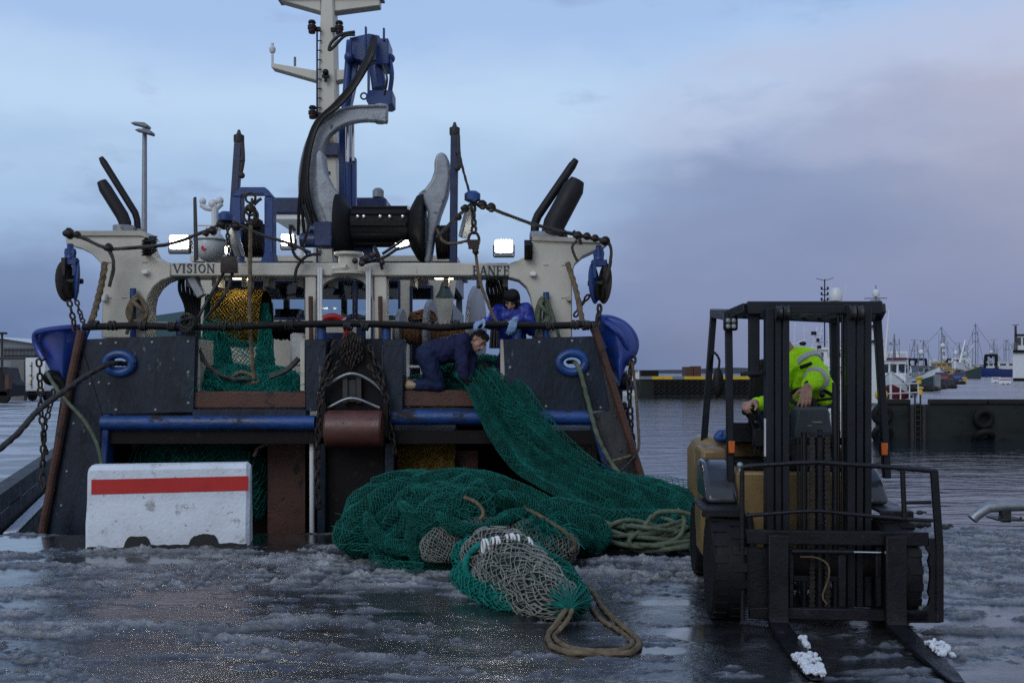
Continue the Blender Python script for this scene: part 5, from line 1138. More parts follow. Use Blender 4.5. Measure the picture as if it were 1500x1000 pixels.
# =====================================================================  barrier, hanging gear, ropes, lamp post
ba = thing('concrete_barrier', 'white painted concrete barrier with one red stripe standing on the wet quay before the trawler', 'barrier', tuple(G(243, 806)))
A0, A1 = G(124, 808), G(365, 801); A0.z = A1.z = 0; ux = (A1 - A0).normalized(); uy = V((-ux.y, ux.x, 0)); Lb = (A1 - A0).length
prof = [(.0, .03), (.0, .26), (.055, .44), (.06, .50), (.075, .755), (.12, .80), (.28, .80), (.325, .755), (.34, .50), (.345, .44), (.40, .26), (.40, .03)]   # (depth, height)
def bar_pt(s, d, z): return A0 + ux * s + uy * d + V((0, 0, z))
bm_ = MB(); st = [0, .035] + list(np.linspace(.08, Lb - .08, 60)) + [Lb - .035, Lb]; vs = []
nt = [(Lb * .245, Lb * .385), (Lb * .64, Lb * .80)]
for s in st:
    ins = .035 if s in (0, Lb) else 0
    for d, z in prof:
        dd = d + (ins if d < .2 else -ins); zz = z - (ins if z > .7 else 0)
        if z < .05: zz = max(.012 * fbm(s * 9, d * 3, 4, 3) + .005, max(.07 * (1 - abs((s - (a + b) / 2) / ((b - a) / 2)) ** 4) + .04 * (fbm(s * 22, d, 9, 2) - .3) if a < s < b else 0 for a, b in nt))
        vs.append(bar_pt(s, dd, zz))
n = len(prof); fs = [(i * n + j, i * n + (j + 1) % n, (i + 1) * n + (j + 1) % n, (i + 1) * n + j) for i in range(len(st) - 1) for j in range(n)] + [list(range(n))[::-1], list(range((len(st) - 1) * n, len(st) * n))]
bm_.add(vs, fs).build('concrete_body', M['concrete'], ba, smooth=25)
sv = []; d0 = lambda z: float(np.interp(z, [.50, .755], [.06, .075])) - .004
for s in np.linspace(.045, Lb - .012, 30):
    for z in (.53, .67): sv.append(bar_pt(s, d0(z), z + .010 * s / Lb + .003 * (fbm(s * 30, z * 5, 3, 2) - .5)))
MB().add(sv, [(2 * i, 2 * i + 1, 2 * i + 3, 2 * i + 2) for i in range(29)]).build('red_stripe', M['red'], ba, smooth=0)
k = MB(); gv = []
for i in range(90):
    s = .02 + (Lb - .04) * i / 89; hgt = .022 + .035 * fbm(s * 9, 1, 8, 4) + max(.085 * (1 - abs((s - (a + b) / 2) / ((b - a) / 1.7)) ** 6) + .03 * (fbm(s * 25, 4, 3, 2) - .5) if a - .03 < s < b + .03 else 0 for a, b in nt)
    gv += [bar_pt(s, -.006, .002), bar_pt(s, -.005, max(.02, hgt))]
k.add(gv, [(2 * i, 2 * i + 1, 2 * i + 3, 2 * i + 2) for i in range(89)]); k.build('grime_line', M['grime'], ba, smooth=0)

def warp_block(label, sx_, sy_, cx, cy, mirror, cat='pulley block'):
    """blue cheeked hanging block with two rusty sheaves below the gantry arm"""
    t = thing('pulley_block', label, cat, tuple(P(sx_, sy_, YG - .1)))
    Y = YG - .12
    k = MB(); k.cyl(P(sx_, sy_ - 5, Y), P(sx_, sy_ + 12, Y), .035, None, 10)
    for x in (-1, 1): k.box(P(sx_ + 5 * x, sy_ + 10, Y), (.035, .06, .12))
    k.cyl(P(sx_ - 8, sy_ + 8, Y), P(sx_ + 8, sy_ + 8, Y), .03, None, 10); k.box(P(sx_, sy_ + 22, Y), (.17, .1, .07)); k.ball(P(sx_, sy_ + 16, Y), .055); k.build('swivel', M['blue'], t, bevel=.008)
    for s in (-1, 1):
        q = P(cx + 8 * s, cy, Y + (.02 if s > 0 else -.02)); rot = Matrix.Rotation(.5 * s, 3, 'Z') @ Matrix.Rotation(.06 * s, 3, 'Y')
        k = MB(); k.ball(q, (.035, .135, .235), 16, 12, rot); k.box(q + V((0, -.03, .16)), (.04, .07, .2)); k.build('cheek_plate', M['blue'] if s != mirror else M['chainm'], t)
        k = MB(); k.lathe([(.05, -.024), (.105, -.024), (.09, -.008), (.09, .008), (.105, .024), (.05, .024)], q + V((-.04 * s, .02, -.09)), V((math.cos(.5 * s), math.sin(.5 * s), 0)), 24); k.cyl(q + V((-.1 * s, 0, 0)), q + V((.07 * s, 0, 0)), .03, None, 10); k.build('sheave', M['chainm'], t)
    return t
warp_block('blue pulley block with rusty sheaves hanging beside the left exhaust pipes', 103, 362, 104, 412, -1)
warp_block('blue pulley block with rusty sheaves hanging beside the right exhaust pipes', 877, 364, 878, 415, 1)
def hang_chain(pts, label, L=.10, r=.013, m='chainm', name='hanging_chain', Y=None):
    k = MB(); k.chain([P(*q) for q in pts], L, r); return tag(k.build(name, M[m]), label, 'chain')
hang_chain([(101, 440, 11.15), (106, 462, 11.1), (111, 486, 11.05)], 'rusty chain from the left pulley block down to the blue trawl door')
hang_chain([(112, 440, 11.2), (117, 458, 11.15), (124, 478, 11.05)], 'shorter chain of the left pulley block ending at the rail', .085, .011)
hang_chain([(863, 432, 11.25), (852, 446, 11.25), (842, 464, 11.2)], 'slanting chain from the right pulley block to the gantry tower', .10, .013)
hang_chain([(879, 447, 11.2), (877, 458, 11.15), (875, 475, 11.05)], 'short heavy chain between right pulley block and trawl door', .13, .016)
hang_chain([(57, 526, 11.0), (59, 560, 11.0), (60, 600, 11.0), (64, 640, 10.98), (62, 690, 10.95), (64, 715, 10.9)], 'long rusty chain hanging below the left blue trawl door', .11, .013)
hang_chain([(79, 570, 11.1), (72, 600, 11.05), (64, 640, 11.0), (68, 665, 10.98)], 'second chain hanging inside the long left chain', .09, .011)
hang_chain([(925, 528, 11.15), (922, 560, 11.12), (923, 600, 11.1), (926, 640, 11.08), (928, 665, 11.05)], 'long rusty chain hanging below the right blue trawl door', .11, .014)
hang_chain([(915, 590, 11.2), (920, 620, 11.1), (928, 655, 11.08)], 'second rusty chain bunched beside the long right chain', .10, .014)

def trawl_door(label, rows, Y0, sgn, rim):
    t = thing('trawl_door', label, 'trawl door', tuple(P(rows[-1][1], rows[-1][0], Y0)))
    R = spline([(y, a, b) for y, a, b in rows], 28); nu = 14; F_, Bk = [], []
    for y, a, b in R:
        for j in range(nu + 1):
            u = j / nu; x = lerp(a, b, u); bulge = .24 * math.sin(PI * min(1, u * .9 + .05)) * (1 if sgn > 0 else 1)
            F_.append(P(x, y, Y0 - bulge * .6 + .12 * u * sgn)); 
    m = len(R); Bk = [(p.x, p.y + .09, p.z) for p in F_]; w_ = nu + 1; k = MB(); N0 = len(F_)
    fs = []
    for i in range(m - 1):
        for j in range(nu): a = i * w_ + j; fs += [(a, a + w_, a + w_ + 1, a + 1), (N0 + a, N0 + a + 1, N0 + a + w_ + 1, N0 + a + w_)]
        for a in (i * w_, i * w_ + nu): fs.append((a, a + w_, N0 + a + w_, N0 + a))
    for j in range(nu):
        for a in (j, (m - 1) * w_ + j): fs.append((a, a + 1, N0 + a + 1, N0 + a))
    k.add(F_ + [V(b) for b in Bk], fs).build('door_plate', M['door'], t, smooth=50)
    MB().tube([P(x, y, Y0 - q) for x, y, q in rim], .035, 9, smooth=40).build('rim', M['door'], t)
    return t
td = trawl_door('blue curved trawl door hanging at the left corner of the stern', [(481, 62, 118), (488, 51, 119), (505, 52, 119), (525, 64, 114), (548, 76, 108), (575, 86, 104), (600, 92, 101)], 11.3, 1, [(118, 479, .12), (95, 480, .18), (70, 483, .2), (54, 487, .12), (51, 497, .1), (55, 510, .1), (64, 527, .12)])
k = MB(); k.ball(P(76, 553, 11.15), (.09, .12, .09)); k.tube([P(76, 553, 11.1), P(90, 560, 11.1), P(98, 590, 11.1)], .05, 8, smooth=8); k.build('rubber_bobbin', M['rubber'], td)
MB().beam(P(100, 575, 11.35), P(82, 700, 11.3), .1, .12).build('door_keel', M['black'], td); MB().tube([P(99, 590, 11.15), P(96, 630, 11.12), P(92, 665, 11.1)], .05, 8).build('keel_strip', M['bluew'], td)
td = trawl_door('blue curved trawl door hanging at the right corner of the stern', [(466, 879, 896), (474, 876, 914), (488, 877, 927), (503, 880, 932), (520, 886, 930), (533, 892, 919), (548, 899, 913), (565, 906, 909)], 11.3, -1, [(879, 466, .1), (890, 474, .2), (902, 484, .24), (912, 496, .22), (918, 510, .18), (922, 522, .1), (929, 517, .06), (932, 503, .05), (927, 488, .05), (914, 474, .05), (896, 466, .05), (880, 465, .08)])
k = MB(); k.ball(P(914, 558, 11.25), (.08, .1, .1)); k.build('rubber_bobbin', M['rubber'], td)
k = MB(); k.ring(P(924, 527, 11.15), .055, .016, (0, 1, 0), 16, 7); k.ball(P(917, 527, 11.2), .07); k.build('door_shackle', M['chainm'], td)
# ropes
def rope(pts, r, m, name, label, s=60, tw=45, parent=None): return tag(MB().tube([P(*q) for q in pts], r, 9, smooth=s, twist=tw).build(name, M[m]), label, 'rope')
rope([(190, 533, 11.3), (172, 532, 10.95), (160, 533, 10.85), (130, 548, 10.6), (95, 572, 10.3), (55, 602, 10.0), (20, 640, 9.7), (-60, 705, 9.2)], .029, 'wire', 'mooring_rope', 'dark brown mooring rope through the left fairlead sloping down to the left', tw=30)
rope([(68, 545, 11.0), (85, 572, 10.85), (100, 590, 10.82), (125, 618, 10.8), (142, 650, 10.78), (149, 680, 10.75), (150, 700, 10.74)], .02, 'ropeg', 'thin_rope', 'thin greenish rope curving across the left stern wing')
rope([(832, 530, 11.3), (842, 531, 10.98), (850, 545, 10.86), (862, 590, 10.84), (876, 640, 10.82), (897, 680, 10.8), (918, 706, 10.7), (925, 715, 10.6)], .024, 'ropeg', 'thin_rope', 'green rope from the right fairlead down to the net')
rope([(926, 530, 11.1), (931, 570, 11.1), (934, 610, 11.1), (936, 645, 11.05), (933, 662, 10.98), (915, 670, 10.85), (892, 676, 10.82)], .016, 'rope', 'thin_rope', 'thin brown rope beside the right hanging chain', tw=60)
rope([(154, 384, 11.15), (150, 410, 11.12), (143, 440, 11.1), (137, 462, 11.05), (130, 480, 10.95)], .034, 'rope', 'wrapped_rope', 'frayed brown rope slanting from the left gantry arm to the rail', tw=24)
rope([(831, 385, 11.2), (838, 405, 11.15), (845, 430, 11.1), (850, 455, 11.05), (856, 482, 10.95)], .030, 'rope', 'wrapped_rope', 'frayed brown rope slanting from the right gantry arm to the rail', tw=24)
rope([(880, 672, 10.8), (905, 690, 10.78), (930, 668, 10.85)], .012, 'wire', 'thin_rope', 'dark line slung across the lower right stern wing')
def hung_coil(cx, cy, w_, h_, m, label, seed, post):
    rg = random.Random(seed); k = MB(); Y = YG - .08
    for i in range(11):
        pts = []; ww, hh = w_ * rg.uniform(.6, 1.05), h_ * rg.uniform(.75, 1.05); ox, oy = rg.uniform(-2, 2), rg.uniform(-1, 4)
        for q in range(14):
            a = 2 * PI * q / 14; pts.append(P(cx + ox + ww * math.sin(a) * (1 - .35 * math.cos(a)), cy + oy - hh * math.cos(a), Y - .03 - .012 * (i % 6) + .02 * math.sin(a * 2)))
        k.tube(spline(pts + pts[:1], 36)[:-1], .019, 7, closed=True)
    k.tube([P(cx - w_ * .6, cy - h_ * .5, Y - .12), P(cx + w_ * .2, cy - h_ * .1, Y - .14), P(cx + w_ * .9, cy + h_ * .3, Y - .1)], .022, 7, smooth=14); k.tube([P(cx - w_ * .5, cy - h_ * .3, Y - .12), P(cx - w_ * .8, cy + h_ * .8, Y - .1), P(cx - w_ * 1.2, cy + h_ * 1.7, Y - .08)], .02, 7, smooth=14)
    tag(k.build('rope_hank', M[m]), label, 'rope coil')
    MB().cyl(P(post, cy - h_ * 1.35, YG - .07), P(post, 499, YG - .07), .035, None, 12).build('cleat_post', M['bluew'], ship)
hung_coil(201, 452, 13, 22, 'rope', 'brown rope hank hung on the cleat of the left gantry tower', 3, 195)
hung_coil(795, 455, 9, 20, 'ropeg', 'green rope hank hung on the cleat of the right gantry tower', 4, 800)
tag(MB().tube([P(802, 440, 11.2), P(812, 470, 11.15), P(820, 497, 11.1)], .02, 8, smooth=10, twist=40).build('rope_tail', M['ropeg']), 'loose green rope tail under the right rope hank', 'rope')

# street lamp behind the ship, on the left quay
Yl = 40.; sl = thing('street_lamp', 'tall twin headed street lamp rising behind the left exhaust pipes', 'street lamp', (PX(211, Yl), Yl, 0))
MB().tube([(PX(211, Yl), Yl, 0), P(211, 420, Yl), P(212, 186, Yl)], [.13, .12, .09], 12).build('pole', M['galv'], sl)
for x0, x1, y0, y1 in ((190, 216, 179, 189), (196, 222, 189, 195)):
    k = MB(); k.pp([(x0, y0 + 1), (x0 + 6, y0 - 1), (x1 - 5, y0), (x1, y0 + 4), (x1 - 1, y0 + 8), (x0 + 8, y0 + 3)], Yl - .2 if x0 < 195 else Yl - .5, .45); k.build('lamp_head', M['grey'], sl, bevel=.03)
# distant lamp post seen through the right arch
Yl = 60.; sl2 = thing('street_lamp', 'thin distant lamp post seen between the wheelhouse and the grey drum flange', 'street lamp', (PX(670, Yl), Yl, 0))
MB().tube([(PX(670, Yl), Yl, -.5), P(670, 436, Yl)], .09, 8).build('pole', M['steel'], sl2); MB().box(P(671.5, 435, Yl), (.5, .3, .12)).build('lamp_head', M['steel'], sl2)
# tubular bumper rail at the quay edge on the right
pb_ = thing('bumper_rail', 'galvanised tube bumper rail bolted to the quay edge at the right of the forklift', 'bumper rail', tuple(G(1475, 762)))
yb = G(1475, 762).y
MB().tube([P(1424, 760, yb), P(1430, 754, yb), P(1446, 743, yb), P(1465, 741, yb), P(1560, 739, yb), P(1800, 735, yb)], [.062] * 6, 14).build('tube', M['galv'], pb_)
for x in (1472, 1640): k = MB(); k.box(P(x, 754, yb) , (.10, .1, .15)); k.box((PX(x, yb), yb, .025), (.3, .3, .02)); k.bolts([(PX(x, yb) + a, yb - .12, .034) for a in (-.12, .12)], .015, (0, 0, 1), .03); k.build('foot', M['steel'], pb_, bevel=.008)
# lumps of frozen debris by the quay edge
def clump(name, pts, m, label, cat, voxel=.012, disp=.02, kind=None, dsc=.05):
    k = MB()
    for c, r in pts: k.ball(c, r, 10, 7)
    o = k.build(name, m); r = o.modifiers.new('Remesh', 'REMESH'); r.mode = 'VOXEL'; r.voxel_size = voxel; r.use_smooth_shade = True
    tx = bpy.data.textures.new(name, 'CLOUDS'); tx.noise_scale = dsc; tx.noise_depth = 4; d = o.modifiers.new('Displace', 'DISPLACE'); d.texture = tx; d.strength = disp; d.mid_level = .5
    if cat: tag(o, label, cat)
    if kind: struct(o, kind)
    return o
rg = random.Random(11)
for (x, y, s, m, lab) in ((1347, 772, .11, 'grime', 'dark frozen lump with snow lying behind the load backrest'), (1384, 775, .07, 'grime', 'small dark frozen lump right of the load backrest'), (1350, 752, .05, 'grime', 'tiny dark lump at the water edge behind the backrest post')):
    c = G(x, y); clump('frozen_lump', [(c + V((rg.uniform(-s, s), rg.uniform(-s, s) * .5, s * .3)), s * rg.uniform(.3, .6)) for _ in range(7)], M[m], lab, 'frozen lump')

# ---- far left: sheds, wall, fence on the side quay
def lp(px, Y): return PX(px, Y)
Y0 = 62.; sh = thing('white_shed', 'low white shed with a shallow roof behind the palisade fence at far left', 'shed', (lp(10, 75), 75, 0))
k = MB(); k.prism([(lp(-160, 75), 0), (lp(52, 75), 0), (lp(52, 75), PZ(503, 75)), (lp(10, 75), PZ(497, 75)), (lp(-160, 75), PZ(497, 75))], 75, 90); k.build('wall', M['grey'], sh, smooth=0)
k = MB(); k.prism([(lp(-162, 75), PZ(497, 75)), (lp(8, 75), PZ(496, 75)), (lp(54, 75), PZ(503, 75)), (lp(54, 75), PZ(501, 75)), (lp(8, 75), PZ(494, 75)), (lp(-162, 75), PZ(495, 75))], 74.5, 90.5); k.build('roof', M['snow'], sh, smooth=0)
fe = thing('palisade_fence', 'black palisade fence standing on top of the grey block wall', 'fence', (lp(30, 58), 58, 0))
k = MB()
for i in range(28): x = lp(6 + i * 2.0, 58); k.box((x, 58, PZ(517, 58)), (.035, .03, .62))
k.bx(lp(5, 58), lp(62, 58), 58.03, 58.08, PZ(521, 58) - .03, PZ(521, 58) + .03); k.bx(lp(5, 58), lp(62, 58), 58.03, 58.08, PZ(513, 58) - .03, PZ(513, 58) + .03); k.build('pales', M['black'], fe)
MB().bx(lp(-60, 58), lp(62, 58), 57.9, 58.2, PZ(527, 58), PZ(523, 58)).build('top_rail', M['steel'], fe)
MB().bx(lp(15, 57), lp(35, 57), 57, 57.4, 0, PZ(528, 57)).build('block_wall', M['block']).__setitem__('label', 'short grey concrete block wall under the palisade fence'); bpy.data.objects['block_wall']['category'] = 'wall'
tr_ = thing('box_truck', 'white box trailer parked beside the grey block wall at far left', 'truck', (lp(46, 56), 56, 0))
MB().bx(lp(37, 56), lp(66, 56), 56, 61, .55, PZ(524, 56)).build('box_body', M['white'], tr_, bevel=.04)
k = MB()
for y in (535, 549, 562): k.bx(lp(44, 56), lp(47, 56), 55.93, 56, PZ(y + 1, 56), PZ(y, 56))
k.bx(lp(46.5, 56), lp(47, 56), 55.95, 56, .7, 2.2); k.build('door_bars', M['steel'], tr_)
k = MB(); k.bx(lp(38, 56), lp(65, 56), 55.9, 56.1, .35, .5); k.build('bumper', M['black'], tr_)
for x in (40, 62): MB().lathe([(.1, -.12), (.4, -.12), (.42, 0), (.4, .12), (.1, .12)], (lp(x, 56), 56.6, .42), (1, 0, 0), 18).build('wheel', M['rubber'], tr_)
k = MB(); k.pp([(44, 557), (48, 550), (48, 553), (44, 560)], 55.94, .03); k.build('hazard_mark', M['yellow'], tr_)
cv = thing('parked_van', 'dark van with a rust coloured panel parked at the far left edge', 'van', (lp(4, 52), 52, 0))
k = MB(); k.prism([(lp(-60, 52), .35), (lp(12, 52), .35), (lp(13, 52), 1.0), (lp(7, 52), 1.25), (lp(2, 52), 1.9), (lp(-60, 52), 1.95)], 52, 53.8); k.build('body', M['black'], cv, bevel=.06)
MB().bx(lp(8, 52), lp(13.5, 52), 51.93, 52.3, .75, 1.5).build('orange_panel', M['rust'], cv); MB().lathe([(.1, -.1), (.32, -.1), (.33, .1), (.1, .1)], (lp(4, 52), 52.1, .33), (0, 1, 0), 16).build('wheel', M['rubber'], cv)
lpo = thing('street_lamp', 'short dark lamp post at the far left edge of the quay', 'street lamp', (lp(3, 60), 60, 0)); MB().tube([(lp(3, 60), 60, 0), P(3, 489, 60)], .07, 8).build('pole', M['steel'], lpo); MB().box(P(3, 488, 60), (.5, .3, .12)).build('lamp_head', M['black'], lpo)
# the teal shed seen through the left arch
ts = thing('teal_shed', 'teal warehouse gable seen through the left arch of the gantry', 'warehouse', (lp(260, 90), 90, 0))
k = MB(); k.prism([(lp(200, 90), 0), (lp(330, 90), 0), (lp(330, 90), PZ(448, 90)), (lp(276, 90), PZ(455, 90)), (lp(200, 90), PZ(466, 90))], 90, 120); k.build('gable_wall', mat('teal_cladding', (.02, .07, .09), .5, var=.15), ts, smooth=0)
MB().bx(lp(205, 90), lp(330, 90), 89.8, 90, PZ(480, 90), PZ(471, 90)).build('light_band', M['grey'], ts)
# =====================================================================  forklift
FO = V((2.088, 6.75, 0)); FY = rad(-4.5); fr_ = V((math.cos(FY), math.sin(FY), 0)); fb = V((-math.sin(FY), math.cos(FY), 0))
fl = thing('forklift', 'mustard and black forklift with mast and lowered forks pointing at the viewer', 'forklift', tuple(FO), FY)
def LF(px, py, yl):
    """forklift coordinates of what the photo shows at (px, py) in the plane yl metres behind the mast face"""
    d = V(((px - 750) / F, 1, -(py - HY) / F)); Y = (yl + FO.dot(fb)) / d.dot(fb); p = d * Y + V((0, 0, HZ)) - FO
    return V((p.dot(fr_), yl, p.z))
def FW(p): return FO + fr_ * p[0] + fb * p[1] + V((0, 0, p[2]))
def fbx(k, x0, x1, y0, y1, yl, th):
    a, b = LF(x0, y0, yl), LF(x1, y1, yl); return k.bx(a.x, b.x, yl, yl + th, b.z, a.z)
def fp(k, name, m, parent=fl, **kw): return k.build(name, M[m], parent, local=True, **kw)
# mast: three nested channels each side, cross members, sheaves
ms = MB()
for x0, x1, yl in ((1123, 1134, .05), (1136.3, 1145, .02), (1147, 1156.5, 0), (1241.5, 1253, 0), (1255, 1264.5, .02), (1267, 1277, .05)):
    a, b = LF(x0, 443, yl), LF(x1, 443, yl); zt = 2.15 if yl == 0 else 2.13
    ms.bx(a.x, b.x, yl, yl + .015, .1, zt); w_ = .012
    ms.bx(a.x, a.x + w_, yl + .015, yl + .13, .1, zt); ms.bx(b.x - w_, b.x, yl + .015, yl + .13, .1, zt); ms.bx(a.x, b.x, yl + .115, yl + .13, .1, zt - .01)
mast_ = fp(ms, 'mast', 'mast', bevel=.003)
for q in ((1157.5, 1241, 448, 459, .03, .06), (1158, 1240, 840, 852, .05, .06), (1120, 1282, 874, 890, .14, .05), (1130, 1275, 640, 652, .15, .03)): k = MB(); fbx(k, *q); fp(k, 'cross_member', 'mast', mast_, bevel=.004)
for x in (1140.5, 1151, 1248, 1259):
    q = LF(x, 458, -.012); k = MB(); k.lathe([(.02, -.02), (.05, -.02), (.04, 0), (.05, .02), (.02, .02)], q, (1, 0, 0), 18); fp(k, 'sheave', 'steel', mast_)
for x in (1178, 1223.5): k = MB(); k.cyl(LF(x, 560 if x > 1200 else 632, .08), LF(x, 900, .08), .022, None, 12); fp(k, 'lift_cylinder', 'mast', mast_)
for x in (1228, 1234): k = MB(); k.tube([LF(x, 450, .06), LF(x + .5, 650, .06), LF(x, 880, .06)], .010, 8); fp(k, 'mast_hose', 'hose', mast_)
for x in (1169, 1174): k = MB(); k.tube([LF(x, 640, .07), LF(x, 880, .07)], .009, 8); fp(k, 'mast_hose', 'hose', mast_)
for x in (1189.5, 1212):
    k = MB(); a, b = LF(x, 634, .02), LF(x, 888, .02); n = 74
    for i in range(n):
        z = lerp(a.z, b.z, (i + .5) / n); wd = .034 if i % 2 else .024
        k.box((a.x, .02, z), (wd, .012, abs(a.z - b.z) / n * 1.25))
        if i % 2: k.cyl((a.x - .021, .02, z), (a.x + .021, .02, z), .005, None, 6)
    fp(k, 'lift_chain', 'chainm', mast_)
k = MB(); k.cyl(LF(1201, 640, .05), LF(1201, 895, .05), .032, None, 16); k.cyl(LF(1201, 628, .05), LF(1201, 640, .05), .018, None, 12); fp(k, 'free_lift_cylinder', 'fork', mast_)
k = MB(); fbx(k, 1120.2, 1122.8, 613, 668, .08, .03); fp(k, 'warning_strip', 'white', mast_)
k = MB(); fbx(k, 1186, 1216, 632, 637, .0, .03); fp(k, 'chain_anchor', 'mast', mast_)
for s in (-1, 1): k = MB(); k.cyl((s * .42, .2, .42), (s * .40, .75, .95), .032, None, 12); k.cyl((s * .42, .16, .38), (s * .42, .24, .46), .02, None, 10); fp(k, 'tilt_cylinder', 'fork', mast_)
# carriage
cg = MB(); fbx(cg, 1093, 1361, 776, 800, -.2, .05); fbx(cg, 1098, 1361, 889, 911, -.2, .05)
for x0, x1 in ((1156, 1163), (1228, 1240), (1283, 1292)): fbx(cg, x0, x1, 800, 889, -.165, .03)
fbx(cg, 1090, 1126, 801, 889, -.16, .02)
car = fp(cg, 'carriage', 'fork', bevel=.006)
k = MB()
for pl in ([(1361, 788), (1379, 788), (1379, 912), (1328, 912), (1328, 896), (1350, 896), (1360, 888), (1363, 876), (1360, 868), (1363, 850), (1363, 835), (1360, 822), (1363, 812), (1356, 802), (1361, 800)],):
    k.prism([(LF(x, y, -.2).x, LF(x, y, -.2).z) for x, y in pl], -.2, -.16)
fp(k, 'side_plate', 'fork', car, bevel=.004)
k = MB(); k.cyl(LF(1160, 807, -.17), LF(1250, 808, -.17), .018, None, 12); ss = fp(k, 'side_shift_cylinder', 'fork', car); k = MB(); k.cyl(LF(1250, 808, -.17), LF(1299, 809, -.17), .010, None, 10); fp(k, 'piston_rod', 'chrome', ss)
k = MB(); k.tube([LF(1172, 815, -.14), LF(1195, 816, -.15), LF(1212, 826, -.15), LF(1214, 845, -.14), LF(1205, 872, -.12), LF(1211, 884, -.12)], .006, 6, smooth=24); fp(k, 'loose_cable', 'rope', car)
# load backrest
k = MB()
T = lambda pts, r: k.tube([LF(x, y, -.2) for x, y in pts], r, 8)
T([(1087, 684), (1100, 682), (1165, 678), (1200, 677), (1290, 683), (1371, 690)], .016); T([(1092, 755), (1165, 749), (1200, 748), (1290, 757), (1324, 760), (1366, 762)], .013)
T([(1087, 684), (1087, 780), (1088, 908)], .016); T([(1322, 688), (1325, 760)], .017); T([(1325, 736), (1364, 735)], .012)
k.beam(LF(1368, 688, -.2), LF(1376, 800, -.2), .045, .03); k.beam(LF(1376, 800, -.2), LF(1376, 910, -.2), .045, .03)
bk = fp(k, 'load_backrest', 'fork')
k = MB(); k.ball(LF(1084, 681, -.2), .022, 10, 7); k.cyl(LF(1084, 684, -.2), LF(1084, 690, -.2), .012, None, 8); fp(k, 'corner_knob', 'galv', bk)
# forks
for x0, x1 in ((1126, 1155), (1298, 1328)):
    a, b = LF(x0, 770, -.25), LF(x1, 770, -.25); cx = (a.x + b.x) / 2; hw = (b.x - a.x) / 2
    vs, fs = [], []
    sec = [(-.25, a.z, .055), (-.25, .45, .055), (-.25, .12, .06)]
    path = [(-.235, .625, .045), (-.235, .3, .05), (-.235, .10, .055), (-.245, .055, .06), (-.275, .034, .055), (-.34, .030, .05), (-.8, .024, .036), (-1.2, .020, .022), (-1.36, .018, .014)]
    pts = []
    for i, (y, z, t) in enumerate(path):
        ang = [0, 0, .15, .7, 1.25, 1.5, PI / 2, PI / 2, PI / 2][i]; ny, nz = math.cos(ang), math.sin(ang)
        ww = hw * (1 if i < 7 else (.85 if i == 7 else .5))
        for s in (-1, 1):
            for q in (-.5, .5): pts.append((cx + s * ww, y - ny * t * q, z + nz * t * q))
    for i in range(len(path) - 1):
        o = i * 4; fs += [(o, o + 1, o + 5, o + 4), (o + 2, o + 6, o + 7, o + 3), (o, o + 4, o + 6, o + 2), (o + 1, o + 3, o + 7, o + 5)]
    fs += [(0, 2, 3, 1), (32, 33, 35, 34)]
    k = MB().add(pts, fs); fp(k, 'fork', 'fork', car, bevel=.006)
# chassis, cowl, counterweight
k = MB(); k.prism([(-.48, .22), (.36, .22), (.42, .5), (.42, .98), (-.52, .98), (-.52, .5)], .42, 1.75)
ch = fp(k, 'chassis', 'gold', bevel=.03, seg=2)
k = MB(); k.bx(-.46, .46, .42, 1.3, .99, 1.01); fp(k, 'floor_plate', 'black', ch)
for q in ((-.70, -.5), (.36, .5)): k = MB(); k.bx(*q, .87, 1.345, .27, 1.10); fp(k, 'side_skirt', 'gold', ch, bevel=.03, seg=2)
cw = MB(); cw.prism([(-.50, .26), (.44, .26), (.52, .42), (.52, 1.0), (.44, 1.15), (-.62, 1.15), (-.70, 1.02), (-.70, .62), (-.50, .60)], 1.35, 2.05); fp(cw, 'counterweight', 'gold', bevel=.07, seg=4)
k = MB(); k.bx(-.45, .45, 1.0, 1.9, 1.13, 1.17); k.bx(-.40, .40, 1.05, 1.75, 1.17, 1.25); fp(k, 'engine_hood', 'black', ch, bevel=.02)
for s in (-1, 1):
    x0, x1 = (-.79, -.50) if s < 0 else (.40, .62)
    k = MB(); k.bx(x0, x1, .02, .62, .735, .755); k.bx(x0, x1, .0, .02, .70, .755); fp(k, 'fender', 'fork', ch, bevel=.006)
    xa2, xb2 = (-.735, -.50) if s < 0 else (.38, .54)
    pf = [(.26, .757), (.29, .82), (.37, .90), (.48, .97), (.62, 1.02), (.86, 1.04), (.86, .757)]; n = len(pf)
    k = MB(); k.add([(xa2, y, z) for y, z in pf] + [(xb2, y, z) for y, z in pf], [list(range(n)), list(range(2 * n - 1, n - 1, -1))] + [(q, q + n, (q + 1) % n + n, (q + 1) % n) for q in range(n)])
    fp(k, 'step_panel', 'gloss', ch, bevel=.045, seg=3)
    k = MB(); k.bx(s * .50, s * .60, .62, 1.05, .34, .38); k.bx(s * .58, s * .60, .62, .66, .36, .735); fp(k, 'step', 'fork', ch)
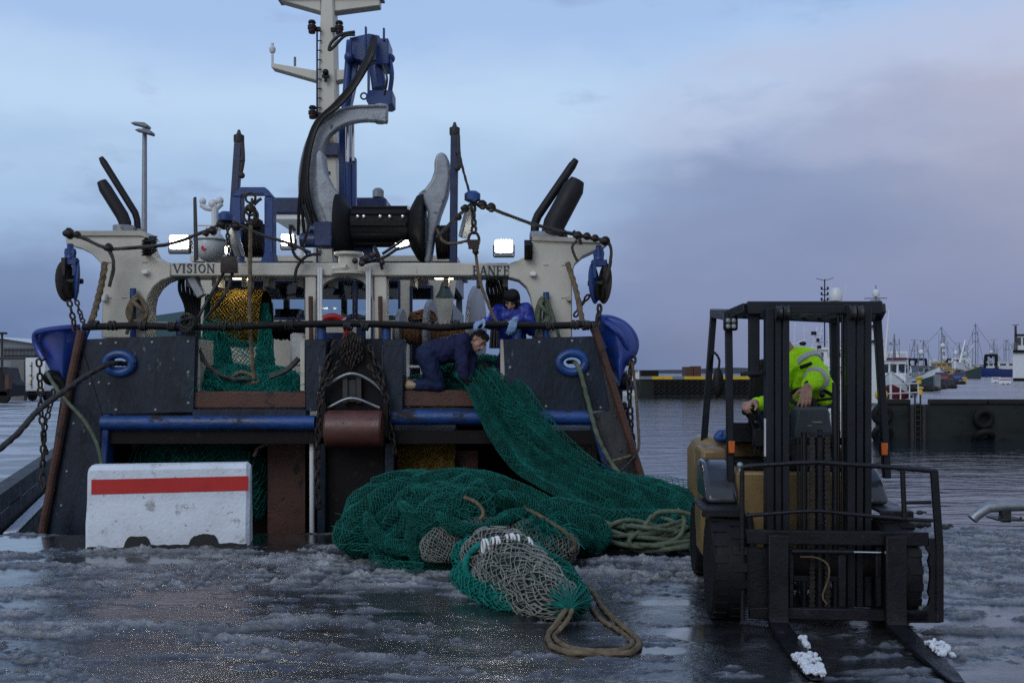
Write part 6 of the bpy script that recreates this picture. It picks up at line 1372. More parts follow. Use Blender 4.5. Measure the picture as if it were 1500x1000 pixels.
# overhead guard
og = MB(); T2 = lambda a, b, w_, h_: og.beam(a, b, w_, h_)
fl_, fr2 = LF(1067, 466, .4), LF(1285, 468, .4); bl_, br_ = LF(1070, 705, .4), LF(1299, 700, .4); rl_, rr_ = LF(1045, 462, 1.4), LF(1220, 470, 1.4)
T2(fl_, bl_, .05, .06); T2(fr2, br_, .05, .06); T2(rl_, LF(1031, 648, 1.5), .05, .07); T2(rr_, LF(1224, 648, 1.5), .05, .07)
for a, b in ((fl_, rl_), (fr2, rr_), (rl_, rr_)): T2(a + V((0, 0, .02)), b + V((0, 0, .02)), .06, .07)
T2(LF(1094, 451, .22), LF(1291, 451, .22), .07, .09); T2(LF(1094, 451, .22), fl_ + V((0, 0, .02)), .06, .07); T2(LF(1291, 451, .22), fr2 + V((0, 0, .02)), .06, .07)
for i in range(1, 8): T2(LF(lerp(1096, 1290, i / 8), 456, .22), lerp(rl_, rr_, i / 8) + V((0, 0, .03)), .03, .045)
guard = fp(og, 'overhead_guard', 'mast', bevel=.006)
k = MB(); fbx(k, 1097, 1113, 455, 552, .24, .05); k.beam(LF(1085, 548, .24), LF(1123, 545, .24), .05, .03); fp(k, 'mast_pillar', 'mast', guard, bevel=.005)
for x, y in ((1071, 654), (1294, 657)):
    a = LF(x, y, .36); k = MB(); k.box(a, (.048, .04, .098)); o = fp(k, 'indicator_housing', 'black', guard)
    k = MB(); k.box(a + V((0, -.024, 0)), (.044, .02, .086)); fp(k, 'indicator_lens', 'orange', o, bevel=.004)
a = LF(1070, 474, .33); k = MB(); k.box(a, (.10, .06, .10)); k.box(a + V((0, .02, .07)), (.04, .03, .06)); wl = fp(k, 'work_lamp', 'black', guard, bevel=.015, seg=2)
for i in (-1, 1):
    for j in (-1, 1): k = MB(); k.lathe([(.016, 0), (.016, .004), (.01, .006)], a + V((i * .02, -.031, j * .02)), (0, -1, 0), 12); fp(k, 'lamp_lens', 'galv', wl)
a = LF(1052, 560, 1.2); k = MB(); k.ball(a, (.045, .03, .12)); k.tube([a + V((0, 0, .1)), a + V((.01, 0, .18)), a + V((-.03, .05, .24)), LF(1040, 540, 1.38)], .01, 6, smooth=10); fp(k, 'mirror', 'black', guard)
# wheels
def wheel(x, y, r, w_, sgn):
    k = MB(); k.lathe([(r * .62, -w_ / 2), (r * .90, -w_ / 2), (r * .985, -w_ * .40), (r, -w_ * .3), (r, w_ * .3), (r * .985, w_ * .40), (r * .90, w_ / 2), (r * .62, w_ / 2)], (x, y, r - .004), (1, 0, 0), 40)
    for i in range(20):
        a = 2 * PI * i / 20
        for s in (-1, 1):
            b = a + (PI / 20 if s > 0 else 0); k.box((x + s * w_ * .27, y + math.cos(b) * r * .995, r - .004 + math.sin(b) * r * .995), (w_ * .40, r * .15, r * .04), rx=b - PI / 2)
    ty = fp(k, 'tyre', 'rubber', fl)
    k = MB(); k.lathe([(r * .1, w_ * .30), (r * .2, w_ * .32), (r * .35, w_ * .18), (r * .55, w_ * .2), (r * .62, w_ * .44), (r * .64, w_ * .44), (r * .64, w_ * .3)], (x, y, r - .004), (sgn, 0, 0), 28)
    for i in range(6): a = PI / 3 * i; k.lathe([(.016, 0), (.016, .02)], (x + sgn * w_ * .19, y + math.cos(a) * r * .45, r + math.sin(a) * r * .45), (sgn, 0, 0), 6)
    fp(k, 'rim', 'fork', ty)
for s in (-1, 1): wheel(-.06 + s * .565, .12, .352, .22, s); wheel(-.09 + s * .51, 1.5, .30, .2, s)
k = MB(); k.cyl((-.52, .12, .37), (.52, .12, .37), .1, None, 14); fp(k, 'axle', 'dark')
# dashboard, wheel, seat, levers
k = MB(); a, b = LF(1167, 596, .5), LF(1215, 640, .5); c = LF(1190, 640, .5)
k.prism([(a.x, a.z), (b.x - .01, a.z), (b.x + .02, b.z + .03), (b.x - .01, b.z - .02), (b.x - .03, .98), (a.x + .01, .98), (a.x - .01, b.z - .02), (a.x - .015, b.z + .03)], .48, .72)
db = fp(k, 'dashboard', 'dash', bevel=.02, seg=3)
k = MB(); a = LF(1197, 618, .476); k.box(a, (.075, .004, .012)); k.box(a + V((-.055, 0, -.025)), (.03, .004, .012)); fp(k, 'dash_label', 'galv', db)
a = LF(1190, 583, .74); sw_tilt = (0, -.42, .9); SWC = a
k = MB(); k.ring(a, .165, .015, sw_tilt, 32, 10)
for t_ in (0, 2.1, 4.2): k.tube([a + V((0, 0, -.02)), a + V((math.cos(t_) * .16, math.sin(t_) * .15, math.sin(t_) * .07))], .012, 6)
k.cyl(a + V((0, 0, -.01)), a + V((0, -.1, -.22)), .028, None, 10); sw = fp(k, 'steering_wheel', 'black'); k = MB(); k.ball(a + V((.05, -.1, .03)), (.022, .022, .025)); fp(k, 'spinner_knob', 'black', sw)
k = MB(); k.bx(-.26, .26, .98, 1.45, 1.2, 1.3); k.prism([(-.25, 1.28), (.25, 1.28), (.23, 1.72), (.15, 1.8), (-.15, 1.8), (-.23, 1.72)], 1.42, 1.54); fp(k, 'seat', 'rubber', bevel=.03, seg=2)
for x0, y0, x1, y1, yy in ((1091, 603, 1106, 637, .62), (1105, 600, 1118, 640, .66), (1100, 618, 1114, 650, .7)):
    k = MB(); k.tube([LF(x0, y0, yy), LF((x0 + x1) / 2 + 1, (y0 + y1) / 2 - 4, yy), LF(x1, y1, yy), LF(x1, 665, yy)], .011, 8, smooth=10); k.ball(LF(x0, y0, yy), .024, 10, 8); fp(k, 'control_lever', 'black')
k = MB(); fbx(k, 1075, 1121, 619, 645, .9, .03); fbx(k, 1095, 1100, 625, 645, .89, .01); fp(k, 'side_panel', 'black', ch)
k = MB(); fbx(k, 1104, 1121, 628, 655, .6, .1); fp(k, 'lever_console', 'black', ch, bevel=.01)
o = clump('plastic_bag', [(FW(LF(1053 + i * 3, 640 - (i % 2) * 3, 1.3)), .045) for i in range(4)], M['bluew'], 'crumpled blue plastic bag lying on the back of the forklift', 'bag', .01, .02)
# snow on the forks
rg = random.Random(3)
def fork_snow(cx0, y0, y1, n, w_, label, zz=.035):
    pts = []
    for i in range(n * 4):
        y = rg.uniform(y0, y1); pts.append((FW((cx0 + rg.uniform(-w_, w_), y, zz + rg.uniform(0, .02) + rg.uniform(0, .035) * max(0, 1 - ((y - (y0 + y1) / 2) / (.5 * (y1 - y0))) ** 2))), rg.uniform(.006, .017)))
    clump('snow_clump', pts, M['snow'], label, 'snow', .005, .022, dsc=.018)
fx0 = (LF(1126, 770, -.25).x + LF(1155, 770, -.25).x) / 2; fx1 = (LF(1298, 770, -.25).x + LF(1328, 770, -.25).x) / 2
fork_snow(fx0, -1.33, -.98, 46, .062, 'fresh white snow heaped on the tip of the left fork'); fork_snow(fx0 + .07, -.82, -.6, 10, .012, 'thin streak of snow along the inner edge of the left fork', .03)
fork_snow(fx1 + .08, -.92, -.66, 22, .05, 'lump of white snow caught beside the right fork', .04)
# =====================================================================  people
def capsule(mb, a, b, ra, rb, n=14):
    a, b = V(a), V(b); d = b - a; Ld = d.length
    if Ld < 1e-6: return mb.ball(a, ra)
    prof = [(1e-3, -ra)] + [(ra * math.sin(t), -ra * math.cos(t)) for t in (.35, .7, 1.05, 1.4)] + [(ra, 0)] + [(rb, Ld)] + [(rb * math.cos(t), Ld + rb * math.sin(t)) for t in (.2, .55, .9, 1.25)] + [(1e-3, Ld + rb)]
    return mb.lathe(prof, a, d, n)
def chainc(mb, pts):
    for (a, ra), (b, rb) in zip(pts[:-1], pts[1:]): capsule(mb, a, b, ra, rb)
def remesh(mb, name, m, parent, voxel=.01, smooth=4, disp=0, dscale=.08, fac=.5):
    o = mb.build(name, m, parent); r = o.modifiers.new('Remesh', 'REMESH'); r.mode = 'VOXEL'; r.voxel_size = voxel; r.use_smooth_shade = True
    if smooth: s = o.modifiers.new('Smooth', 'SMOOTH'); s.factor = fac; s.iterations = smooth
    if disp:
        tx = bpy.data.textures.new(name + '_folds', 'CLOUDS'); tx.noise_scale = dscale; tx.noise_depth = 3; d = o.modifiers.new('Folds', 'DISPLACE'); d.texture = tx; d.texture_coords = 'LOCAL'; d.strength = disp; d.mid_level = .5
    return o
def basis(f, u):
    f = V(f).normalized(); u = V(u); u = (u - f * u.dot(f)).normalized(); r = f.cross(u); return f, u, r     # r = the person's right
def head(mb, c, f, u, s=1.0):
    """skull, jaw, nose, brow and ears round head centre c, looking along f"""
    f, u, r = basis(f, u); R = Matrix((r, f, u)).transposed(); c = V(c)
    def at(x, y, z): return c + (r * x + f * y + u * z) * s
    mb.ball(at(0, -.012, .025), (.076 * s, .095 * s, .098 * s), 18, 12, R); mb.ball(at(0, .02, -.03), (.064 * s, .072 * s, .085 * s), 16, 10, R)
    mb.ball(at(0, .052, -.086), (.034 * s, .034 * s, .028 * s), 12, 8, R)
    capsule(mb, at(0, .088, .008), at(0, .108, -.034), .009 * s, .014 * s); mb.ball(at(-.014, .098, -.037), .008 * s, 8, 6); mb.ball(at(.014, .098, -.037), .008 * s, 8, 6)
    capsule(mb, at(-.048, .070, .022), at(-.012, .083, .020), .011 * s, .012 * s); capsule(mb, at(.048, .070, .022), at(.012, .083, .020), .011 * s, .012 * s)
    for x in (-1, 1): mb.ball(at(x * .043, .064, -.024), (.021 * s, .02 * s, .02 * s), 10, 7, R); mb.ball(at(x * .077, -.008, -.005), (.011 * s, .022 * s, .034 * s), 10, 8, R)
    capsule(mb, at(-.022, .087, -.058), at(.022, .087, -.058), .0075 * s, .0075 * s); capsule(mb, at(-.018, .084, -.070), at(.018, .084, -.070), .009 * s, .009 * s)
    return at
def face_bits(at, parent, s=1.0):
    k = MB()
    for x in (-1, 1): k.ball(at(x * .031, .077, .003), .0115 * s, 10, 8)
    k.build('eyes', M['gloss'], parent)
    k = MB()
    for x in (-1, 1): k.tube([at(x * .012, .094, .024), at(x * .03, .090, .03), at(x * .047, .078, .024)], .005 * s, 6, smooth=6)
    k.build('eyebrows', M['hair'], parent)
    k = MB(); k.tube([at(-.022, .0935, -.064), at(0, .0975, -.063), at(.022, .0935, -.064)], .0022 * s, 6, smooth=6); k.build('mouth_line', M['maroon'], parent)
def hand(mb, wr, d, pn, th, curl=(.5, .6, .5), s=1.0, spread=.06, fat=1.0):
    """palm, four jointed fingers and a thumb: d = forearm->fingers, pn = palm normal (fingers curl towards it), th = thumb side"""
    d = V(d).normalized(); pn = V(pn); pn = (pn - d * pn.dot(d)).normalized(); x = d.cross(pn); x = x if x.dot(V(th)) > 0 else -x; wr = V(wr)
    L_ = [(.043, .026, .020), (.048, .030, .022), (.045, .028, .021), (.034, .021, .018)]
    for i, off in enumerate((.030, .010, -.010, -.029)):
        kn = wr + d * (.092 - .006 * abs(i - 1)) * s + x * off * s; capsule(mb, wr + x * off * .55 * s + d * .012 * s, kn, .015 * s * fat, .0125 * s * fat)
        dd = (d + x * spread * (1.4 - i)).normalized(); p = kn; a = 0
        for j in range(3):
            a += curl[j] * (1 + .10 * (i - 1)); q = p + (dd * math.cos(a) + pn * math.sin(a)) * L_[i][j] * s
            capsule(mb, p, q, (.0098 - .0012 * j) * s * fat, (.0090 - .0012 * j) * s * fat, 10); p = q
    p = wr + d * .028 * s + x * .024 * s; q = p + (x * .75 + d * .55 + pn * .35).normalized() * .042 * s; capsule(mb, p, q, .015 * s * fat, .0115 * s * fat, 10)
    w2 = q + (d * .8 + x * .3 + pn * .5).normalized() * .032 * s; capsule(mb, q, w2, .0112 * s * fat, .0095 * s * fat, 10); capsule(mb, w2, w2 + (d * .85 + pn * .6).normalized() * .024 * s, .0095 * s * fat, .0075 * s * fat, 10)
def limb_hand_dir(a, b): return (V(b) - V(a)).normalized()

# ---- man in the blue oilskin leaning on the stern rail
Yp = 11.28
p1 = thing('person', 'person in bright blue oilskin jacket and black hood leaning on the stern rail', 'person', (PX(750, Yp + .35), Yp + .35, 1.045))
hc = P(749.5, 440, Yp); ff, uu = (-.22, -.80, -.55), (-.05, -.55, .85)
shR, shL = P(731, 457, Yp + .06), P(770, 454, Yp + .06); elR = P(719, 474, Yp - .10); elL = P(778, 482, Yp - .06); wrR = P(709, 471, 10.96); wrL = P(757, 467, 10.97)
chest = P(750, 476, Yp + .10); hip = P(752, 535, Yp + .26); kn1, kn2 = V((hip.x - .11, hip.y - .12, 1.52)), V((hip.x + .11, hip.y - .10, 1.52)); an1, an2 = V((hip.x - .12, hip.y + .08, 1.13)), V((hip.x + .12, hip.y + .08, 1.13))
b = MB(); at = head(b, hc, ff, uu); capsule(b, hc + V((0, .03, -.06)), chest + V((0, 0, .08)), .052, .06); capsule(b, chest, hip, .12, .12); capsule(b, shR, shL, .05, .05)
chainc(b, [(shR, .045), (elR, .038), (wrR, .028)]); chainc(b, [(shL, .045), (elL, .038), (wrL, .028)]); chainc(b, [(hip + V((-.08, 0, 0)), .085), (kn1, .055), (an1, .04)]); chainc(b, [(hip + V((.08, 0, 0)), .085), (kn2, .055), (an2, .04)])
for q in (an1, an2): capsule(b, q + V((0, .03, -.05)), q + V((0, -.15, -.06)), .035, .032)
remesh(b, 'body', M['skin'], p1, .008, 3); face_bits(at, p1)
j = MB(); capsule(j, chest + V((0, 0, .05)), hip + V((0, -.02, .10)), .165, .16); capsule(j, shR + V((.03, 0, 0)), shL + V((-.03, 0, 0)), .085, .085); j.ball(chest + V((0, -.02, .06)), (.22, .15, .2)); j.ball(hip, (.19, .16, .16))
chainc(j, [(shR, .088), (elR, .072), (lerp(elR, wrR, .9), .052)]); chainc(j, [(shL, .088), (elL, .078), (lerp(elL, wrL, .85), .056)])
jk = remesh(j, 'jacket', M['jacketb'], p1, .012, 4, .05, .10)
h_ = MB(); f_, u_, r_ = basis(ff, uu); Rm = Matrix((r_, f_, u_)).transposed()
capsule(h_, hc + u_ * .035 - f_ * .028, hc - u_ * .02 - f_ * .035, .092, .092); capsule(h_, hc - f_ * .05 - u_ * .04, chest + V((0, -.02, .09)), .085, .09)
h_.ball(hc + u_ * .05 + f_ * .005, (.09, .09, .085), 16, 10)
for q in (-.045, -.02, 0, .02, .045): h_.ball(hc + f_ * .050 + u_ * .082 + r_ * q, .036)
for q in (-.03, 0, .03): h_.ball(hc + f_ * .066 + u_ * .075 + r_ * q, .03)
for q in np.linspace(0, PI * 2, 24):
    h_.ball(hc + f_ * (.060 - .01 * abs(math.sin(q))) + u_ * (-.012 + .080 * math.cos(q)) + r_ * (.066 * math.sin(q)), .027)
capsule(h_, hc + f_ * .05 - u_ * .125 , chest + V((0, -.12, .02)), .045, .06)
remesh(h_, 'hood', M['hoodm'], p1, .009, 2, .012, .05)
t = MB(); chainc(t, [(hip + V((-.08, 0, .02)), .12), (kn1, .085), (an1, .07)]); chainc(t, [(hip + V((.08, 0, .02)), .12), (kn2, .085), (an2, .07)]); capsule(t, hip + V((-.06, 0, .05)), hip + V((.06, 0, .05)), .14, .14); remesh(t, 'trousers', M['trousers'], p1, .014, 3, .03)
g = MB(); hand(g, wrR, (-.45, -.45, -.15), (.1, .3, -.9), (.7, -.3, .1), (.45, .6, .5), 1.08, fat=1.25); capsule(g, lerp(elR, wrR, .82), wrR + V((0, 0, 0)), .036, .032); remesh(g, 'glove', M['glove'], p1, .006, 2)
g = MB(); hand(g, wrL + V((-.02, -.03, -.01)), (-.30, -.35, -.85), (-.1, .85, -.3), (-.9, -.2, 0), (.35, .5, .4), 1.08, fat=1.25); capsule(g, lerp(elL, wrL, .8), wrL + V((-.02, -.03, -.01)), .04, .034); remesh(g, 'glove', M['glove'], p1, .006, 2)
for q in (an1, an2): k = MB(); capsule(k, q + V((0, .03, -.03)), q + V((0, -.16, -.045)), .05, .045); capsule(k, q + V((0, 0, .1)), q + V((0, .01, -.03)), .07, .055); remesh(k, 'boot', M['boot'], p1, .012, 2)

# ---- kneeling man in navy
Yk = 11.12
p2 = thing('person', 'person in dark navy workwear on hands and knees pulling the green net over the stern', 'person', (PX(640, Yk), Yk, 1.38))
hd = P(700, 499, Yk - .03); f2, u2 = (.66, -.42, -.62), (.72, .10, .69)
sh1, sh2 = P(676, 501, Yk - .17), P(682, 497, Yk + .17); hip = P(627, 521, Yk); hp1, hp2 = hip + V((-.01, -.11, 0)), hip + V((0, .11, 0))
k1, k2 = P(641, 563, Yk - .12), P(633, 563, Yk + .13); a1, a2 = P(609, 564, Yk - .12), P(606, 562, Yk + .13); t1, t2 = P(598, 561, Yk - .12), P(596, 558, Yk + .13)
e1, e2 = P(677, 533, Yk - .22), P(690, 528, Yk + .02); w1, w2 = P(678, 553, Yk - .24), P(688, 552, Yk - .10)
b = MB(); at = head(b, hd, f2, u2); capsule(b, hd - V(u2) * .06, P(682, 500, Yk), .055, .065); capsule(b, P(676, 505, Yk), hip, .11, .11); capsule(b, sh1, sh2, .05, .05)
chainc(b, [(sh1, .045), (e1, .038), (w1, .028)]); chainc(b, [(sh2, .045), (e2, .038), (w2, .028)]); chainc(b, [(hp1, .085), (k1, .055), (a1, .04), (t1, .032)]); chainc(b, [(hp2, .085), (k2, .055), (a2, .04), (t2, .032)])
gl_a = MB(); hand(gl_a, w1, (.55, -.25, -.8), (.6, .3, .6), (.3, -.9, 0), (.55, .7, .5), 1.06, fat=1.2); hand(gl_a, w2, (.6, -.45, -.6), (.5, .4, .6), (-.2, .8, .2), (.5, .7, .5), 1.06, fat=1.2); remesh(gl_a, 'gloves', M['hoodm'], p2, .006, 2)
remesh(b, 'body', M['skin'], p2, .0075, 2); face_bits(at, p2)
j = MB(); capsule(j, P(676, 508, Yk), P(632, 518, Yk), .155, .15); j.ball(P(672, 508, Yk), (.16, .20, .15)); j.ball(hip + V((.04, 0, .01)), (.15, .19, .14)); capsule(j, sh1, sh2, .085, .085)
chainc(j, [(sh1, .092), (e1, .07), (lerp(e1, w1, .8), .052)]); chainc(j, [(sh2, .092), (e2, .07), (lerp(e2, w2, .8), .052)]); capsule(j, P(684, 497, Yk - .07), P(684, 495, Yk + .07), .055, .055)
remesh(j, 'jacket', M['jacketn'], p2, .012, 4, .05, .10)
t = MB(); t.ball(hip, (.14, .18, .14)); chainc(t, [(hp1, .125), (k1, .085), (a1, .06)]); chainc(t, [(hp2, .125), (k2, .085), (a2, .06)]); remesh(t, 'trousers', M['trousers'], p2, .012, 4, .04, .1)
h_ = MB(); f_, u_, r_ = basis(f2, u2); Rm = Matrix((r_, f_, u_)).transposed(); h_.ball(hd + u_ * .045 - f_ * .022, (.083, .098, .085), 18, 12, Rm); h_.ball(hd - f_ * .06 - u_ * .01, (.075, .06, .085), 14, 10, Rm); h_.ball(hd + u_ * .085 + f_ * .03, (.06, .06, .04), 12, 8, Rm)
remesh(h_, 'hair', M['hair'], p2, .008, 2, .035, .025)
for a_, t_ in ((a1, t1), (a2, t2)): k = MB(); capsule(k, lerp(k1, a_, .85) if a_ is a1 else lerp(k2, a_, .85), a_, .058, .055); capsule(k, a_, t_ + V((0, 0, -.03)), .052, .045); remesh(k, 'boot', M['boot'], p2, .011, 2)

# ---- forklift driver in hi-vis
p3 = thing('person', 'forklift driver in fluorescent yellow jacket with grey bands, head hidden by the mast', 'person', tuple(FW((-.05, 1.15, .99))))
W_ = lambda px, py, yl: FW(LF(px, py, yl))
hd = W_(1139, 480, .98); sh_l = W_(1180, 527, 1.0); sh_r = W_(1153, 536, .98); el_l = W_(1199, 552, .86); wr_l = W_(1183, 566, .66); el_r = W_(1130, 594, .90); wr_r = W_(1103, 590, .62); hip = FW((-.02, 1.2, 1.36)); ch = W_(1174, 560, 1.06)
kn_l, kn_r = FW((.16, .78, 1.36)), FW((-.2, .78, 1.36)); an_l, an_r = FW((.16, .68, 1.07)), FW((-.2, .68, 1.07)); dn = -fb
b = MB(); at = head(b, hd, dn + V((-.15, 0, -.15)), (-.18, 0, 1)); capsule(b, hd - V((0, 0, .07)), ch + V((-.05, 0, .16)), .055, .065); capsule(b, ch, hip, .11, .12); capsule(b, sh_l, sh_r, .05, .05)
chainc(b, [(sh_l, .045), (el_l, .04), (wr_l, .030)]); chainc(b, [(sh_r, .045), (el_r, .04), (wr_r, .030)]); chainc(b, [(hip + V((.1, 0, 0)), .08), (kn_l, .055), (an_l, .04)]); chainc(b, [(hip + V((-.1, 0, 0)), .08), (kn_r, .055), (an_r, .04)])
for q in (an_l, an_r): capsule(b, q + V((0, .03, -.03)), q + V((0, -.16, -.045)), .036, .03)
hand(b, wr_l, W_(1179, 590, .58) - wr_l, fb * .8 + V((0, 0, -.25)), V((-1, 0, .1)) if False else V((-.9, 0, 0)), (.28, .42, .35), 1.08, .10, 1.08)
hand(b, wr_r, W_(1090, 592, .52) - wr_r, V((.2, .1, -.9)), V((.2, -.9, .2)), (.9, 1.2, .9), 1.05, .02, 1.1)
remesh(b, 'body', M['skin'], p3, .006, 2); face_bits(at, p3)
j = MB(); capsule(j, ch + V((0, 0, .10)), hip + V((0, 0, .06)), .165, .17); j.ball(ch, (.16, .14, .2)); capsule(j, sh_l + V((-.03, 0, -.01)), sh_r + V((.04, 0, -.01)), .095, .085); capsule(j, sh_r + V((.05, 0, .06)), W_(1168, 521, 1.0), .06, .075)
chainc(j, [(sh_l, .105), (el_l, .088), (lerp(el_l, wr_l, .78), .062)]); chainc(j, [(sh_r, .085), (el_r, .07), (lerp(el_r, wr_r, .75), .056)]); capsule(j, ch + V((.06, -.02, .0)), hip + V((.16, -.02, .05)), .13, .12); capsule(j, sh_l + V((.02, .02, -.03)), W_(1210, 580, 1.0), .1, .1)
jk = remesh(j, 'jacket', M['hiviz'], p3, .010, 4, .034, .075)
def band(a, b, t0, t1, r0, r1, parent, m):
    a, b = V(a), V(b); d = (b - a).normalized(); k = MB(); k.lathe([(r0, 0), (r0 + .003, .002), (r1 + .003, (t1 - t0) - .002), (r1, t1 - t0)], a + d * t0, d, 24); k.build('reflective_band', M[m], parent)
band(el_l, wr_l, .045, .085, .094, .088, p3, 'reflect'); band(sh_l, el_l, .03, .07, .118, .114, p3, 'reflect')
k = MB(); k.box(lerp(sh_l, el_l, .45) + V((-.07, -.095, .015)), (.10, .02, .03), ry=-.35); k.build('sleeve_patch', M['black'], jk, bevel=.008)
k = MB(); capsule(k, lerp(el_l, wr_l, .74), lerp(el_l, wr_l, .86), .055, .046); remesh(k, 'cuff', M['black'], p3, .01, 1)
t = MB(); chainc(t, [(hip + V((.09, 0, 0)), .11), (kn_l, .085), (an_l, .07)]); chainc(t, [(hip + V((-.09, 0, 0)), .11), (kn_r, .085), (an_r, .07)]); remesh(t, 'trousers', M['trousers'], p3, .014, 3, .03)
h_ = MB(); h_.ball(hd + V((0, .02, .045)), (.085, .1, .085)); remesh(h_, 'hat', M['hoodm'], p3, .01, 2)
for q in (an_l, an_r): k = MB(); capsule(k, q + V((0, .03, -.02)), q + V((0, -.17, -.035)), .05, .044); remesh(k, 'boot', M['rubber'], p3, .012, 2)
# =====================================================================  boats, cars and buildings across the basin
WZ = -1.8
def boat(label, px, Y, L_, B_, head_, hull, band, house, topm, mast_h=5., dome=0, gallows=None, roofm=None, boom=None, free=1.9, group=None, houses=((-.12, .30, .62, 2.3),), arms=2, name='fishing_boat', windows=True, th=1., ds=1.):
    """x forward, y across, z above the water"""
    t = thing(name, label, 'boat', (PX(px, Y), Y, WZ - .7), head_, group)
    st = [(-.5, .86, free * 1.0, -.4), (-.3, .98, free * .92, -.6), (0, 1., free * .95, -.7), (.25, .86, free * 1.12, -.7), (.40, .52, free * 1.38, -.6), (.5, .06, free * 1.62, .2)]
    vs, fs = [], []
    rows = [(.0, .55), (.35, .92), (.68, .98), (1., 1.)]
    def ring(i, x, hb, sh, kl): return [(x * L_, s * hb * B_ / 2 * w_, lerp(kl, sh, q)) for s in (1, -1) for q, w_ in (rows if s > 0 else rows[::-1])]
    for i, s in enumerate(st): vs += ring(i, *s)
    n = 8
    for i in range(len(st) - 1): fs += [(i * n + k, i * n + (k + 1) % n, (i + 1) * n + (k + 1) % n, (i + 1) * n + k) for k in range(n)]
    fs += [list(range(n)), list(range((len(st) - 1) * n, len(st) * n))]
    MB().add(vs, fs).build('hull', M[hull], t, local=True, smooth=30)
    if band:
        k = MB(); bv = []; 
        for x, hb, sh, kl in st:
            w_ = .96; bv += [(x * L_, hb * B_ / 2 * w_ + .03, sh * .38), (x * L_, hb * B_ / 2 * 1.0 + .03, sh * .72), (x * L_, -hb * B_ / 2 * w_ - .03, sh * .38), (x * L_, -hb * B_ / 2 * 1. - .03, sh * .72)]
        bf = []
        for i in range(len(st) - 1): o = 4 * i; bf += [(o, o + 4, o + 5, o + 1), (o + 2, o + 3, o + 7, o + 6)]
        bf += [(0, 1, 3, 2)]
        k.add(bv, bf).build('hull_band', M[band], t, local=True)
    k = MB()
    for s in (-1, 1): k.tube([(x * L_, s * hb * B_ / 2, sh + .02) for x, hb, sh, _ in st], .07, 6, smooth=20)
    k.build('gunwale', M[topm or hull], t, local=True)
    z = free * .9; hy = 0
    for hx, hl, hw, hh in houses:
        x0, x1 = (hx - hl / 2) * L_, (hx + hl / 2) * L_; w2 = hw * B_ / 2
        k = MB(); k.prism([(x0, z), (x1, z), (x1 - .12 * hh, z + hh), (x0 + .05 * hh, z + hh)], -w2, w2); hs = k.build('wheelhouse', M[house], t, local=True, smooth=0, bevel=.04)
        if windows:
            for i in range(3):
                yy = lerp(-w2, w2, (i + .5) / 3)
                for xs, sg in ((x1 - .09 * hh, 1), (x0 + .03 * hh, -1)):
                    MB().box((xs, yy, z + hh * .70), (.14, w2 * .5, hh * .30)).build('window', M['glass'], hs, local=True)
            for i in range(3):
                xx = lerp(x0, x1, (i + .6) / 3.4)
                MB().box((xx, 0, z + hh * .70), ((x1 - x0) * .2, w2 * 2 + .04, hh * .28)).build('window', M['glass'], hs, local=True)
        MB().bx(x0 - .15, x1 + .1, -w2 - .12, w2 + .12, z + hh + .005, z + hh + .16).build('roof', M[roofm or house], hs, local=True, bevel=.03)
        z += hh + .16; hy = (x0 + x1) / 2
    k = MB(); k.tube([(hy, 0, z), (hy, 0, z + mast_h)], [.12, .06], 8)
    for i in range(arms): zz = z + mast_h * (.55 + .38 * i / max(1, arms - 1)); k.box((hy, 0, zz), (.06 * th, B_ * (.34 - .1 * i), .06 * th)); k.tube([(hy, B_ * .14, zz), (hy, B_ * .14, zz + .5)], .03, 5); k.ball((hy, -B_ * .12, zz + .15), .12, 8, 6)
    for q in (-.2, .16): k.tube([(hy + q, B_ * q, z), (hy + q, B_ * q, z + mast_h * .8)], .025 * th, 5)
    for s in (-1, 1): k.tube([(hy, 0, z + mast_h * .9), (hy + .1 * L_, s * B_ * .42, free)], .022 * th, 4)
    for s in (-.44, .47): k.tube([(hy, 0, z + mast_h * .95), (s * L_, 0, free * 1.3)], .022 * th, 4)
    ms_ = k.build('mast', M['steel' if arms > 2 else 'grey'], t, local=True)
    for i in range(dome): MB().ball((hy + .4, (-.5 + i) * B_ * .22, z + .9 + (mast_h * .35 if i == 0 else 0)), (.5 * ds, .5 * ds, .58 * ds), 14, 10).build('radar_dome', M['radome'], ms_, local=True)
    if gallows:
        k = MB(); xg = -.40 * L_
        for s in (-1, 1): k.beam((xg, s * B_ * .36, free * .9), (xg, s * B_ * .30, free + 3.6), .22 * th, .22 * th); k.beam((xg, s * B_ * .30, free + 3.2), (xg + 1.3, s * B_ * .2, free + 1.2), .12, .12)
        k.beam((xg, -B_ * .32, free + 3.6), (xg, B_ * .32, free + 3.6), .24 * th, .24 * th); k.ball((xg, 0, free + 3.1), .35, 8, 6); k.build('gallows', M[gallows], t, local=True)
    if boom:
        k = MB(); bx0, bx1, by1, bz1 = boom; k.tube([(bx0 * L_, 0, free), (bx1 * L_, by1 * B_, free + bz1)], [.16 * th, .09 * th], 8); k.build('derrick_boom', M['white'], t, local=True)
    k = MB()
    for i in range(10):
        x = lerp(-.42, .4, i / 9); hb = float(np.interp(x, [s[0] for s in st], [s[1] for s in st])); sh = float(np.interp(x, [s[0] for s in st], [s[2] for s in st]))
        for s in (-1, 1): k.tube([(x * L_, s * hb * B_ * .47, sh), (x * L_, s * hb * B_ * .47, sh + .75)], .025, 4)
    for s in (-1, 1): k.tube([(x * L_, s * float(np.interp(x, [q[0] for q in st], [q[1] for q in st])) * B_ * .47, float(np.interp(x, [q[0] for q in st], [q[2] for q in st])) + .75) for x in np.linspace(-.42, .4, 10)], .025, 4)
    k.build('deck_rail', M['white'], t, local=True)
    rg = random.Random(px); k = MB()
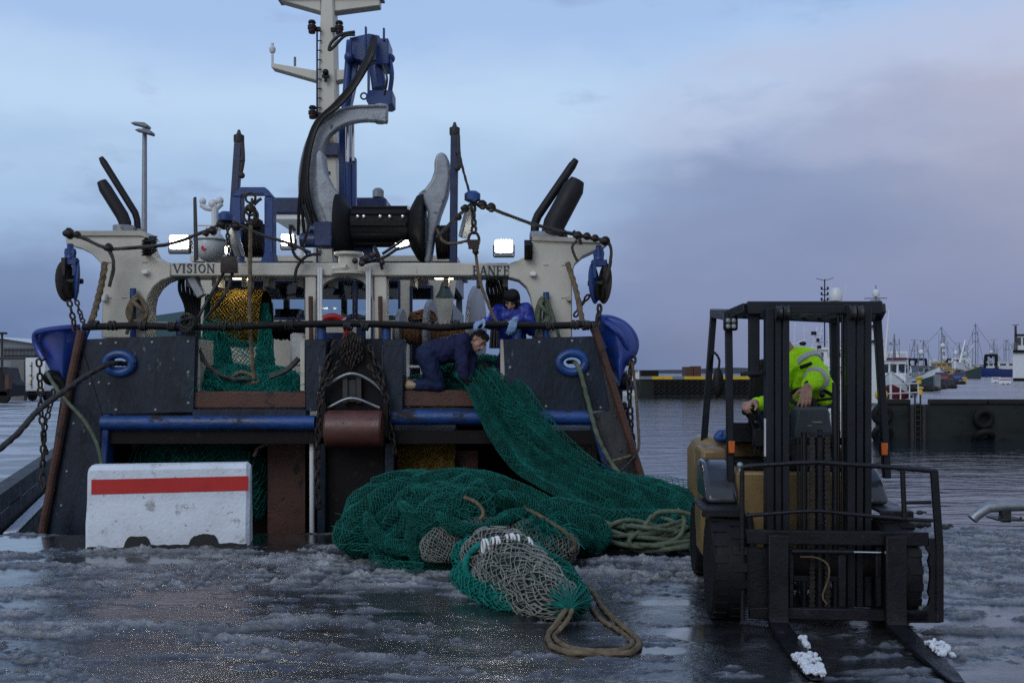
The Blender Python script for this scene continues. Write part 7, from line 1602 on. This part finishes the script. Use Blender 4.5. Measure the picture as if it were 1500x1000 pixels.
    for i in range(9): k.box((rg.uniform(-.4, .05) * L_, rg.uniform(-.3, .3) * B_, free * .95 + .3), (rg.uniform(.4, 1.1), rg.uniform(.4, 1.), rg.uniform(.3, 1.3)), rz=rg.uniform(0, 2))
    k.build('deck_gear', M[rg.choice(['black', 'rust', 'net', 'grey'])], t, local=True)
    return t
boat('white hulled trawler with maroon bands and maroon wheelhouse roof just right of the forklift mast', 1310, 100, 7.6, 3.1, rad(-116), 'boatwhite', 'maroon', 'boatwhite', 'boatwhite', 2.4, 0, 'white', 'maroon', None, free=2.5, houses=((.0, .30, .74, 3.1),), arms=1)
bv = boat('tall white vessel with two radar domes moored behind the forklift mast', 1222, 98, 24, 8.0, rad(72), 'boatwhite', None, 'white', 'white', 1.2, 0, 'white', None, None, free=2.6, houses=((-.18, .40, .72, 2.2), (-.16, .26, .56, 1.4)), arms=1)
def rot_build(k, name, m, t):
    R = Matrix.Rotation(-t.rotation_euler.z, 3, 'Z'); k.v = [tuple(R @ (V(v) - t.location)) for v in k.v]; return k.build(name, M[m], t, local=True)
Yv = 84
k = MB(); k.pp([(1277, 500), (1292, 500), (1292, 590), (1277, 590)], Yv, 2); k.pp([(1276, 478), (1287, 478), (1287, 500), (1276, 500)], Yv + .4, 1.4); rot_build(k, 'bridge_tower', 'boatwhite', bv)
k = MB(); k.pp([(1275, 498), (1294, 498), (1294, 501), (1275, 501)], Yv - .3, 2.6); k.pp([(1274, 476), (1289, 476), (1289, 478.5), (1274, 478.5)], Yv, 2); rot_build(k, 'tower_roof', 'black', bv)
k = MB(); k.tube([P(1283, 480, Yv + .5), P(1283, 434, Yv + .5)], .09, 8)
for x in (1280, 1286): k.tube([P(x, 478, Yv + .5), P(x, 438, Yv + .5)], .05, 6)
for y in range(444, 478, 5): k.tube([P(1280, y, Yv + .5), P(1286, y, Yv + .5)], .035, 5)
k.tube([P(1266, 437, Yv + .5), P(1299, 436.5, Yv + .5)], .05, 6); k.tube([P(1284, 458, Yv + .5), P(1299, 456.5, Yv + .5)], .05, 6); k.tube([P(1283, 418, Yv + .5), P(1283, 423, Yv + .5)], .05, 6)
for x, y in ((1279, 441), (1288, 440), (1290, 442), (1286, 470), (1276, 441)): k.ball(P(x, y, Yv + .3), .12, 8, 6)
rot_build(k, 'lattice_mast', 'grey', bv)
k = MB(); k.lathe([(.1, -.32), (.28, -.3), (.31, -.1), (.3, .1), (.22, .25), (.05, .31)], P(1283, 429, Yv + .5), (0, 0, 1), 18); rot_build(k, 'radar_dome', 'radome', bv)
k = MB(); k.lathe([(.2, -.58), (.52, -.55), (.56, -.3), (.52, .1), (.38, .42), (.1, .58)], P(1224, 431, Yv), (0, 0, 1), 20); k.cyl(P(1224, 560, Yv), P(1224, 440, Yv), .18, None, 10); rot_build(k, 'radar_dome', 'radome', bv)
k = MB()
for x, y in ((1218, 413), (1239, 415)): k.tube([P(x, 560, Yv), P(x, y, Yv)], .025, 5)
k.tube([P(1160, 570, Yv), P(1165, 470, Yv)], .04, 6); k.tube([P(1178, 570, Yv), P(1178, 478, Yv)], .04, 5)
for a, b in (((1180, 480), (1200, 515)), ((1205, 478), (1193, 525)), ((1198, 478), (1186, 525)), ((1192, 500), (1204, 500)), ((1190, 510), (1203, 510)), ((1195, 490), (1206, 490)), ((1160, 505), (1180, 498)), ((1222, 470), (1232, 560)), ((1214, 480), (1214, 560))): k.tube([P(*a, Yv), P(*b, Yv)], .05, 5)
rot_build(k, 'rigging', 'white', bv)
k = MB(); k.box(P(1192, 488, Yv - .2), (.4, .2, .3)); k.box(P(1198, 498, Yv - .2), (.2, .2, .3)); k.box(P(1200, 508, Yv - .2), (.3, .2, .25)); k.ball(P(1176, 503, Yv), (.3, .3, .18)); rot_build(k, 'mast_gear', 'black', bv)
k = MB(); k.tube([P(1296, 528, Yv - 2), P(1302, 455, Yv - 2)], [.13, .06], 8); rot_build(k, 'derrick_boom', 'white', bv)
boat('white and navy bow of a boat showing between the right trawl door and the breakwater', 893, 150, 17, 6.0, rad(-62), 'boatwhite', 'boatblue', 'boatwhite', 'boatwhite', 1.5, 0, None, None, None, free=2.6, houses=((-.2, .28, .6, .8),), arms=1)
G_ = 'moored boats in the far harbour basin'
boat('distant boat with dark gallows and one dome, left of the ochre boat', 1357, 200, 20, 5.5, rad(-100), 'boatwhite', 'boatgreen', 'grey', 'grey', 5.4, 1, 'black', 'grey', None, group=G_, free=3., th=2, ds=1.1)
boat('distant boat with an ochre wheelhouse behind the concrete post', 1373, 220, 18, 6.0, rad(-40), 'boatgreen', None, 'ochre', 'ochre', 8, 2, 'white', 'ochre', None, group=G_, houses=((.0, .5, .7, 1.6), (.05, .2, .5, 1.2)), free=3.2, th=2, ds=1.1)
boat('distant boat with flared white bow and tripod mast above the blue car', 1404, 295, 27, 8.0, rad(-118), 'boatwhite', 'black', 'boatwhite', 'white', 6.5, 1, 'white', 'white', (.1, -.1, .2, 9), group=G_, free=4.3, th=2.4, ds=1.5)
boat('distant boat with dark crane and white dome right of the tripod mast', 1421, 305, 20, 6.5, rad(-75), 'boatblue', None, 'boatwhite', 'grey', 6, 2, 'black', 'white', (-.3, -.1, .45, 8), group=G_, free=4.2, th=2.6, ds=1.7)
boat('distant boat under the tallest thin harbour mast', 1438, 320, 18, 6, rad(-60), 'boatwhite', 'boatblue', 'boatwhite', 'grey', 13.5, 0, 'white', 'grey', None, group=G_, arms=3, free=4.2, th=2.6)
boat('distant boat with slender whip aerials between tallest mast and navy hull', 1455, 335, 18, 6.5, rad(-120), 'boatblue', 'boatwhite', 'boatwhite', 'white', 8.5, 1, None, 'boatblue', None, group=G_, free=4.6, th=2.4, ds=1.4)
boat('distant boat with navy hull and windowed white house beside the harbour office', 1477, 285, 16, 6, rad(20), 'boatblue', None, 'boatwhite', 'black', 6.5, 0, 'black', 'white', None, group=G_, free=5.0, houses=((-.05, .7, .8, 2.1),), th=3)
boat('distant grey boat with bare masts near the red wheelhouse trawler', 1343, 240, 16, 5, rad(-95), 'grey', None, 'boatwhite', 'grey', 6.5, 0, 'black', 'maroon', None, group=G_, free=3.4, th=2)
boat('distant dark hulled boat with twin bare masts left of the tripod mast', 1389, 310, 18, 6, rad(-85), 'black', 'boatwhite', 'boatwhite', 'grey', 9.5, 1, 'white', 'white', None, group=G_, free=4.0, th=2.4, ds=1.3)
# harbour office at the right edge, its side wall in line with the pier edge
Yb = 165; hb = thing('harbour_office', 'white harbour office with a lookout cabin at the right edge of the pier', 'building', (PX(1510, Yb), Yb, 0))
def slab(px0, px1, z0, z1, dy, depth, name, m, parent):
    x0, x1 = PX(px0, Yb), PX(px1, Yb); e = V((.53, 1, 0)) * depth; q = V((0, dy, 0)); k = MB()
    a = [V((x0, Yb, z0)) + q, V((x1, Yb, z0)) + q, V((x1, Yb, z0)) + q + e, V((x0, Yb, z0)) + q + e]; k.add(a + [p + V((0, 0, z1 - z0)) for p in a], [(3, 2, 1, 0), (4, 5, 6, 7), (0, 1, 5, 4), (1, 2, 6, 5), (2, 3, 7, 6), (3, 0, 4, 7)]); return k.build(name, M[m], parent, smooth=0)
slab(1483.5, 1640, 0, PZ(516.5, Yb), 0, 14, 'wall', 'boatwhite', hb); slab(1482, 1642, PZ(516.5, Yb) + .01, PZ(512.5, Yb), -.4, 15, 'roof', 'black', hb)
cb = slab(1491, 1560, PZ(512.5, Yb) + .02, PZ(491, Yb), 1, 7, 'lookout_cabin', 'boatwhite', hb); slab(1490, 1561, PZ(491, Yb) + .01, PZ(489, Yb), .6, 8, 'cabin_roof', 'black', cb)
for x in (1494.5, 1503, 1512): MB().bx(PX(x, Yb), PX(x + 5.5, Yb), Yb + .93, Yb + 1.05, PZ(505, Yb), PZ(494, Yb)).build('window', M['glass'], cb)
k = MB()
for y in (503, 508): k.tube([P(1482.5, y, Yb - .2), P(1491, y, Yb - .2)], .05, 6)
for x in (1482.5, 1485, 1488, 1490.5): k.tube([P(x, 503, Yb - .2), P(x, 513, Yb - .2)], .05, 6)
k.build('balcony_rail', M['grey'], hb)
k = MB(); k.tube([P(1488, 513, Yb + 1), P(1487.6, 477, Yb + 1)], [.25, .18], 8); k.box(P(1487.6, 476, Yb + 1), (1.1, .1, .1)); k.build('mast', M['steel'], hb)
MB().bx(PX(1484, Yb), PX(1640, Yb), Yb - .08, Yb - .005, .02, .5).build('plinth', M['black'], hb)
# cars on the pier
def car(label, px, py, rz, m):
    g = G(px, py); t = thing('parked_car', label, 'car', tuple(g), rz, 'cars parked on the pier')
    k = MB(); k.prism([(-2.0, .35), (2.0, .35), (2.05, .75), (1.95, .92), (1.1, 1.0), (.45, 1.48), (-1.3, 1.5), (-1.95, 1.0), (-2.05, .7)], -.82, .82); k.build('body', M[m], t, local=True, bevel=.09)
    MB().prism([(-1.93, 1.02), (-1.42, 1.42), (-1.40, 1.42), (-1.88, 1.02)], -.62, .62).build('rear_window', M['glass'], t, local=True)
    MB().prism([(-1.35, 1.02), (-1.1, 1.42), (.35, 1.42), (.85, 1.02)], -.835, .835).build('side_window', M['glass'], t, local=True)
    for s in (-1, 1):
        MB().box((-2.0, s * .68, .86), (.12, .2, .2)).build('tail_light', M['redlens'], t, local=True)
        for x in (-1.25, 1.25): MB().lathe([(.1, -.1), (.3, -.1), (.31, .1), (.1, .1)], (x, s * .76, .31), (0, 1, 0), 16).build('wheel', M['rubber'], t, local=True)
car('blue hatchback parked on the pier below the tripod mast', 1405, 560, rad(66), 'bluew'); car('dark red car parked behind the grey concrete post', 1380, 562, rad(66), 'maroon')
# small pier furniture
g = G(1372.5, 571.5); tag(MB().box(g + V((0, 0, .68)), (.5, .4, 1.36)).build('concrete_post', M['grey'], bevel=.03), 'plain grey concrete post standing by the pier edge', 'post')
def bollard(px, py, lab, s=1.):
    g = G(px, py); tag(MB().lathe([(.22 * s, 0), (.2 * s, .3 * s), (.18 * s, .45 * s), (.3 * s, .5 * s), (.3 * s, .62 * s), (.1 * s, .68 * s)], g, (0, 0, 1), 14).build('mooring_bollard', M['yellow']), lab, 'bollard', 'yellow mooring bollards')
bollard(1346, 563, 'yellow bollard behind the dark rocks, left of the concrete post', 1.5); bollard(1348, 577, 'yellow bollard nearest to the white railing on the pier', .8); bollard(1413, 561, 'yellow bollard beside the blue hatchback', 1.2)
tag(MB().ball(P(1291, 578, 52), (.33, .33, .33), 14, 10).build('mooring_buoy', M['yellow']), 'round yellow buoy at the quay corner beside the forklift mast', 'buoy')
k = MB(); rg = random.Random(2)
rl_ = thing('pier_railing', 'white tube railing at the corner of the far pier', 'railing', tuple(G(1315, 586)))
k = MB(); A_, B_ = V((pe[0].x + .4, YP + .8, 0)), V((PX(1345, YP + 5), YP + 5, 0))
for z in (.5, 1.0): k.tube([A_ + V((0, 0, z)), B_ + V((0, 0, z))], .035, 6)
for i in range(5): q = A_.lerp(B_, i / 4); k.tube([q, q + V((0, 0, 1.0))], .035, 6)
k.build('rails', M['white'], rl_)
k = MB()
for i in range(60):
    u = i / 59; q = V((lerp(PX(1350, 82), PX(1396, 128), u), lerp(82, 128, u), .15)); k.ball(q + V((rg.uniform(-1.2, 1.2), rg.uniform(-1, 1), 0)), (rg.uniform(.2, .8), rg.uniform(.2, .7), rg.uniform(.15, .6)), 6, 4)
struct(tag(k.build('rubble', M['wood'], smooth=0), 'dark rubble bank along the pier edge behind the concrete post', 'rubble'), 'stuff')
# two barriers on the pier like the near one
c = copy_tree(ba); c.location = G(1473, 563); c.rotation_euler = (0, 0, rad(-8)); c['label'] = 'distant white barrier with a red top stripe in front of the harbour office'; c['group'] = 'concrete barriers on the pier'
c = copy_tree(ba); c.location = G(1461, 560.5); c.rotation_euler = (0, 0, rad(6)); c['label'] = 'distant white barrier left of the one before the harbour office'; c['group'] = 'concrete barriers on the pier'
# tall aerial of a vessel behind the forklift, with fishing lamps
k = MB(); Ya = 95; k.tube([P(1208, 520, Ya), P(1208, 409, Ya)], .06, 6); k.beam(P(1196, 408, Ya), P(1208, 411, Ya), .05, .05); k.beam(P(1208, 411, Ya), P(1221, 407, Ya), .05, .05)
for y in (424, 432, 440, 448, 456): k.beam(P(1203, y, Ya), P(1213, y, Ya), .08, .08); k.box(P(1203.5, y - 2, Ya), (.15, .15, .25)); k.box(P(1212.5, y - 2, Ya), (.15, .15, .25))
tag(k.build('lamp_mast', M['black']), 'thin dark mast with paired lamps rising above the forklift roof', 'mast')
# low land on the horizon
mb = MB(); vs = []; n = 120
for i in range(n + 1):
    x = lerp(-500, 2400, i / n); h = 3 + 16 * fbm(i * .13, 3, 5, 4) * sstep(-100, 500, x); vs += [(x, 1500, -3), (x + 10, 1500, h - 3), (x, 1900, -3)]
fs = []
for i in range(n): o = 3 * i; fs += [(o, o + 3, o + 4, o + 1), (o + 1, o + 4, o + 5, o + 2)]
mb.add(vs, fs); struct(mb.build('far_hills', mat('far_shore', (.06, .07, .10), .9, var=.2, scale=.01, bump=0)))
